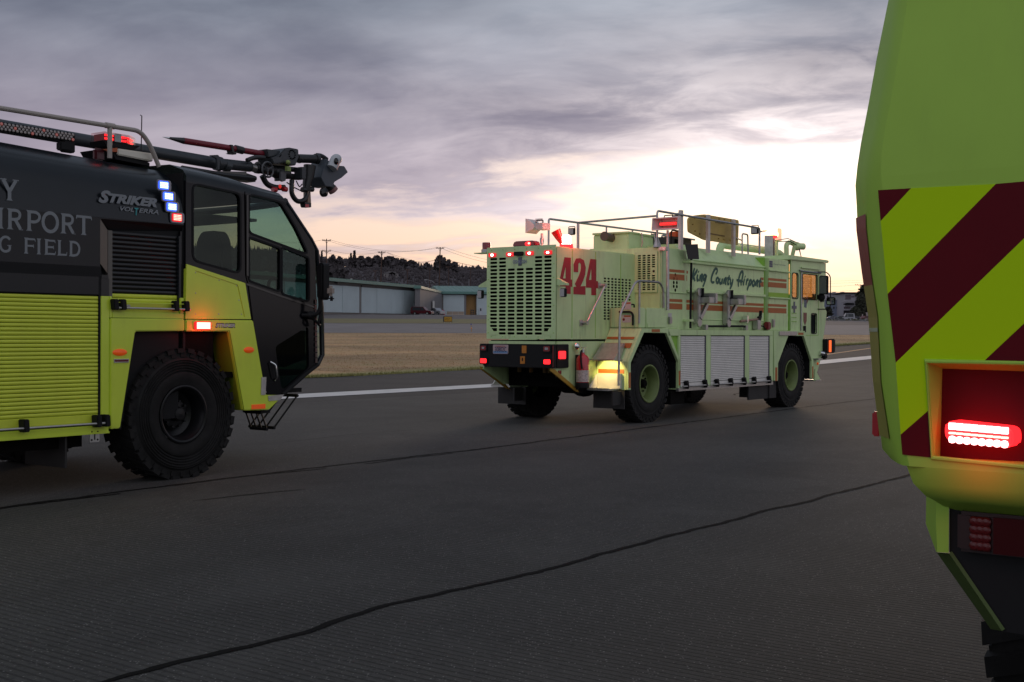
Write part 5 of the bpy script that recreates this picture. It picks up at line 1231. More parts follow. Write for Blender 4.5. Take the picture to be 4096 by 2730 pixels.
# floodlight heads
def flood_head(yl, yr, z0, z1, x, lit, par):
    """white hood looking backwards: wide mouth, slim back"""
    m = MB(); xb = x+.22; yc = (yl+yr)/2; zc = (z0+z1)/2+.03; o = 0
    m.v = [(x, yr, z0), (x, yl, z0), (x+.02, yl, z1), (x+.02, yr, z1), (xb, yr+(yl-yr)*.18, z0+.07), (xb, yl-(yl-yr)*.18, z0+.07), (xb, yl-(yl-yr)*.18, z1-.01), (xb, yr+(yl-yr)*.18, z1-.01)]
    m.f = [(0, 4, 5, 1), (1, 5, 6, 2), (2, 6, 7, 3), (3, 7, 4, 0), (4, 7, 6, 5)]
    h = m.build('floodlight_hood', WHITE, par, smooth=False)
    q = lambda f, g: (x+.10, yr+(yl-yr)*f, z0+(z1-z0)*g)
    MB().box(x+.12, x+.13, yr+.06, yl-.06, z0+.08, z1-.06).build('floodlight_reflector', mat('dusty reflector', (.20, .15, .15), .35, .6), h)
    if lit: MB().cyl((x+.07, yr+.07, z1-.10), (x+.07, yl-.12, z1-.10), .028).build('floodlight_tube', mat('red lit tube', (.4, .02, .02), .3, emit=(1., .03, .03), es=1.0), h)
    MB().bend([(x+.12, yc-.08, z1), (x+.12, yc-.08, z1+.05), (x+.12, yc+.08, z1+.05), (x+.12, yc+.08, z1)], .010, .02).build('carry_handle', MATBLK, h)
    f_ = MB()
    for a_, b_ in (((x, yr, z0), (x, yl, z0)), ((x, yl, z0), (x+.02, yl, z1)), ((x+.02, yl, z1), (x+.02, yr, z1)), ((x+.02, yr, z1), (x, yr, z0))): f_.cyl(a_, b_, .012, 6)
    f_.build('hood_rim', WHITE, h)
(a, az) = 0.182,3.505; (b, bz) = -0.320,3.304
flood_head(a, b, bz, az, .35, True, fp)
# second lamp on the rear roof corner, looking away to the side
(pa_, paz) = 1.419,2.952; (pc_, pcz) = 1.430,3.198
fp2 = MB().cyl((-1.2, pa_, paz-.1), (-1.2, pa_, pcz), .022).cyl((-1.2, pa_, pcz-.17), (-1.2, pa_, pcz-.08), .034).build('floodlight_pole', ALU, T)
(a, az) = 1.648,3.448; (b, bz) = 1.319,3.206
ym = a+(b-a)*.50
m = MB(); m.v = [(-1.36, a, bz), (-1.36, a, az), (-1.04, a, az), (-1.04, a, bz), (-1.30, ym, bz+.09), (-1.30, ym, az-.12), (-1.10, ym, az-.12), (-1.10, ym, bz+.09)]
m.f = [(0, 1, 5, 4), (1, 2, 6, 5), (2, 3, 7, 6), (3, 0, 4, 7), (4, 5, 6, 7), (0, 3, 2, 1)]; h2_ = m.build('floodlight_hood', WHITE, fp2, smooth=False)
MB().box(-1.31, -1.09, min(ym, b), max(ym, b)-.002, bz+.05, az-.08).build('floodlight_housing', WHITE, h2_, bevel=.008)
fn = MB()
for k in range(5): fn.box(-1.318, -1.3105, min(ym, b)+.01, max(ym, b)-.01, bz+.08+k*.035, bz+.092+k*.035)
fn.build('cooling_fins', WHITE, h2_, kind='stuff')
MB().bend([(-1.25, ym+.02, az-.10), (-1.25, ym+.02, az-.03), (-1.25, ym-.12, az-.03), (-1.25, ym-.12, az-.09)], .012, .02).build('carry_handle', MATBLK, h2_)
# rear warning lights
def bar_light(y1, y0, z0, z1, x0, x1, par):
    b_ = MB().box(x0-.01, x1+.01, y0-.02, y1+.02, z0, z0+.025).build('light_bar_base', MATBLK, par)
    MB().prism([(y0, z0+.026), (y1, z0+.026), (y1-.01, z1-.03), (y1-.05, z1), (y0+.05, z1), (y0+.01, z1-.03)], x0, x1, 'x').build('light_bar_lens', REDPLASTIC, b_, bevel=.015)
    MB().ball((x0-.004, y0+(y1-y0)*.30, z0+(z1-z0)*.55), .012, (y1-y0)*.13, (z1-z0)*.30).build('light_bar_glow', REDWARM, b_)
    MB().ball((x0-.012, y0+(y1-y0)*.24, z0+(z1-z0)*.6), .010, (y1-y0)*.05, (z1-z0)*.14).build('light_bar_hotspot', REDHOT, b_)
(a, az) = 1.557,2.910; (b, bz) = 1.098,3.028
bar_light(a, b, az, bz, -1.85, -1.68, T)
(a, az) = 2.208,2.919; (b, bz) = 2.066,3.035
be = MB().lathe([(.001, az-.0), (abs(a-b)*.62, az), (abs(a-b)*.62, az-.05), (.001, az-.05)], -1.80, (a+b)/2, 'z', seg=20).build('beacon_base', ALU, T)
MB().lathe([(abs(a-b)/2, az+.001), (abs(a-b)/2*1.02, bz-.02), (abs(a-b)/2*.95, bz), (.001, bz+.004)], -1.80, (a+b)/2, 'z', seg=20).build('beacon_dome', REDPLASTIC, be)
MB().box(-1.9, -1.7, b, a+.12, az-.07, az-.055).build('beacon_shelf', PALE, T)
(a, az) = (-1.447,2.897)
bb = MB().lathe([(.001, az), (.115, az), (.11, az+.075), (.001, az+.075)], a, .75, 'z', seg=22).build('beacon_base', REDWARM, T)
MB().lathe([(.075, az+.076), (.08, az+.15), (.072, az+.20), (.045, az+.225), (.001, az+.23)], a, .75, 'z', seg=22).build('beacon_lamp', WHITEHOT, bb)
cone = MB().tube([(a-.03, .80, az+.09), (a-.06, .86, az+.20), (a-.09, .90, az+.30)], .045, 20, r1=.085).build('tilted_filter_cap', mat('red filter glass', (.3, .005, .008), .25, emit=(1, .01, .01), es=.25), bb)
L_ = bpy.data.lights.new('beacon_light', 'POINT'); L_.energy = 26; L_.color = (1, .10, .06); L_.shadow_soft_size = .09
lo = bpy.data.objects.new('beacon_light', L_); C.objects.link(lo); lo.parent = T; lo.location = (a-.02, .55, az+.34)
# warm lamp under the landing that lights the steps
L_ = bpy.data.lights.new('step_light', 'SPOT'); L_.energy = 15; L_.color = (1, .72, .26); L_.spot_size = R(95); L_.spot_blend = .25; L_.shadow_soft_size = .03
lo = bpy.data.objects.new('step_light', L_); C.objects.link(lo); lo.parent = T
lp = Vector((ro[1][0]-.30, .34, ro[1][1]-.03)); lo.location = lp; lo.rotation_euler = (Vector((.45, 0, -.30))).to_track_quat('-Z', 'Y').to_euler()
# roof rails
FY = 2.0
r1_ = (-0.175,3.554); r2_ = (0.770,3.556); r3_ = (3.657,3.567)
fr_r = MB().bend([(r1_[0], FY, zt), (r1_[0], FY, r1_[1]), (r3_[0]+.4, FY, r3_[1])], .019, .05).build('roof_rail', STEEL, T)
for px_ in ((1.744,3.541), (2.700,3.550)): MB().cyl((px_[0], FY, px_[1]), (px_[0], FY, 2.9), .016).build('rail_post', STEEL, fr_r)
MB().cyl((r2_[0], FY, r2_[1]), (r2_[0], FY, 2.9), .026).cyl((r2_[0], FY, 3.04), (r2_[0], FY, 2.9), .05).build('rail_post', STEEL, fr_r)
n1_ = (0.555,3.656); n2_ = (4.642,3.668); n3_ = (4.648,3.115)
nr = MB().bend([(n1_[0], .2, n1_[1]-.2), (n1_[0], .2, n1_[1]), (n2_[0], .2, n1_[1]-.01), (n2_[0], .2, n3_[1])], .020, .06).build('roof_rail', STEEL, T)
cr_ = (0.523,3.564)
MB().cyl((cr_[0], .2, cr_[1]), (r2_[0], FY, r2_[1]), .019).build('cross_rail', STEEL, nr)
MB().cyl((n1_[0], .2, n1_[1]-.15), (n1_[0], .2, body_top), .020).lathe([(.075, body_top), (.02, body_top+.18)], n1_[0], .2, 'z', seg=12).build('rail_post', STEEL, nr)
for (a, az), (b, bz), w_ in (((1.491,3.745), (1.482,3.047), .048), ((2.535,3.748), (2.529,3.132), .045), ((3.577,3.742), (3.577,3.119), .045)):
    MB().box(b-w_, b+w_, .20+.021, .27, bz-.1, az).build('rail_post', ALU, nr)
(a, az) = 4.474,3.536; (b, bz) = 4.479,3.121; (c_, cz_) = 3.803,3.399
MB().bend([(b, .5, bz-.1), (a, .5, az), (a+.25, .5, az), (a+.28, .5, bz-.1)], .016, .05).build('rail_post', STEEL, nr)
MB().cyl((c_, .3, cz_), (a, .5, cz_), .014).build('mid_rail', STEEL, nr)
(a, az) = 4.679,3.580; (b, bz) = 6.982,3.806
MB().cyl((a, .2, az), (b, 1.1, bz), .018).build('cross_rail', STEEL, nr)
(a, az) = 2.457,3.399; (b, bz) = 3.771,3.490
MB().bend([(a, 1.2, body_top), (a, 1.2, az), (b, 1.2, az)], .018, .05).build('mid_rail', STEEL, nr)
# small work lamps hung from the rails
def work_lamp(x, y, z, par, s=.07):
    o = MB().box(x-.03, x+.03, y-s, y+s, z-s*.9, z+s*.9).build('work_lamp', MATBLK, par, bevel=.012)
    MB().box(x-.036, x-.031, y-s*.75, y+s*.75, z-s*.65, z+s*.65).build('work_lamp_lens', CLEARLENS, o)
    MB().bend([(x, y-s, z), (x, y-s, z+s*1.3), (x, y+s, z+s*1.3), (x, y+s, z)], .008, .02, 6).build('lamp_yoke', MATBLK, o)
work_lamp(r2_[0]-.03, FY+.12, r2_[1]-.16, T); (a, az) = 3.542,3.482; work_lamp(a, 2.0, az, T, .065)
(a, az) = 1.508,3.594; work_lamp(a, .35, az, T, .08); (a, az) = 4.698,3.605; work_lamp(a, .33, az, T, .08)
# roof boxes behind the rail: air cleaner chest with its pipe, deck hatches
(a, az) = 0.902,3.218; (b, bz) = 2.540,3.122
chest = MB().prism([(a, 2.88), (a+.9, 2.88), (a+.9, 3.30), (a+.05, 3.34), (a, 3.30)], 1.0, 1.75).build('roof_chest', PALE, T, bevel=.012)
MB().box(a-.02, a+.40, .98, 1.77, 3.325, 3.36).box(a+.42, a+.93, .98, 1.77, 3.315, 3.35).build('chest_lid', PALE, chest, bevel=.01)
MB().cyl((a-.22, 1.35, 3.27), (a+.02, 1.35, 3.25), .075).cyl((a-.26, 1.35, 3.27), (a-.22, 1.35, 3.27), .085).build('chest_pipe', mat('dull brown pipe', (.10, .07, .05), .6), chest)
for q in (.42, .88): MB().bend([(a+q, .97, 3.36), (a+q, .95, 3.22), (a+q, .97, 3.1)], .010).build('chest_latch', STEEL, chest)
(a, az) = 2.787,3.224
MB().box(XA1+.25, XA1+1.0, .45, 1.6, ht-.02, ht+.035).build('tank_hatch', PALE, T, bevel=.01)
# green water pipe to the turret
(p0, p0z), (p1, p1z), (p2, p2z), (p3, p3z) = (5.050,3.277), (5.164,3.387), (7.793,3.528), (8.073,3.395)
MB().bend([(p0, 1.3, p0z-.3), (p0, 1.3, p1z), (p2+.1, 1.3, p1z-.0), (p3+.1, 1.3, p3z-.1)], .085, .22, 12).build('monitor_pipe', PALE, T)
(q0, q0z), (q1, q1z) = (8.645,3.316), (8.762,3.564)
tu = MB().bend([(q0-.25, 1.3, q0z-.05), (q0-.27, 1.3, q0z+.28), (q0-.08, 1.3, q0z+.34), (q0+.05, 1.25, q0z+.30)], .055, .08, 10).cyl((q0, 1.3, q0z-.1), (q0+.02, 1.2, q0z+.34), .045).cyl((q1-.05, 1.2, q1z), (q1+.14, 1.1, q1z), .075).ball((q1-.02, 1.2, q1z), .10, .10, .10).build('roof_turret', PALE, T)
for sg, e in ((.10, .12), (.22, .05)): MB().tube([((7.962,3.671)[0], 1.2+sg, (7.962,3.671)[1]-e*.3), (q1-.28, 1.2+sg*.5, q1z+.22-e), (q1-.06, 1.15, q1z+.12-e), (q1, 1.1, q1z-.25)], .009, 6).build('hose', MATBLK, tu)
MB().box(XC0, XD0, .6, 2.1, 3.02, 3.08).build('deck_plate', PALE, T)
# amber and clear beacons on posts in front of the rails
(a, az) = 6.707,3.756; (b, bz) = 6.621,3.178; 
po = MB().box(b-.05, b-.035, .80, .98, bz-.1, az-.1).box(b+.035, b+.05, .80, .98, bz-.1, az-.1).box(b-.05, b+.05, .98, .995, bz-.1, az-.1).build('beacon_post', ALU, T)
MB().prism(rnd(rect(a-.085, az-.085, a+.085, az+.105), .03, 3), .80, .98).build('amber_beacon', AMBERHOT, po, bevel=.02)
MB().prism(rnd(rect(a-.07, az-.15, a+.09, az-.087), .01, 2), .80, .98).build('red_beacon_foot', REDWARM, po)
(a, az) = 7.212,3.725; (b, bz) = 7.127,3.208
po = MB().box(b-.045, b+.045, .95, 1.05, bz-.1, az-.14).box(a-.13, a+.13, .9, 1.1, az-.155, az-.14).build('beacon_post', PALE, T)
MB().lathe([(.10, az-.139), (.10, az+.10), (.08, az+.13), (.001, az+.135)], a, 1.0, 'z', seg=20).build('clear_beacon', glass('pink clear dome', (1., .72, .62), .1), po)
MB().ball((a-.02, 1.0, az), .045, .045, .06).build('beacon_bulb', AMBERHOT, po)

# things carried on the truck ------------------------------------
def on_truck(name, x, y, z, label, cat):
    w = T.matrix_basis if False else Matrix.LocRotScale(Vector((2.353, 20.792, 0)), Matrix.Rotation(R(90-36.8), 3, 'Z').to_quaternion(), Vector((1, 1, 1)))
    p = w @ Vector((x, y, z)); t = empty(name, p, R(90-36.8), label, cat); return t
class Off(MB):
    def __init__(s, o): super().__init__(); s.o = Vector(o)
    def build(s, *a, **k):
        s.v = [tuple(Vector(v)-s.o) for v in s.v]; return super().build(*a, **k)
# yellow backboard
bo = ((2.912,3.493)[0], .40, (2.912,3.493)[1])
t = on_truck('backboard', *bo, 'tan yellow plastic rescue backboard strapped upright inside the roof rail', 'backboard')
out = [(2.043,3.649), (2.209,3.713), (2.648,3.774), (4.091,3.773), (4.062,3.273), (3.006,3.290), (3.040,3.286), (2.665,3.293), (2.060,3.402)]
hs = [(2.259,3.665), (2.674,3.722), (3.246,3.730), (3.466,3.731), (3.755,3.732), (2.186,3.547), (2.274,3.428), (2.462,3.385), (2.721,3.351), (3.224,3.347), (3.438,3.345), (3.470,3.342), (3.714,3.346)]
Off(bo).prism(rnd(out, .05, 3), .385, .43, holes=[rnd(rect(x-.035, z-.014, x+.035, z+.014), .012, 2) for x, z in hs]).build('board', BROWNPL, t, limit=50)
g_ = Off(bo)
for a, b in (((2.690,3.427), (3.469,3.415)), ((3.076,3.662), (3.466,3.663))):
    g_.ribbon([a, b], .022, .378, .3845)
g_.build('moulded_groove', mat('groove brown', (.16, .09, .02), .6), t)
# fire swatter: rubber flap on a pole
so = ((1.431,2.842)[0], -.02, (1.431,2.842)[1])
t = on_truck('fire_swatter', *so, 'long black pole with square black rubber flap standing against the truck side', 'fire swatter')
a, b = (1.430,2.854), (1.443,1.612)
Off(so).cyl((a[0], .0, a[1]), (b[0], .02, b[1]), .021).build('pole', MATBLK, t)
Off(so).prism([(1.158,3.094), (1.619,3.131), (1.670,2.860), (1.270,2.843)], -.03, -.018).build('flap', mat('black rubber sheet', (.008, .008, .008), .6), t, bevel=.003)
cl = MB()
for (a, az) in ((1.393,2.804), (1.385,1.751)): cl.box(a-.06, a+.05, -.05, .13, az-.02, az+.02)
cl.build('pole_clip', PALE, T)
# folding brackets
for (a, az), (b, bz) in (((1.812,2.301), (1.799,1.688)), ((2.982,2.298), (2.967,1.689))):
    br = MB().box(a-.055, a+.045, .03, .14, bz, az).build('ladder_bracket', ALU, T, bevel=.012)
    za = az-.50*(az-bz)*.52
    zc = az-(az-bz)*.285
    MB().box(a+.045, a+.30, -.14, .10, zc-.055, zc+.055).build('bracket_arm', ALU, br, bevel=.01)
    MB().box(a+.25, a+.34, -.16, .10, zc-.05, zc+.13).build('bracket_fork', ALU, br, bevel=.01)
    MB().box(a+.045, a+.075, -.02, .10, zc+.055, zc+.22).box(a+.075, a+.25, -.02, .10, zc+.056, zc+.075).build('rubber_pad', MATBLK, br)
    MB().ob((a+.15, .03, zc-.20), (.13, 0, .135), (0, .025, 0), (-.025, 0, .025)).build('bracket_strut', ALU, br)
    for q in (az-.03, bz+.03): MB().prism([(a+.08*math.cos(t_*.785)-.01, q+.08*math.sin(t_*.785)) for t_ in range(8)], .02, .06).build('bracket_plate', ALU, br)
# pry bar on its rests
po_ = ((2.898,1.659)[0], .05, (2.898,1.659)[1])
t = on_truck('pry_bar', *po_, 'black pry bar lying along the ledge above the roller shutters', 'pry bar')
a, b, c_ = (2.080,1.653), (3.653,1.665), (3.738,1.641)
Off(po_).tube([(a[0], .05, a[1]), (b[0], .05, b[1]), (c_[0], .05, c_[1])], .020, 8).build('shaft', MATBLK, t)
for x_ in (a[0], c_[0]): MB().box(x_-.05, x_+.05, .02, .10, ZB, a[1]+.03).build('tool_rest', ALU, T, bevel=.01)
# axe
ao = ((3.875,1.796)[0], .06, (3.875,1.796)[1])
t = on_truck('axe', *ao, 'axe with pale wooden handle and black head held near the cab', 'axe')
a, b = (3.520,1.755), (4.343,1.810)
Off(ao).tube([(a[0], .06, a[1]), (a[0]+.03, .06, a[1]+.004), ((a[0]+b[0])/2, .06, (a[1]+b[1])/2+.004), (b[0], .06, b[1])], .026, 8, r1=.020).build('handle', WOOD, t)
Off(ao).prism([(4.262,1.771), (4.307,1.862), (4.372,1.873), (4.399,1.980), (4.446,1.981), (4.424,1.843), (4.367,1.746), (4.217,1.750)], .035, .085).build('head', MATBLK, t, bevel=.005)
(a, az) = 4.282,1.700; MB().box(a-.08, a+.08, .02, .13, az-.10, az+.09).build('axe_holster', ALU, T, bevel=.012)
(a, az) = 3.774,1.800; MB().box(a-.03, a+.03, .02, .13, az-.07, az+.07).build('axe_clip', CHROME, T, bevel=.008)
(a, az) = 4.775,1.681; MB().box(a-.08, a+.08, .03, .13, az-.08, az+.08).build('hose_cap', mat('dull red cap', (.20, .01, .02), .4), T, bevel=.02)
MB().tube([((4.426,1.650)[0], .08, ZB+.10), ((4.567,1.651)[0], .06, ZB+.08), ((4.685,1.632)[0], .08, ZB+.03)], .014, 6).build('safety_cable', MATBLK, T)
# extinguisher
(a, az) = -1.324,1.158; (b, bz) = -1.320,0.635
eo = (a, .50, bz); t = on_truck('fire_extinguisher', *eo, 'red fire extinguisher clamped to the quarter panel beside the steps', 'fire extinguisher')
rr_ = .105; H_ = az-bz
Off(eo).lathe([(.001, bz), (rr_*.9, bz), (rr_, bz+.02), (rr_, az-.06), (rr_*.75, az-.015), (rr_*.35, az+.01), (rr_*.3, az+.04), (.001, az+.045)], a, .50, 'z', seg=24).build('cylinder', EXTRED, t)
Off(eo).cyl((a, .5, az+.04), (a, .5, az+.10), .025).box(a-.02, a+.10, .485, .515, az+.11, az+.125).box(a-.02, a+.09, .485, .515, az+.075, az+.088).build('valve', CHROME, t)
Off(eo).bend([(a-.03, .5, az+.07), (a-.11, .47, az+.03), (a-.12, .45, az-.15), (a-.11, .44, bz+.30)], .016).build('hose', MATBLK, t)
Off(eo).lathe([(rr_+.002, az-.25), (rr_+.002, az-.44)], a, .50, 'z', seg=24).build('paper_label', mat('printed label', (.5, .4, .38), .5, var=.35, vscale=35), t)
Off(eo).lathe([(rr_+.003, az-.45), (rr_+.006, az-.46), (rr_+.006, az-.53), (rr_+.003, az-.54)], a, .50, 'z', seg=24).build('strap', MATBLK, t)
MB().box(a-.02, a+.05, .60, ry0+.001, bz-.05, az).build('extinguisher_bracket', MATBLK, T)
# generator case on the roof behind the floodlight
(a, az) = 2.412,3.339; (b, bz) = 2.887,3.160
go = (a, 1.0, body_top); t = on_truck('generator', *go, 'black portable generator with orange cap on the roof behind the floodlight', 'generator')
Off(go).box(a-.30, a+.42, .75, 1.25, body_top+.02, az).build('casing', mat('charcoal ribbed plastic', (.03, .028, .03), .5), t, bevel=.02)
gr_ = Off(go)
for k in range(7): gr_.box(a-.26+k*.05, a-.24+k*.05, .735, .7495, body_top+.05, az-.05)
gr_.build('cooling_grille', HOLE, t, kind='stuff')
Off(go).box(a+.02, a+.22, .85, 1.05, az+.001, az+.12).build('fuel_cap', mat('orange cap', (.65, .10, .01), .4), t, bevel=.02)
Off(go).bend([(a-.3, .8, body_top+.02), (a-.3, .8, az+.12), (a+.0, .8, az+.12)], .016).build('carry_frame', MATBLK, t)

# ------------------------------------------------------------------ the black and lime truck on the left
L = empty('fire_truck', (-3.362, 12.551, 0), R(54), 'black and bright lime airport fire truck with roof boom entering from the left', 'fire truck')
LW = 3.0
def LM(p, q=None): return p
# rear body: rounded shoulder running along the truck
sh = [(0, 2.08), (0, 2.60), (.012, 2.72), (.045, 2.87), (.11, 3.02), (.22, 3.09), (.38, 3.18), (.60, 3.22)]
prof_ = sh+[(LW-y, z) for y, z in reversed(sh)]
XG = (0.001,3.083)[0]; XB0 = -7.5
rz0, rz1 = (-0.876,2.465)[1], (-1.007,2.588)[1]
bx_, bxr = (-1.007,2.588)[0], XG-.01
# upper shell with the louvre recess left open
upper = MB().prism([(y, z) for y, z in prof_ if z > 2.55], XB0, XG-.012, 'x')
upper.v = [(x, y, z+(z-2.6)*.50 if x < -7 and z > 2.6 else z) for x, y, z in upper.v]
upper = upper.build('upper_body', GREYBLK, L, limit=60)
zl_ = sh[1][1]
side_h = [(bx_, 1.2), (bxr+.1, 1.2)]
MB().prism([(XB0, 1.86), (bx_, 1.86), (bx_, rz1), (XG-.012, (0.007,2.597)[1]), (XG-.012, zl_-.002), (XB0, zl_-.002)], .0, .03).build('side_panel', GLOSSBLK, L)
MB().box(XB0, XG-.012, .06, LW-.0, 1.86, zl_-.003).build('body_core', MATBLK, L)
MB().box(XB0, XG-.02, .07, LW-.02, .62, 1.859).build('body_core', MATBLK, L)
sz0, sz1 = .555, (-1.519,2.033)[1]
yz = (-1.518,1.847)[1]
MB().box(XB0, (-0.992,1.280)[0], -.002, .05, sz1-.01, (-1.519,2.114)[1]+.02).build('shutter_head', MATBLK, L, bevel=.006)
# big roller shutter, each slat its own piece
SX0, SX1 = -3.4, (-1.023,1.281)[0]
def slat_mesh(w, h, m, nm='shutter_slat'):
    return MB().prism([(.001, .0015), (-.003, .004), (-.0045, h*.5), (-.0035, h-.005), (.001, h-.002), (.014, h-.002), (.014, .001)], 0, w, 'x').mesh(nm, m, limit=60)
def shutter(x0, x1, z0, z1, zsplit, pitch, y, par):
    w = x1-x0; me1 = slat_mesh(w, pitch, LIME_SLAT); me2 = slat_mesh(w, pitch, SLATBLK); n = int((z1-z0)/pitch+.5)
    for k in range(n):
        z = z0+(z1-z0)*k/n; o = bpy.data.objects.new('shutter_slat', me1 if z < zsplit-.01 else me2); C.objects.link(o); o.parent = par; o.location = (x0, y, z)
fold = .21
shutter(SX0, SX1, sz0+.16, sz1, yz, .0372, .012, L)
MB().box(XB0, SX0-.002, .0, .05, sz0+.051, yz).build('locker_panel', LIME, L, bevel=.006)
MB().box(SX0, SX1, .028, .034, sz0+.1, sz1).build('shutter_backing', MATBLK, L)
MB().box(SX0, SX1, .004, .028, sz0+.06, sz0+.158).build('shutter_foot', LIME_SLAT, L, bevel=.004)
MB().box(XB0, (-0.905,1.110)[0]-.002, -.004, .05, sz0-.03, sz0+.05).build('sill', LIME, L, bevel=.005)
MB().box(XB0, (-0.905,1.110)[0]-.002, -.014, -.0045, sz0-.03, sz0-.012).build('sill_lip', LIME, L)
MB().box(SX1+.002, SX1+.022, -.002, .03, sz0+.05, sz1).build('shutter_seal', MATBLK, L)
MB().box(SX1+.023, (-0.905,1.110)[0], -.006, .05, sz0+.051, yz).build('shutter_pillar', LIME, L, bevel=.006)
MB().box(SX1+.023, (-0.905,1.110)[0], -.004, .05, yz+.002, sz1-.015).build('shutter_pillar', SLATBLK, L, bevel=.004)
lb_ = MB().cyl((SX0, -.075, sz0+.075), (SX1+.05, -.075, sz0+.075), .0115).build('lift_bar', ALU, L)
for x_ in (-2.9, -2.30, (-1.836,0.663)[0], (-1.074,0.670)[0], (-0.981,0.656)[0]): MB().prism([(x_-.028, sz0+.155), (x_+.028, sz0+.155), (x_+.034, sz0+.04), (x_-.022, sz0+.04)], -.095, .004).build('bar_bracket', MATBLK, lb_, bevel=.008)
# framed louvre shutter behind the cab
W_ = lambda: None
a0 = (-0.864,2.498); a1 = (-0.064,2.525); b0 = (-0.862,1.839)
zA = (-0.854,2.486)[1]; zSp = (-0.644,1.853)[1]; zBt = (-0.644,1.792)[1]
xl, xr = (-0.851,2.252)[0], (-0.066,2.294)[0]
shutter(xl, xr, zBt, zA, zSp, .043, .045, L)
MB().box(xl-.02, xr+.02, .0605, .0645, zBt-.02, zA).build('shutter_backing', MATBLK, L)
# the bevelled surround: top lintel, bright left reveal, right post
o0 = (-1.007,2.586); o1 = (0.007,2.600); i0 = (-0.851,2.521); i1 = (-0.037,2.539); o2 = (-0.959,2.050); i2 = (-0.845,1.850)
quad3((o0[0], -.001, o0[1]), (XG-.012, -.001, o1[1]), (XG-.012, .06, i1[1]), (xl, .06, zA), .02).build('louvre_lintel', MATBLK, L)
quad3((o0[0], -.001, o0[1]), (xl-.06, .02, zA), (xl-.06, .02, (-0.953,2.071)[1]), (o0[0], -.001, (-1.009,2.160)[1]), .012).build('louvre_reveal', mat('satin bronze reveal', (.075, .066, .055), .38, .2, coat=.4), L)
MB().box(xl-.058, xl-.002, .018, .06, yz-.02, zA).build('louvre_post', mat('satin bronze reveal', (.07, .06, .05), .4, .2), L, bevel=.004)
MB().box(xr+.002, xr+.035, .012, .06, zBt, zA).build('louvre_post', GREYBLK, L, bevel=.004)
MB().box(xr+.036, XG-.012, .03, .08, 1.55, zA+.05).build('louvre_post', GLOSSBLK, L)
MB().box((-0.992,1.280)[0], xl-.06, .0, .05, yz+.002, (-0.953,2.051)[1]).build('louvre_post', SLATBLK, L, bevel=.004)
# lime surround below the louvre
xq0 = (-0.905,1.110)[0]; xq1 = (-0.009,1.629)[0]
zq = (-0.544,1.640)[1]; zf = (-0.540,1.694)[1]
MB().box(xq0, xl-.02, -.004, .05, zq, yz+.0).build('locker_surround', LIME, L, bevel=.005)
MB().box(xl-.02, xq1, -.004, .05, zq, zf).build('locker_surround', LIME, L, bevel=.005)
MB().box(xr+.01, xq1, -.004, .05, zf, zSp).build('locker_surround', LIME, L, bevel=.005)
MB().box(xl-.02, xr+.01, .012, .05, zf, zBt).build('shutter_foot', LIME_SLAT, L)
lb2 = MB().cyl((xl-.04, -.05, (-0.541,1.736)[1]), (xr+.10, -.05, (-0.541,1.736)[1]), .011).build('lift_bar', ALU, L)
MB().box(xl-.02, xr+.05, -.045, -.02, (-0.541,1.786)[1], (-0.541,1.794)[1]).build('bar_rail', LIME, lb2)
for x_ in (xl-.02, (-0.783,1.758)[0], (-0.148,1.760)[0], xr+.05):
    z_ = (-0.541,1.736)[1]; MB().prism([(x_-.03, z_+.085), (x_+.03, z_+.085), (x_+.038, z_-.02), (x_-.02, z_-.02)], -.07, -.002).build('bar_bracket', MATBLK, lb2, bevel=.008)
(a, az), (b, bz) = (-0.750,1.771), (-0.656,1.745); MB().box(a, b, .006, .0115, bz, az).build('small_label', PAPER, L, smooth=False)
# rear wheel arch panel
rp = [(-0.906,1.635), (-0.012,1.639), (-0.011,1.517), (-0.615,1.509), (-0.788,0.564), (-0.904,0.564)]
MB().prism(rp, -.022, .03).build('fender_panel', LIME, L, bevel=.010)
# cab lower panels
f1 = [(-0.001,1.632), (0.911,1.635), (1.099,0.816), (1.365,0.806), (1.146,0.652), (0.778,0.662), (0.575,1.514), (-0.000,1.514)]
MB().prism(f1, -.025, .03).build('front_fender', LIME, L, bevel=.010)
MB().prism([(0.580,1.512), (0.920,1.513), (1.103,0.637), (0.783,0.662)], .03, .25).v
quad3(((0.580,1.512)[0], -.02, (0.580,1.512)[1]), ((0.580,1.512)[0], .30, (0.580,1.512)[1]), ((0.783,0.662)[0], .30, (0.783,0.662)[1]), ((0.783,0.662)[0], -.02, (0.783,0.662)[1]), -.02).build('arch_return', mat('lime arch return', (.24, .30, .02), .4), L)
f2 = [(0.016,2.202), (0.805,2.035), (0.889,1.647), (0.004,1.640)]
f2i = [(0.128,2.141), (0.703,2.014), (0.802,1.670), (0.130,1.658)]
MB().prism(f2, -.012, .03, holes=[f2i]).build('quarter_frame', LIME, L, bevel=.0)
qp = MB().prism([(x+(.004 if i in (0, 3) else -.004), z) for i, (x, z) in enumerate(f2i)], -.005, -.001).build('quarter_panel', LIME, L, smooth=False)
for p in ((0.138,2.120), (0.450,2.052), (0.691,2.002), (0.724,1.848), (0.759,1.698), (0.446,1.696), (0.136,1.691), (0.139,1.907)):
    MB().lathe([(.001, -.007), (.008, -.005), (.010, .0)], p[0], p[1], seg=8).build('bolt', STEEL, qp)
# gap between body and cab
MB().box(XG-.010, XG+.012, .03, LW-.03, 1.5, 3.14).build('body_gap', MATBLK, L)
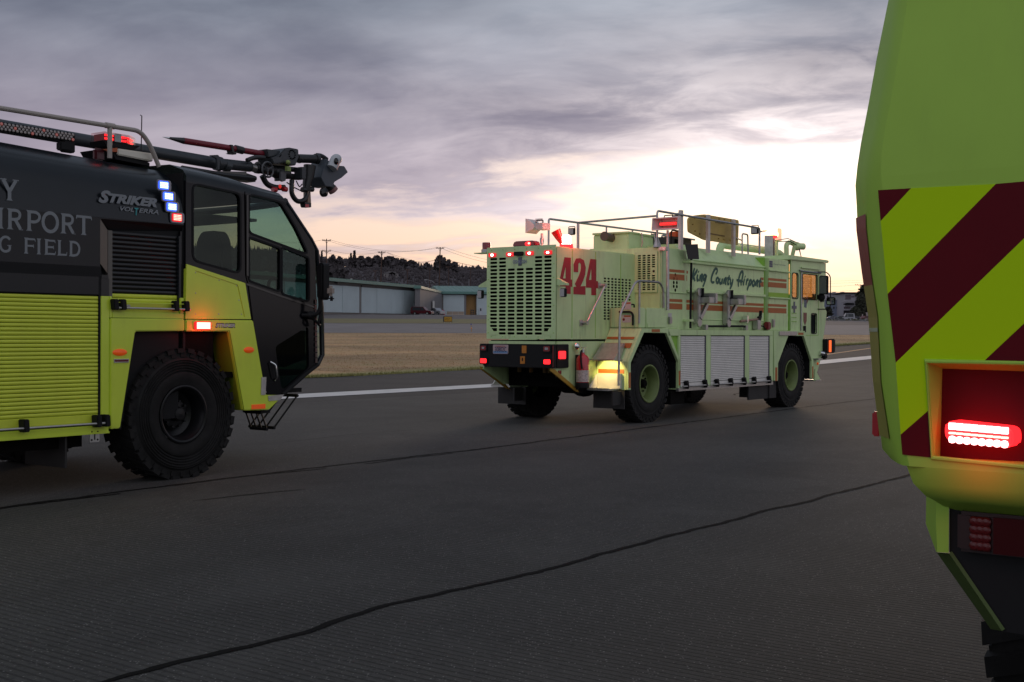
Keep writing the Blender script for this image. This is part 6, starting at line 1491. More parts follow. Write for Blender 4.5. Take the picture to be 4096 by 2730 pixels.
# cab shell --------------------------------------------------
cab = [(XG+.014, (-0.002,2.201)[1]-.35), (XG+.014, (0.014,3.062)[1]), (0.404,3.040), (0.792,3.022), (1.334,2.989), (1.424,2.925), (1.607,2.765), (1.795,2.566), (1.862,2.460), (1.873,2.134), (1.891,1.852), (1.911,1.166), (1.877,1.122), (1.355,0.807), (1.094,0.821), (0.906,1.643), (0.813,2.040)]
w1 = rnd([(0.113,3.026), (0.734,2.982), (0.737,2.147), (0.116,2.254)], .07, 4)
w2 = rnd([(0.877,2.986), (1.323,2.945), (1.562,2.669), (1.739,2.408), (0.874,2.592)], .05, 4)
w3 = rnd([(0.875,2.523), (1.316,2.434), (1.318,1.969), (0.879,2.069)], .03, 3)
w4 = rnd([(1.357,2.448), (1.755,2.350), (1.757,1.869), (1.359,1.942)], .03, 3)
w5 = rnd([(1.252,1.348), (1.759,1.580), (1.774,1.103), (1.404,0.872), (1.344,0.888)], .05, 4)
WN = [(w1, SIDEGLASS), (w2, CABGLASS), (w3, SIDEGLASS), (w4, CABGLASS), (w5, DARKGLASS)]
for y0, y1, s_ in ((.0, .04, 1), (LW-.04, LW, -1)):
    sd_ = MB().prism(cab, y0, y1, holes=[w for w, _ in WN]).build('cab_side', GLOSSBLK, L, limit=50)
    for w, gm in WN: MB().prism(w, y0+.018, y0+.023).build('window_glass', gm, sd_)
# slim window frames and rubber edges on the near side
def frame_of(w, t, y0, y1, name, m, par):
    cx_ = sum(p[0] for p in w)/len(w); cz_ = sum(p[1] for p in w)/len(w)
    big = []
    for i, p in enumerate(w):
        a = Vector(w[i-1]); b = Vector(w[(i+1) % len(w)]); d = (b-a).normalized(); n_ = Vector((d.y, -d.x))
        if (Vector(p)-Vector((cx_, cz_))).dot(n_) < 0: n_ = -n_
        q = Vector(p)+n_*t; big.append((q.x, q.y))
    return MB().prism(big, y0, y1, holes=[w]).build(name, m, par, limit=50)
for w, _ in WN[:4]: frame_of(w, .022, -.007, -.001, 'window_frame', MATBLK, L)
FS = mat('black door trim', (.020, .018, .017), .3, coat=.4)
dl = [(0.803,3.023), (0.821,2.118), (0.855,2.018), (0.919,1.639), (1.094,0.842)]
MB().ribbon(dl, .012, -.004, -.001).build('door_gap', HOLE, L)
MB().prism([(0.824,2.990), (0.851,2.986), (0.854,2.111), (0.827,2.120)], -.010, -.001).build('door_pillar', FS, L)
MB().ribbon([(0.823,2.027), (1.303,1.913), (1.874,1.792)], .02, -.008, -.001).build('belt_moulding', FS, L)
hg = MB()
ha, hb = (1.868,1.882), (1.877,1.146); N_ = 12
for k in range(N_):
    t0, t1 = k/N_, (k+.8)/N_; hg.cyl((ha[0]+(hb[0]-ha[0])*t0, -.012, ha[1]+(hb[1]-ha[1])*t0), (ha[0]+(hb[0]-ha[0])*t1, -.012, ha[1]+(hb[1]-ha[1])*t1), .013, 8)
hg.build('door_hinge', mat('dark steel hinge', (.16, .13, .12), .4, .7), L)
# roof, windscreen, nose, floor, back
ed = [(0.014,3.085), (0.403,3.063), (0.792,3.038), (1.345,3.009)]
rt = [(XG+.014, ed[0][1]-.05), (XG+.014, 3.13), (0.056,3.130), ]
rx = [XG+.014, ed[1][0], ed[2][0], ed[3][0], (1.412,2.974)[0]]
rzs = [ed[0][1], ed[1][1], ed[2][1], ed[3][1], (1.412,2.963)[1]]
secs = [[(-.002, -.045), (-.006, .02), (.05, .09), (.26, .16), (LW/2, .19), (LW-.26, .16), (LW-.05, .09), (LW+.006, .02), (LW+.002, -.045)] for _ in rx]
m = MB()
for x_, z_, f in zip(rx, rzs, (1, 1, .95, .55, .1)):
    for y, dz in secs[0]: m.v.append((x_, y if f > .5 else y, z_+dz*(f if dz > 0 else 1)))
n_ = len(secs[0])
for i in range(len(rx)-1):
    for k in range(n_-1): m.f.append((i*n_+k, i*n_+k+1, (i+1)*n_+k+1, (i+1)*n_+k))
m.build('cab_roof', GREYBLK, L, limit=60)
fr_pts = [(1.412,2.963), (1.607,2.765), (1.795,2.575), (1.895,2.444), (1.973,1.793), (1.990,1.246), (1.911,1.135)]
def curve_front(f): return .34*math.sin(math.pi*f)**.6
nF = 13
ws = MB()
for x_, z_ in fr_pts:
    for k in range(nF):
        f = k/(nF-1); ws.v.append((x_+(curve_front(f) if 0 < k < nF-1 else 0)*.8+.012, .02+(LW-.04)*f, z_))
for i in range(len(fr_pts)-1):
    for k in range(nF-1): ws.f.append((i*nF+k, i*nF+k+1, (i+1)*nF+k+1, (i+1)*nF+k))
ws.build('windscreen', CABGLASS, L)
# dark corner pillars and the lip round the screen
for y_ in (.02, LW-.02):
    MB().tube([(x_+.012, y_, z_) for x_, z_ in fr_pts], .030, 8).build('corner_pillar', GREYBLK, L)
MB().tube([(fr_pts[0][0]+(.8*curve_front(k/12) if 0 < k < 12 else 0), .02+(LW-.04)*k/12, fr_pts[0][1]+.01) for k in range(13)], .04, 8).build('screen_header', GREYBLK, L)
nb_ = MB()
np_ = [(1.911,1.135), (1.710,1.025), (1.365,0.810), (1.146,0.656)]
for x_, z_ in np_:
    for k in range(nF): f = k/(nF-1); nb_.v.append((x_+(curve_front(f)*.8 if 0 < k < nF-1 else 0)+.012, (LW)*f, z_))
for i in range(len(np_)-1):
    for k in range(nF-1): nb_.f.append((i*nF+k, i*nF+k+1, (i+1)*nF+k+1, (i+1)*nF+k))
nb_.build('nose_skin', LIME, L)
MB().tube([(x_, -.004, z_) for x_, z_ in np_[:3]], .022, 8).build('nose_edge', MATBLK, L)
MB().box(XG+.02, 1.75, .05, LW-.05, 1.02, 1.08).build('cab_floor', UNDER, L)
MB().prism([(.42, 1.08), (.42, 1.62), (XG+.02, 1.62), (XG+.02, 1.08)], .05, LW-.05).build('engine_cover', UNDER, L)
MB().box(XG+.02, XG+.05, .05, LW-.05, 1.0, 2.75).build('cab_back', mat('dark cab lining', (.02, .02, .022), .8), L)
for yy in (.30, 1.2, 2.1):
    s1_ = MB().box(.85, 1.30, yy, yy+.5, 1.62, 1.76).build('seat', MATBLK, L, bevel=.04)
    MB().prism(rnd([(yy, 1.74), (yy+.5, 1.74), (yy+.46, 2.50), (yy+.38, 2.62), (yy+.12, 2.62), (yy+.04, 2.50)], .06, 4), .76, .93, 'x').build('seat_back', MATBLK, s1_, bevel=.04)
MB().prism([(1.55, 1.1), (1.9, 1.2), (1.88, 1.92), (1.62, 1.86), (1.50, 1.6)], .15, LW-.15).build('dashboard', MATBLK, L, bevel=.04)
(sx_, sz_) = 1.599,2.109
sw = MB().lathe([(.225, -.015), (.24, 0), (.225, .015), (.21, 0)], 0, 0, 'z', seg=28, closed=True)
rot = Matrix.Rotation(R(-35), 3, 'Y'); sw.v = [tuple(rot @ Vector(v)+Vector((sx_-.1, 1.3, sz_+.05))) for v in sw.v]
sw.cyl((sx_-.1, 1.3, sz_+.05), (sx_+.3, 1.3, sz_-.25), .03).build('steering_wheel', mat('grey vinyl', (.08, .08, .08), .5), L)
MB().bend([(1.66, .55, 1.86), (1.66, .55, 2.12), (1.80, .55, 2.14), (1.80, .55, 1.9)], .02).build('grab_handle', MATBLK, L)
MB().box(1.35, 1.5, .9, 1.1, 1.9, 2.02).build('radio', MATBLK, L, bevel=.02)
(a, az), (b, bz) = (1.641,1.255), (2.147,1.174); MB().box(a, b, .35, .42, bz, az).build('step_tread', mat('grey green tread', (.13, .16, .15), .5), L)
MB().cyl((1.532,1.366)[0:1]+(.3,)+((1.532,1.366)[1],), (1.909,1.599)[0:1]+(.3,)+((1.909,1.599)[1],), .022).build('inner_handrail', mat('grey green tread', (.13, .16, .15), .5), L)
(a, az) = 2.119,1.517; MB().box(a-.03, a+.03, .5, .56, az-.12, az+.06).build('fire_bottle', EXTRED, L)
# upholstered dark ceiling seen through the glass
MB().box(XG+.03, 1.05, .08, LW-.08, 2.72, 2.75).build('headliner', mat('green grey ceiling', (.05, .06, .05), .8), L)
# mirrors and their arms
(a, az), (b, bz) = (1.783,2.296), (1.912,1.876)
mm = MB().prism(rnd(rect(-.20, bz, -.11, az), .04, 4), a+.0, b, 'x').build('mirror', MATBLK, L, bevel=.02)
MB().prism(rnd(rect(-.19, bz+.02, -.12, az-.02), .03, 4), a-.006, a-.001, 'x').build('mirror_face', MATBLK, mm)
(a, az), (b, bz) = (1.766,2.035), (1.862,1.918)
MB().box(a, b, -.34, -.26, bz, az).build('mirror', mat('warm grey mirror shell', (.30, .25, .22), .5), mm, bevel=.03)
(a, az), (b, bz) = (1.784,1.916), (1.859,1.863); MB().box(a, b, -.33, -.28, bz, az).build('mirror_camera', MATBLK, mm, bevel=.02)
(a, az), (b, bz) = (1.658,1.700), (1.857,1.696)
ar = MB().bend([(a, -.0, az), (a+.05, -.06, az), (b-.08, -.12, az+.01), (b-.05, -.14, az+.08), (b-.05, -.15, az+.35)], .022, .06).ball((a+.1, -.05, az), .08, .05, .05).build('mirror_arm', MATBLK, L)
MB().bend([(a+.1, -.05, az-.02), (a+.2, -.1, az-.12), (b-.06, -.12, az-.10), (b-.03, -.14, az+.05)], .016, .05).build('mirror_brace', MATBLK, ar)
# front side flash: orange lit edge of the far side of the nose
(a, az), (b, bz) = (2.053,1.682), (2.054,1.366)
# door handle, plates, reflectors, badges
(a, az), (b, bz) = (1.151,1.177), (1.238,0.964)
dh = MB().prism(rnd([(a-.01, az), (a+.06, az-.02), (b+.01, bz+.04), (b-.04, bz+.02)], .02, 3), -.012, -.001).build('door_handle', MATBLK, L)
MB().bend([(a+.02, -.01, az), (a+.06, -.05, az-.03), (b, -.05, bz+.05), (b+.005, -.01, bz+.01)], .012, .02).build('handle_grip', CHROME, dh)
for p, q, sk in (((1.024,1.014), (1.064,0.820), 1), ((1.120,0.812), (1.359,0.753), 0)):
    (a, az), (b, bz) = p, q
    pts = [(a, az), (a+.07*1, az), (b+.02, bz), (b-.045, bz)] if sk else [(a, az-.005), (b, az+.002), (b-.06, bz+.0), (a+.01, bz-.004)]
    pl = MB().prism(pts, -.032, -.0255).build('kick_plate', ALU, L)
    for w in ((.15, .85) if 1 else ()): MB().lathe([(.001, -.036), (.007, -.0345), (.009, -.032)], a+(b-a)*w+(.03 if sk else -.01), az+(bz-az)*(w if sk else .5), seg=8).build('bolt', STEEL, pl)
for p in ((-0.800,1.304), (0.847,1.314)):
    MB().ball((p[0], -.026, p[1]), .085 if p[0] < 0 else .075, .02, .034, 16, 8).build('side_marker', AMBER, L)
(a, az), (b, bz) = (-0.870,1.241), (-0.697,1.205)
nb2 = MB().box(a, b, -.03, -.0225, bz, az).build('name_badge', CHROME, L); MB().box(a+.008, b-.008, -.0325, -.0302, bz+.008, az-.008).build('badge_face', mat('deep red badge', (.12, .0, .01), .3), nb2)
(a, az), (b, bz) = (0.885,0.720), (1.082,0.670); MB().box(a, b, -.032, -.0255, bz, az).build('amber_reflector', AMBER, L)
(a, az), (b, bz) = (0.385,1.598), (0.653,1.553)
text_mesh('STRIKER', a-.003, bz-.004, b+.003, az+.004, -.0262, shear=.25, offset=.05).build('nameplate_edge', mat('dark plate outline', (.02, .02, .025), .4), L, smooth=False)
text_mesh('STRIKER', a+.004, bz+.005, b-.004, az-.005, -.0275, shear=.25, offset=.035).build('nameplate', mat('silver nameplate', (.55, .5, .5), .3, .6), L, smooth=False)
# big red warning lamp on the fender
(a, az), (b, bz) = (0.098,1.614), (0.314,1.531)
rl = MB().prism(rnd(rect(a, bz, b, az), .02, 3), -.05, -.0255).build('warning_lamp', REDDIM, L, bevel=.008)
for k in (0, 1, 2):
    zz = bz+(az-bz)*(.22+.27*k); o = MB()
    for j in range(7): x_ = a+(b-a)*(.16+.115*j); o.box(x_-.012, x_+.012, -.053, -.0505, zz-.011, zz+.011)
    o.build('diode_row', REDHOT, rl, smooth=False)
L_ = bpy.data.lights.new('fender_lamp_light', 'POINT'); L_.energy = 1.7; L_.color = (1, .02, .02); L_.shadow_soft_size = .04
lo = bpy.data.objects.new('fender_lamp_light', L_); C.objects.link(lo); lo.parent = L; lo.location = ((a+b)/2, -.13, (az+bz)/2-.02)
# four lamps stepping down beside the gap
for i, (p, hot, dim, nm) in enumerate([((-0.273,2.980), BLUEHOT, BLUEDIM, 0), ((-0.216,2.874), BLUEHOT, BLUEDIM, 0), ((-0.171,2.772), BLUEHOT, BLUEDIM, 0), ((-0.107,2.668), REDHOT, REDDIM, 1)]):
    x_, z_ = p
    b_ = MB().prism(rnd(rect(x_-.085, z_-.055, x_+.095, z_+.055), .03, 4), -.014, -.001).build('lamp_bezel', mat('satin lamp bezel', (.22, .22, .25), .3, .8), L, bevel=.004)
    l_ = MB().prism(rnd(rect(x_-.068, z_-.042, x_+.060, z_+.042), .022, 4), -.022, -.0145).build('lamp_lens', dim, b_, bevel=.004)
    o = MB()
    for r_ in range(4):
        for c__ in range(6): o.box(x_-.048+c__*.0165, x_-.038+c__*.0165, -.0245, -.0223, z_-.028+r_*.0155, z_-.018+r_*.0155)
    o.build('diodes', hot, l_, smooth=False, kind='stuff')
# serif lettering: Y / IRPORT / G FIELD
def serif(ch, x0, x1, z0, z1, m, y=-.0015):
    W = x1-x0; H = z1-z0; s = H*.20; e = [0]
    P = lambda u, v: (x0+W*u, z0+H*v)
    def st(pts, w, smooth_=False):
        pp = [P(*q) for q in pts]; pp = smooth2(pp, 5) if smooth_ else pp; e[0] += .0004; m.ribbon(pp, w, y-e[0]-.0003, y-e[0])
    def foot(u, v, w=.34, up=1):
        cx_, cz_ = P(u, v); h = H*.075*up; ww = s*1.75/2; e[0] += .0004
        m.prism([(cx_-ww, cz_), (cx_+ww, cz_), (cx_+s*.62, cz_+h*.55), (cx_+s*.46, cz_+h*1.5), (cx_-s*.46, cz_+h*1.5), (cx_-s*.62, cz_+h*.55)], y-e[0]-.0003, y-e[0])
    L_ = s/2/W
    if ch in 'IRPFELD':
        u = .5 if ch == 'I' else .18
        st([(u, .02), (u, .98)], s*.92); foot(u, 0); 
        foot(u, 1, up=-1) if ch in 'I' else foot(u, 1, up=-1)
    if ch in 'RP': st([(.18, .92), (.50, .93), (.72, .90), (.88, .80), (.90, .66), (.78, .52), (.55, .45), (.22, .45)] if ch == 'P' else [(.18, .92), (.48, .93), (.68, .90), (.80, .80), (.80, .66), (.70, .54), (.48, .49), (.22, .49)], s*.72, True)
    if ch == 'R': st([(.50, .50), (.86, .04)], s*.85); st([(.78, .02), (1.02, .015)], s*.18)
    if ch == 'O': st([(.5+.42*math.cos(t*math.pi/12), .5+.46*math.sin(t*math.pi/12)) for t in range(25)], s*.86)
    if ch == 'D': st([(.2, .93), (.45, .93), (.72, .84), (.88, .62), (.88, .40), (.74, .16), (.48, .07), (.2, .06)], s*.78, True)
    if ch == 'T': st([(.5, .02), (.5, .95)], s*.92); foot(.5, 0); st([(.04, .92), (.96, .92)], s*.62); st([(.04, .95), (.03, .80)], s*.3); st([(.96, .95), (.99, .78)], s*.3)
    if ch == 'Y': st([(.5, .02), (.5, .45)], s*.92); foot(.5, 0); st([(.49, .44), (.14, .97)], s*.92); st([(.51, .44), (.86, .97)], s*.80); st([(-.02, .98), (.32, .98)], s*.22); st([(.66, .98), (1.02, .98)], s*.22)
    if ch in 'FE': st([(.2, .92), (.95, .92)], s*.6); st([(.93, .95), (.97, .78)], s*.28); st([(.25, .50), (.82, .50)], s*.6); st([(.80, .60), (.83, .38)], s*.25)
    if ch in 'EL': st([(.2, .07), (.96, .07)], s*.6); st([(.95, .04), (.99, .24)], s*.28)
    if ch == 'G': st([(.88, .80), (.72, .92), (.48, .95), (.22, .82), (.10, .52), (.20, .20), (.45, .06), (.72, .10), (.86, .22), (.86, .44)], s*.8, True); st([(.66, .44), (1.0, .44)], s*.22)
for nm, word in (('Y', [((-2.040,2.676), (-1.867,2.867), 'Y')]),
    ('IRPORT', [((-2.068,2.421), (-2.013,2.599), 'I'), ((-1.976,2.422), (-1.824,2.607), 'R'), ((-1.785,2.420), (-1.642,2.607), 'P'), ((-1.633,2.415), (-1.455,2.606), 'O'), ((-1.434,2.419), (-1.282,2.607), 'R'), ((-1.275,2.416), (-1.104,2.608), 'T')]),
    ('G FIELD', [((-2.056,2.210), (-1.934,2.357), 'G'), ((-1.810,2.211), (-1.695,2.354), 'F'), ((-1.688,2.209), (-1.633,2.351), 'I'), ((-1.603,2.209), (-1.491,2.355), 'E'), ((-1.466,2.211), (-1.370,2.354), 'L'), ((-1.348,2.210), (-1.225,2.356), 'D')])):
    zc0 = sum(p[1] for p, q, c_ in word)/len(word); zc1 = sum(q[1] for p, q, c_ in word)/len(word)
    for (ax_, _), (bx2, _), c_ in word:
        m = MB(); serif(c_, ax_, bx2, zc0, zc1, m); m.build('letter', SILVERV, L, smooth=False)
(a, az), (b, bz) = (-1.028,2.752), (-0.346,2.861)
zs0, zs1 = (-1.023,2.752)[1], (-0.997,2.854)[1]
text_mesh('S', a, zs0-.012, a+(b-a)*.20, zs1+.012, -.0015, shear=.3, offset=.05).build('logo_lettering', SILVERV, L, smooth=False)
text_mesh('TRIKER', a+(b-a)*.17, zs0, b, zs1-.012, -.0018, shear=.3, offset=.055).build('logo_lettering', SILVERV, L, smooth=False)
(a, az), (b, bz) = (-0.784,2.680), (-0.326,2.683); z0_, z1_ = (-0.784,2.683)[1], (-0.784,2.727)[1]
text_mesh('VOL', a, z0_, a+(b-a)*.36, z1_, -.0015, shear=.25, offset=.025).build('logo_lettering', SILVERV, L, smooth=False)
text_mesh('T', a+(b-a)*.37, z0_-.03, a+(b-a)*.47, z1_, -.0015, shear=.1, offset=.02).build('logo_lettering', mat('turquoise vinyl', (.03, .30, .32), .5), L, smooth=False)
text_mesh('ERRA', a+(b-a)*.48, z0_, b, z1_, -.0015, shear=.25, offset=.025).build('logo_lettering', SILVERV, L, smooth=False)
# wheels, arch interior, chassis
MB().prism([(-.78, .5), (-.62, 1.54), (.56, 1.54), (.86, .5)], 1.0, 1.03).build('arch_wall', UNDER, L)
MB().box(-.70, .56, .031, 1.0, 1.53, 1.57).build('arch_liner', UNDER, L)
quad3((-.76, .031, .55), (-.76, 1.0, .55), (-.62, 1.0, 1.53), (-.62, .031, 1.53), .02).build('arch_liner', MATBLK, L)
quad3((.84, .31, .60), (.84, 1.0, .60), (.60, 1.0, 1.53), (.60, .31, 1.53), .02).build('arch_liner', MATBLK, L)
MB().box(XB0, 1.2, .8, LW-.8, .55, .95).build('chassis_rail', UNDER, L)
MB().box(-3.6, -1.1, .15, 1.0, .40, .62).build('underbody_tank', UNDER, L)
MB().box(-1.35, -1.33, .05, .7, .22, .60).build('mud_flap', FLAP, L)
(a, az), (b, bz) = (-1.119,0.564), (-1.010,0.447)
bk = MB().box(a, b, -.002, .01, bz, az+.02).build('bracket_plate', ALU, L, bevel=.003); MB().box((a+b)/2-.006, (a+b)/2+.006, -.0045, -.0022, (az+bz)/2-.035, (az+bz)/2+.035).build('plate_slot', MATBLK, bk)
for u_ in (.2, .8):
    for v_ in (.2, .85): MB().lathe([(.001, -.008), (.008, -.007), (.010, -.002)], a+(b-a)*u_, bz+(az-bz)*v_, seg=8).build('bolt', UNDER, bk)
TYR = mat('black wheel paint', (.008, .008, .009), .35, spec=.3)
wl = make_wheel(L, 0, .0, .66, 1, .675, .45, .29, TYR, TYR, nl=32, dish=.12, ridges=True)
for x_, y_, s_ in ((0, LW, -1), (-5.2, 0., 1), (-5.2, LW, -1)): make_wheel(L, x_, y_, .66, s_, .675, .45, .29, TYR, TYR, nl=32, dish=.12)
MB().cyl((0, .5, .66), (0, LW-.5, .66), .11).build('axle', UNDER, L)
# folding ladder steps under the nose
def steps(pts_top, pts_bot, yb0, yb1, name='folding_step'):
    (ax_, az_), (bx2, bz2) = pts_top, pts_bot; m = MB()
    for k in range(4):
        y_ = yb0+(yb1-yb0)*k/3; m.cyl((ax_, y_, az_), (bx2, y_, bz2), .010, 6)
    m.cyl((bx2, yb0-.01, bz2), (bx2, yb1+.01, bz2), .018, 8).cyl((ax_, yb0-.01, az_), (ax_, yb1+.01, az_), .018, 8); return m.build(name, MATBLK, L)
steps((1.095,0.622), (1.176,0.434), .05, .30)
MB().box((1.095,0.622)[0], (1.228,0.615)[0], .05, .35, (1.095,0.611)[1], (1.094,0.644)[1]).build('step_mount', MATBLK, L)
steps((1.800,0.775), (1.442,0.424), .22, .62)
MB().box((1.800,0.775)[0]-.05, (1.800,0.775)[0]+.15, .3, .6, (1.896,0.830)[1]-.02, (1.896,0.859)[1]).build('step_mount', MATBLK, L)
# roof gear -----------------------------------------------------
RZ = lambda x: 3.2
# hand rail
q0, q1, q2, q3, q4 = (-2.513,3.557), (-1.834,3.559), (-0.694,3.559), (-0.284,3.559), (-0.050,3.221)
rl_ = MB().bend([(q0[0], .35, q1[1]+.0), (q2[0], .35, (q1[1]+q2[1])/2), (q3[0], .35, q3[1]), ((-0.166,3.438)[0], .35, (-0.166,3.438)[1]), (q4[0], .35, q4[1])], .024, .16, 10).build('roof_rail', RAILP, L)
a, b = (-0.649,3.559), (-0.649,3.237); MB().cyl((a[0], .35, a[1]), (b[0], .35, b[1]), .024).cyl((a[0]-.05, .35, a[1]+.002), (a[0]+.05, .35, a[1]+.002), .03).build('rail_post', RAILP, rl_)
# long light bar
g0, g1, g2, g3 = (-2.854,3.423), (-0.937,3.459), (-0.944,3.377), (-1.743,3.464)
x0_, x1_ = -4.2, g1[0]; zt_, zb_ = (g1[1]+g3[1])/2, g2[1]
ba = MB().box(x0_, x1_, .5, .60, zb_, zt_).build('scene_light_bar', MATBLK, L, bevel=.008)
me_ = MB().lathe([(.001, .49), (.013, .4915), (.016, .4965), (.016, .4995)], 0, 0, seg=8).mesh('light_cell', mat('grey reflector cell', (.30, .27, .26), .25, .6)); me_r = me_.copy(); me_r.materials[0] = mat('faintly lit cell', (.35, .18, .17), .25, .4, emit=(1, .2, .15), es=.12)
k = 0
for r_ in range(3):
    n_ = 52
    for c__ in range(n_):
        x_ = x1_-.03-c__*.040-(r_ % 2)*.02; 
        if x_ < x1_-2.1: continue
        o = bpy.data.objects.new('light_cell', me_r if (c__*7+r_*5) % 11 == 0 else me_); C.objects.link(o); o.parent = ba; o.location = (x_, 0, zb_+(zt_-zb_)*(.22+.28*r_)); k += 1
(a, az) = -1.016,3.327; MB().box(a-.05, a+.08, .5, .58, az-.06, zb_).box(a-.1, a+.02, .48, .56, az-.05, az+.03).build('bar_bracket', MATBLK, L, bevel=.01)
# beacon bar with red diodes
(a, az), (b, bz) = (-0.661,3.479), (-0.174,3.402)
z0_, z1_ = (-0.423,3.426)[1], (-0.423,3.517)[1]
yq = .45; xa_, xb_ = a+.02, (-0.179,3.445)[0]
bse = MB().prism([(xa_+.02, z0_-.06), (xb_-.12, z0_-.06), (xb_-.02, z0_), (xa_-.02, z0_)], yq, yq+.24).build('beacon_bar_base', MATBLK, L, bevel=.01)
CL = glass('clear lens cover', (.92, .80, .80), .05, .5)
lens = MB().prism([(xa_, yq+.0), (xb_-.16, yq), (xb_, yq+.12), (xb_, yq+.22), (xa_, yq+.22)], z0_+.001, z1_, 'z').build('beacon_bar_lens', CL, bse, smooth=False)
MB().prism([(xa_+.02, yq+.03), (xb_-.17, yq+.03), (xb_-.02, yq+.14), (xb_-.02, yq+.20), (xa_+.02, yq+.20)], z0_+.01, z1_-.015, 'z').build('beacon_bar_core', mat('red tinted core', (.25, .03, .03), .4), lens)
dd_ = MB()
for r_ in (0, 1):
    zz = z0_+(z1_-z0_)*(.30+.38*r_)
    for c__ in range(12):
        x_ = xa_+.03+c__*(xb_-xa_-.22)/11
        if .38 < c__/11 < .56: continue
        dd_.box(x_-.008, x_+.008, yq+.022, yq+.0295, zz-.009, zz+.009)
    for c__ in range(4): t_ = c__/3; dd_.ob((xb_-.155+t_*.12, yq+.030+t_*.095, zz), (.008, 0, 0), (0, .006, 0), (0, 0, .009))
dd_.build('diodes', REDWARM, lens, smooth=False, kind='stuff')
MB().box(xa_+(xb_-xa_-.16)*.40, xa_+(xb_-xa_-.16)*.66, yq-.004, yq-.001, z0_+.004, z1_-.004).build('centre_lens', mat('pale blue grey lens', (.36, .42, .42), .3), lens)
# pale box lamp leaning on its wedge
p = [(-0.502,3.361), (-0.070,3.363), (-0.066,3.276), (-0.500,3.296)]
wd = MB().prism([(-0.578,3.359), (-0.500,3.337), (-0.091,3.263), (-0.091,3.230), (-0.502,3.252)], .45, .95).build('lamp_wedge', MATBLK, L)
MB().prism(p, .42, .80).build('box_lamp', mat('cream box lens', (.70, .66, .57), .5), wd, bevel=.01)
MB().prism([(-0.681,3.330), (-0.504,3.367), (-0.504,3.324), (-0.606,3.316)], .425, .45).build('orange_panel', mat('orange panel', (.45, .09, .02), .5), wd)
(a, az) = -0.670,3.282; MB().box(a-.04, a+.08, .50, .56, az-.06, az+.07).build('red_side_lamp', mat('murky red lamp', (.08, .01, .015), .3), L, bevel=.02)
(a, az), (b, bz) = (0.151,3.835), (0.142,3.577); MB().tube([(b, .9, bz-.2), (a, .9, az), (a-.02, .9, az+.004)], .006, 5).build('whip_aerial', MATBLK, L)
# boom: a heavy tube lying forward along the roof, its head beyond the cab
BY = 1.3
def Fp(t): return t
BOOM = mat('graphite boom paint', (.040, .046, .052), .38, metal=.2, var=.15)
BLKP = mat('black valve paint', (.016, .016, .017), .4, var=.2)
b0, b1 = (-0.379,3.549), (1.530,3.512)
d_ = Vector((b1[0]-b0[0], 0, b1[1]-b0[1])).normalized()
st_ = Vector((b0[0], BY, b0[1]))-d_*3.0
boom = MB().cyl(st_, (b1[0], BY, b1[1]), .070, 24).build('boom', BOOM, L)
c0, c1, c2 = (1.569,3.507), (2.041,3.529), (2.130,3.519)
MB().cyl((b1[0]-.02, BY, b1[1]), (b1[0]+.045, BY, b1[1]-.004), .086, 24).cyl((b1[0], BY, b1[1]), (c1[0], BY, c1[1]), .064, 24).cyl((b1[0]+.10, BY, b1[1]-.01), (b1[0]+.18, BY, b1[1]-.02), .070, 24).build('boom_collar', BOOM, boom)
MB().cyl((c1[0], BY, c1[1]), (c2[0], BY, c2[1]), .052, 20).build('steel_ring', mat('polished ring', (.4, .38, .36), .3, .9), boom)
MB().prism([(1.288,3.567), (1.414,3.587), (1.447,3.556), (1.434,3.415), (1.396,3.410), (1.389,3.539)], BY-.16, BY-.13).build('boom_clamp', BOOM, boom, bevel=.006)
MB().prism([(1.320,3.392), (1.900,3.446), (1.893,3.343), (1.320,3.352)], BY-.1, BY+.1).build('boom_cradle', mat('warm grey cradle', (.10, .09, .085), .5), boom)
MB().prism([(1.900,3.435), (2.063,3.412), (2.063,3.340), (1.833,3.341)], BY-.08, BY+.08).build('boom_cradle', BLKP, boom)
MB().tube([(b1[0]-.6, BY-.1, b1[1]-.13), (c0[0], BY-.1, c0[1]-.14), (c1[0], BY-.1, c1[1]-.15)], .03, 8).build('hose', BLKP, boom)
MB().bend([((1.904,3.583)[0], 1.2, (1.904,3.583)[1]), ((2.026,3.634)[0], 1.2, (2.026,3.634)[1]), ((2.184,3.647)[0], 1.2, (2.184,3.647)[1])], .028, .06).build('hose', BLKP, boom)
# knuckle, hand wheel, elbows
def F3(x, z, y=BY): return (x, y, z)
k0 = (2.213,3.533); k1 = (2.496,3.512)
kn = MB().cyl(F3(*c2), F3(*k0), .062, 18).cyl(F3(k0[0]-.05, k0[1]), F3(k0[0]-.02, k0[1]), .075, 18).ball(F3(*k1), .10, .09, .085).cyl(F3(*k0), F3(*(2.669,3.509)), .068, 18).cyl(F3(*(2.491,3.571)), F3(*(2.506,3.403)), .045, 12).cyl(F3(*(2.303,3.557)), F3(*(2.823,3.578)), .034, 10).cyl(F3(*(2.603,3.484)), F3(*(2.808,3.484)), .04, 10).build('knuckle', BLKP, boom)
hw = (2.187,3.498)
w_ = MB().lathe([(.090, 1.128), (.104, 1.14), (.090, 1.152), (.078, 1.14)], hw[0], hw[1], seg=28, closed=True).cyl((hw[0], 1.14, hw[1]), (hw[0], 1.3, hw[1]), .022)
for t_ in range(3): a_ = t_*2.094+.5; w_.cyl((hw[0], 1.14, hw[1]), (hw[0]+.09*math.cos(a_), 1.14, hw[1]+.09*math.sin(a_)), .010, 6)
w_.build('hand_wheel', mat('grey valve wheel', (.06, .06, .065), .45), kn)
MB().prism([(2.749,3.596), (2.838,3.606), (2.838,3.444), (2.757,3.441)], BY-.16, BY-.02).build('valve_block', BOOM, kn, bevel=.012)
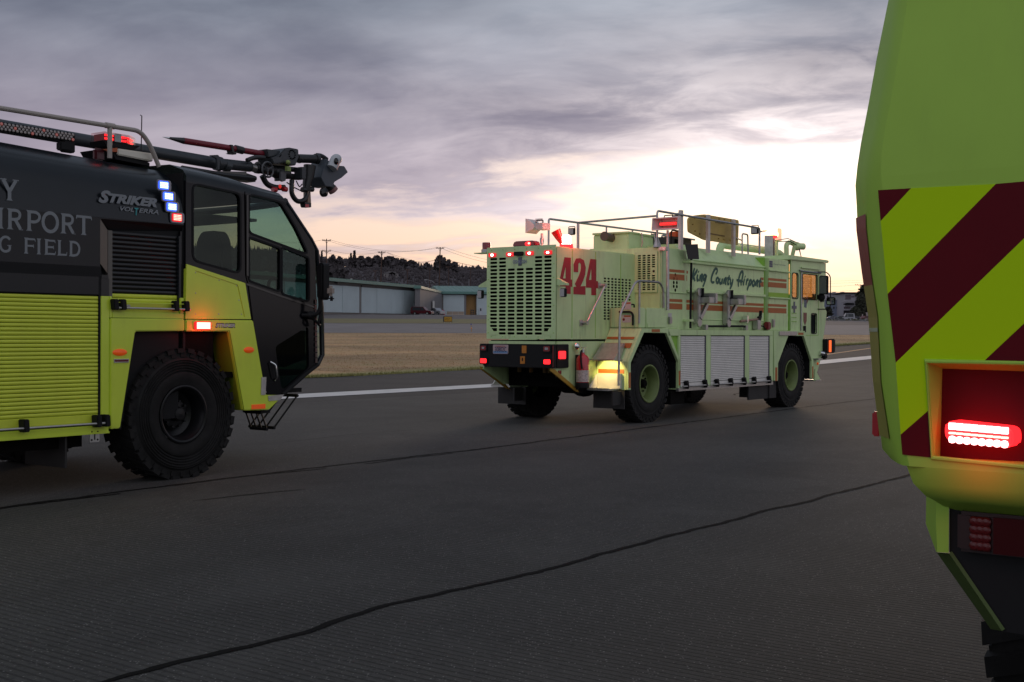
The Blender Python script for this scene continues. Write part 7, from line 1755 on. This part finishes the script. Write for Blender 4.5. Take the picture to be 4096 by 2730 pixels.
MB().bend([F3(*(2.241,3.442)), F3(*(2.312,3.344)), F3(*(2.439,3.314)), F3(*(2.612,3.332))], .036, .12, 12).build('lower_pipe', BLKP, kn)
for p_ in ((2.400,3.281), (2.572,3.303)): MB().cyl((p_[0]-.03, 1.25, p_[1]), (p_[0]+.03, 1.25, p_[1]), .032).build('red_fitting', EXTRED, kn)
p_ = (2.446,3.322); MB().ball((p_[0], 1.20, p_[1]), .022, .015, .028).build('red_fitting', mat('lit red fitting', (.5, .01, .01), .3, emit=(1, .05, .03), es=.4), kn)
MB().prism([(2.412,3.502), (2.512,3.507), (2.498,3.395), (2.441,3.376), (2.405,3.396)], BY-.15, BY-.12).build('link_plate', mat('link plate grey', (.07, .07, .08), .5), kn, bevel=.004)
p_ = (2.504,3.602); MB().ball((p_[0], 1.12, p_[1]+.02), .03, .03, .03).box(p_[0]-.03, p_[0]+.03, 1.10, 1.14, p_[1]-.09, p_[1]-.03).build('limit_switch', mat('dull lime fitting', (.22, .28, .08), .5), kn)
# pivot housing with its ring of bolts
hd = [(2.260,3.651), (2.373,3.691), (2.501,3.804), (2.573,3.819), (2.726,3.817), (2.731,3.723), (2.675,3.604), (2.487,3.614), (2.303,3.588)]
pv = MB().prism(hd, BY-.14, BY+.12).build('pivot_housing', BOOM, boom, bevel=.01)
bc = (2.609,3.734); rb_ = MB()
for t_ in range(12): a_ = t_*math.pi/6; rb_.cyl((bc[0]+.052*math.cos(a_), BY-.152, bc[1]+.055*math.sin(a_)), (bc[0]+.052*math.cos(a_), BY-.138, bc[1]+.055*math.sin(a_)), .0085, 6)
rb_.build('bolt_ring', HOLE, pv, kind='stuff')
MB().ribbon([(2.397,3.679), (2.428,3.714)], .012, BY-.143, BY-.1405).build('slot', HOLE, pv)
MB().prism([(2.232,3.763), (2.487,3.770), (2.430,3.708), (2.260,3.667)], BY-.09, BY+.07).build('spear_socket', BOOM, pv, bevel=.008)
# red piercing spear
sp0, sp1, sp2, sp3 = (0.733,3.720), (0.828,3.720), (1.027,3.715), (2.353,3.712)
spear = MB().tube([F3(*sp2), F3(*(1.672,3.717)), F3(*sp3)], .037, 14).build('piercing_spear', mat('dark red spear paint', (.17, .010, .022), .4, var=.1), boom)
MB().tube([F3(*sp1), F3(*sp2)], .013, 12, r1=.036).build('spear_cone', mat('gunmetal cone', (.06, .06, .06), .35, .7), spear)
MB().tube([F3(*sp0), F3(*sp1)], .0015, 10, r1=.013).build('spear_tip', CHROME, spear)
cl0, cl1 = (1.804,3.721), (1.925,3.712)
MB().cyl(F3(*cl0), F3(*cl1), .046, 12).prism([(1.697,3.752), (1.732,3.751), (1.757,3.653), (1.727,3.662)], BY-.05, BY+.05).prism([(1.684,3.649), (1.816,3.685), (1.796,3.647), (1.717,3.643)], BY-.03, BY+.03).build('spear_clamp', BLKP, spear)
# nozzle side: elbow, down pipe, hoop, camera block, nozzle
e0, e1, e2 = (2.853,3.724), (3.178,3.757), (3.026,3.569)
MB().cyl(F3(e0[0]-.02, e0[1]), F3(*e1), .056, 20).ball(F3(e0[0]+.02, e0[1]), .058, .06, .058).cyl(F3(e1[0]-.03, e1[1]), F3(e1[0]+.02, e1[1]), .066, 20).build('elbow', BLKP, boom)
dp = MB().tube([F3(*(3.056,3.660)), F3(*(3.041,3.527)), F3(*(3.004,3.414)), F3(*(2.997,3.326))], .080, 16, r1=.045).build('down_pipe', BLKP, boom)
MB().bend([F3(*(2.743,3.442)), F3(*(2.736,3.258)), F3(*(2.833,3.169)), F3(*(2.982,3.204)), F3(*(3.042,3.352))], .032, .16, 12).build('hose_hoop', BLKP, dp)
MB().bend([F3(*(2.817,3.438)), F3(*(2.876,3.358)), F3(*(2.921,3.406))], .008, .03, 6).tube([F3(*(2.655,3.400)), F3(*(2.787,3.349)), F3(*(2.906,3.317))], .008, 6).build('cable', MATBLK, dp)
MB().prism([(2.992,3.464), (3.030,3.468), (3.057,3.121), (2.994,3.115)], BY-.03, BY+.05).build('guard_rail', mat('bronze brown guard', (.22, .14, .10), .45), dp)
MB().prism([(2.918,3.174), (3.046,3.174), (3.039,3.114), (2.941,3.109)], BY-.05, BY+.05).build('end_shoe', BLKP, dp, bevel=.008)
p_ = (2.957,3.127); MB().box(p_[0]-.03, p_[0]+.03, BY-.06, BY-.052, p_[1]-.02, p_[1]+.02).build('red_fitting', EXTRED, dp)
MB().cyl(F3(*(2.921,3.335)), F3(*(3.110,3.359)), .035, 10).build('cross_link', BLKP, dp)
cb = [(3.255,3.766), (3.404,3.694), (3.594,3.705), (3.664,3.633), (3.547,3.548), (3.412,3.478), (3.373,3.407), (3.241,3.407), (3.156,3.512)]
cbk = MB().prism(cb, BY-.10, BY+.16).build('camera_block', mat('slate block paint', (.055, .068, .085), .45), boom, bevel=.006)
(a, az), (b, bz) = (3.325,3.672), (3.404,3.770)
dm = MB().cyl((a, BY-.13, az-.03), (b, BY-.13, bz), .072, 20, r1=.072).ball((b+.005, BY-.13, bz+.0), .073, .073, .070, 18, 10).build('camera_dome', mat('white camera shell', (.42, .44, .46), .35), cbk)
(a, az) = (3.340,3.730); MB().ball((a, BY-.195, az), .040, .022, .048).build('camera_lens', mat('black lens', (.005, .005, .006), .05), dm)
(a, az), (b, bz) = (3.287,3.524), (3.421,3.383)
nz = MB().tube([(a, BY-.02, az+.02), ((a+b)/2, BY-.03, (az+bz)/2), (b, BY-.05, bz)], .056, 18, r1=.062).build('nozzle', BLKP, cbk)
dirn = Vector((b-a, -.03, bz-az)).normalized(); pb_ = Vector((b, BY-.05, bz))
MB().cyl(pb_-dirn*.02, pb_+dirn*.03, .066, 20).build('nozzle_ring', mat('grey red nozzle ring', (.25, .12, .12), .45), nz)
MB().cyl(pb_+dirn*.031, pb_+dirn*.034, .056, 20).build('nozzle_mouth', HOLE, nz)
(a, az) = (3.241,3.327); MB().lathe([(.001, BY-.1), (.06, BY-.09), (.06, BY-.05), (.001, BY-.04)], a, az, seg=18).build('small_lens', mat('black lens', (.005, .005, .006), .05), nz)
MB().bend([F3(*(3.178,3.806)), F3(*(3.270,3.812)), F3(*(3.364,3.773))], .03, .05).build('hose', BLKP, cbk)

# ------------------------------------------------------------------ near truck at the right edge
B = empty('fire_truck', (1.246, 3.26, 0), R(53), 'close lime fire truck rear with red and yellow chevrons at the right edge', 'fire truck')
LIMEB = mat('shade darkened lime paint', (.34, .55, .07), .42, spec=.3, dirt=.16, var=.04, vscale=2)  # the left truck's lime again, its shade put into a darker colour
LIMED = mat('underside shade lime paint', (.16, .24, .07), .35, coat=.5, var=.05, vscale=2)  # same lime darkened further, shade painted in for the underside return
YCH = mat('yellow green reflective sheet', (.44, .68, .001), .6, spec=.15, bump=.05, bscale=220)
RCH = mat('dark red reflective sheet', (.10, .0012, .006), .6, spec=.15, var=.06)
# levels: silhouette, outer crease, inner crease and the depth of the rear face at each height
lv = [((0.339,2.484), (0.273,2.447), (0.230,2.431), .045), ((0.356,2.369), (0.283,2.336), (0.242,2.322), .032), ((0.374,2.231), (0.300,2.203), (0.259,2.191), .018), ((0.393,2.101), (0.318,2.078), (0.278,2.069), .006), ((0.402,2.031), (0.330,2.011), (0.286,2.002), .002), ((0.407,1.970), (0.334,1.952), (0.285,1.944), .0),
      ((0.403,1.908), (0.331,1.893), (0.278,1.886), .0), ((0.399,1.828), (0.328,1.816), (0.270,1.810), .0), ((0.382,1.697), (0.314,1.689), (0.257,1.686), .0), ((0.361,1.556), (0.293,1.554), (0.245,1.553), .0), ((0.346,1.356), (0.282,1.362), (0.225,1.364), .0), ((0.336,1.277), (0.270,1.285), (0.217,1.289), .0), ((0.321,1.193), (0.250,1.181), (0.207,1.167), .0), ((0.294,1.135), (0.235,1.134), (0.201,1.139), .0)]
full = []
z_top = 3.35
(s0, c0_, i0_, d0) = lv[0]
k_ = (z_top-s0[1])/(s0[1]-lv[1][0][1]) if s0[1] != lv[1][0][1] else 0
full.append((s0[0]-.16, c0_[0]-.16, i0_[0]-.16, z_top, .12))
for s0, c1_, i1_, d in lv: full.append((s0[0], c1_[0], i1_[0], i1_[1], d))
m = MB(); cols_n = 6
for ys_, yc_, yi_, z, d in full:
    row = [(6.5, ys_+.02), (.62+d, ys_+.012), (.16+d, ys_), (.05+d, yc_), (.012+d, yi_+.008), (d, yi_-.015)]
    m.v += [(x_, y_, z) for x_, y_ in row]
for j in range(len(full)-1):
    for k in range(cols_n-1): a_ = j*cols_n+k; m.f.append((a_, a_+1, a_+cols_n+1, a_+cols_n))
m.build('corner_shell', LIMEB, B, limit=28)
yin = [(f_[2]-.015, f_[3], f_[4]) for f_ in full]
# rear face: upper part, and lower part with the lamp recess cut out
up = MB(); 
for (y_, z, d) in yin[:7]: up.v += [(d, y_, z), (d, -2.5, z)]
for j in range(6): up.f.append((2*j, 2*j+1, 2*j+3, 2*j+2))
up.build('rear_face', LIMEB, B, limit=40)
zA_, zB_ = yin[6][1], yin[-1][1]
rc = [(0.142,1.430), (0.122,1.167), (-.34, (-0.115,1.161)[1]-.012), (-.34, (-0.113,1.426)[1])]
left_ = [(y_, z) for y_, z, d in yin[6:]]
outl = left_+[(-2.5, zB_), (-2.5, zA_)]
MB().prism(outl, .0, .012, 'x', holes=[rc]).build('rear_face', LIMEB, B, smooth=False)
# recess walls and floor
ri_ = [(0.128,1.412), (0.121,1.158), (-.30, (-0.115,1.161)[1]+.0), (-.30, (-0.113,1.426)[1]-.02)]
ri_[0] = (0.128,1.412); ri_[1] = (0.133,1.157)
for a_, b_ in ((0, 1), (1, 2), (2, 3), (3, 0)):
    quad3((.0, rc[a_][0], rc[a_][1]), (.0, rc[b_][0], rc[b_][1]), (.085, ri_[b_][0], ri_[b_][1]), (.085, ri_[a_][0], ri_[a_][1]), .004).build('recess_wall', LIMEB, B)
MB().tube([(-.002, y_, z) for y_, z in rc], .007, 8, closed=True).build('recess_lip', LIMEB, B)
MB().prism(ri_, .085, .09, 'x').build('recess_panel', RCH, B, smooth=False)
# chevrons
def chev(pts, m, name='chevron_stripe', e=0.): return MB().prism(pts, -.0025-e, -.0006-e, 'x').build(name, m, B, smooth=False)
zr_ = (-0.040,1.901)[1]
A0, A1, A2 = (0.278,1.906), (0.185,1.905), (0.270,1.819)
C1_, C2_ = (-0.040,1.901), (0.249,1.615)
D1, D2 = (-0.111,1.753), (0.225,1.424)
E1, E2, E3 = (-0.113,1.532), (-0.011,1.431), (0.142,1.431)
F1, F2, F3_, F4 = (0.133,1.296), (0.210,1.225), (0.205,1.170), (0.124,1.167)
slope = (D1[1]-D2[1])/(D1[0]-D2[0])
def ext(p, y): return (y, p[1]+slope*(y-p[0]))
top = A0[1]
T1 = C1_; yx = -.85
chev([A0, A1, A2], RCH)
chev([A1, T1, C2_, A2], YCH)
ytop_r2 = D1[0]+(top-D1[1])/slope
chev([T1, (ytop_r2, top), D2, C2_], RCH)
r2e = E2; ytop_y2 = E1[0]+(top-E1[1])/slope
chev([(ytop_r2, top), (ytop_y2, top), E1, E2, E3, F1, F2, D2], YCH)
w_st = abs(ytop_y2-ytop_r2)
ytop_r3 = ytop_y2-w_st; zrt = E2[1]
def at_z(y_top, z): return (y_top+(z-top)/slope, z)
chev([(ytop_y2, top), (ytop_r3, top), at_z(ytop_r3, zrt), E2], RCH)
chev([(ytop_r3, top), (ytop_r3-w_st, top), at_z(ytop_r3-w_st, zrt), at_z(ytop_r3, zrt)], YCH)
chev([F1, F4, F3_, F2], RCH)
# side tape down the corner: red above, pale yellow below, one scuff
def tape(j0z, j1z, m, nm):
    mb = MB(); rows_ = [f_ for f_ in full if j1z-.0001 <= f_[3] <= j0z+.0001]
    def interp(z):
        for a_, b_ in zip(full, full[1:]):
            if b_[3] <= z <= a_[3]: t_ = (z-b_[3])/(a_[3]-b_[3]); return [b_[i]+(a_[i]-b_[i])*t_ for i in range(5)]
        return list(full[-1])
    zs_ = [j0z]+[f_[3] for f_ in full if j1z < f_[3] < j0z]+[j1z]
    for z in zs_:
        ys_, yc_, yi_, zz, d = interp(z); mb.v += [(.157+d, ys_+.003, z), (.052+d, yc_+.005, z), (.60+d, ys_+.016, z)]
    for j in range(len(zs_)-1): a_ = j*3; mb.f.append((a_, a_+1, a_+4, a_+3)); mb.f.append((a_+2, a_, a_+3, a_+5))
    return mb.build(nm, m, B, smooth=False)
tz0 = (0.361,1.847)[1]; tz1 = (0.349,1.644)[1]; tz2 = (0.306,1.207)[1]
tape(tz0, tz1, mat('brick red corner tape', (.20, .025, .02), .5), 'corner_tape')
tape(tz1, tz2, mat('dull yellow corner tape', (.26, .25, .045), .5), 'corner_tape')
tape((0.328,1.521)[1], (0.328,1.510)[1], mat('scuffed white mark', (.35, .40, .28), .6), 'scuff_mark').location = (-.001, .001, 0)
# lamp: lens, hot rows of diodes
(a, az), (b, bz) = (0.090,1.270), (-0.088,1.204)
b_ = MB().prism(rnd([(a, az), (b, az-.012), (b, bz), (a, bz+.012)], .022, 4), -.004, .084, 'x').build('rear_lamp', REDWARM, B, bevel=.006)
REDWHITE = mat('blazing red diodes', (1, .3, .3), .3, emit=(1., .34, .34), es=6)
for fz, h in ((.78, .28), (.50, .09), (.24, .30)):
    o = MB(); n_ = 8
    for j in range(n_):
        y0_ = a+(b-a)*(.07+.87*j/n_); y1_ = a+(b-a)*(.07+.87*(j+(.98 if fz < .4 else 1.0))/n_); zz = bz+(az-bz)*fz-.006*j/n_; hh = (az-bz)*h/2; o.prism(rnd(rect(min(y0_, y1_), zz-hh, max(y0_, y1_), zz+hh), .008 if fz < .4 else .002, 2), -.008, -.0045, 'x')
    o.build('diode_row', REDWHITE if fz != .5 else REDHOT, b_, smooth=False)
L_ = bpy.data.lights.new('rear_lamp_light', 'POINT'); L_.energy = .3; L_.color = (1, .02, .02); L_.shadow_soft_size = .03
lo = bpy.data.objects.new('rear_lamp_light', L_); C.objects.link(lo); lo.parent = B; lo.location = (-.10, (a+b)/2, (az+bz)/2-.10); lo.rotation_euler = (Vector((-1, 0, -.25))).to_track_quat('-Z', 'Z').to_euler()
# side marker on the left flank
(a, az), (b, bz) = (0.396,1.267), (0.385,1.192)
sm_ = MB().prism(rnd(rect(min(a, b)-.01, bz, max(a, b)+.004, az), .006, 2), .285, .30, 'x').build('side_marker', mat('dim red marker', (.2, .01, .015), .25, emit=(1, .02, .03), es=.04), B, bevel=.004)
# rolled under edge
zu = full[-1][3]; yL = full[-1][2]
und = MB(); uL = [((0.201,1.139)), ((0.184,1.090)), ((0.157,1.054)), ((0.147,1.039)), ((0.127,1.010))]
dep = [0, .006, .03, .07, .13]
for (y_, z), d in zip(uL, dep):
    for yy in (y_, y_-.06, -2.5): und.v.append((d+(.02 if yy == y_ else 0), yy, z))
for j in range(4):
    for k in (0, 1): a_ = j*3+k; und.f.append((a_, a_+1, a_+4, a_+3))
und.build('rolled_edge', LIMEB, B, limit=60)
# left return of the underside, running forward
rt_ = MB()
for (y_, z), d in zip(uL, dep): rt_.v += [(d+.02, y_, z), (6.5, y_+.06, z)]
for j in range(4): rt_.f.append((2*j, 2*j+1, 2*j+3, 2*j+2))
rt_.f.append((8, 9, 1, 0)) if False else None
rt_.build('under_return', LIMED, B)
MB().box(.17, 6.4, -2.4, uL[-1][0]-.02, .95, uL[-1][1]+.02).build('chassis_box', UNDER, B)
MB().box(.65, 6.4, -2.4, .26, 1.2, 3.2).build('body_core', MATBLK, B)
# lower corner piece, taillight cluster, slanting skirt
(a, az), (b, bz) = (0.206,1.038), (0.114,0.891)
cp = MB(); pts_ = [((0.218,1.045), (0.157,1.060), (0.118,1.064)), ((0.219,0.948), (0.157,0.966), (0.118,0.971)), ((0.188,0.868), (0.153,0.886), (0.118,0.889))]
for r_ in pts_:
    for (y_, z), d in zip(r_, (.24, .14, .13)): cp.v.append((d, y_, z))
for j in range(2):
    for k in (0, 1): a_ = j*3+k; cp.f.append((a_, a_+1, a_+4, a_+3))
cp.build('lower_corner', LIMEB, B, limit=20)
sk0, sk1, sk2, sk3 = (0.187,0.867), (0.117,0.888), (-0.027,0.691), (0.033,0.666)
quad3((.24, sk0[0], sk0[1]), (.13, sk1[0], sk1[1]), (.13, sk2[0], sk2[1]), (.24, sk3[0], sk3[1]), .01).build('skirt_edge', mat('dark lime skirt', (.05, .09, .01), .6), B)  # skirt edge in a far darker lime than the rear shell
MB().prism([(0.120,1.014), (0.119,0.887), (-0.025,0.687), (-2.4, (-0.025,0.687)[1]), (-2.4, (0.120,1.014)[1])], .14, .60, 'x').build('rear_skirt', MATBLK, B)
(a, az), (b, bz) = (0.067,1.013), (-0.083,0.901)
hs_ = MB().box(.10, .139, b-.4, (0.088,1.011)[0], bz, az).build('tail_cluster', mat('dark cluster housing', (.02, .006, .006), .4), B, bevel=.01)
(a, az), (b, bz) = (0.048,1.003), (-0.004,0.910)
tl = MB().prism(rect(b, bz, a, az), .092, .0995, 'x').build('tail_lens', mat('unlit deep red lens', (.035, .002, .003), .4, spec=.15), hs_)
for r_ in range(4):
    for c__ in range(3): y_ = a+(b-a)*(.2+.3*c__); z = az+(bz-az)*(.14+.24*r_); MB().lathe([(.001, .086), (.010, .0875), (.014, .0915)], y_, z, 'x', seg=10).build('lens_cell', mat('deep red lens cell', (.07, .003, .004), .3), tl)
(a, az), (b, bz) = (-0.013,1.005), (-0.091,0.906)
MB().prism(rect(b-.3, bz, a, az), .092, .0995, 'x').build('tail_lens', mat('unlit deep red lens', (.035, .002, .003), .4, spec=.15), hs_)
# rear wheel showing under the skirt
wy = (0.242,0.341)[0]
make_wheel(B, 1.55, (0.249,0.364)[0], .66, -1, .675, .45, .29, TYR, TYR, nl=32, dish=.12)
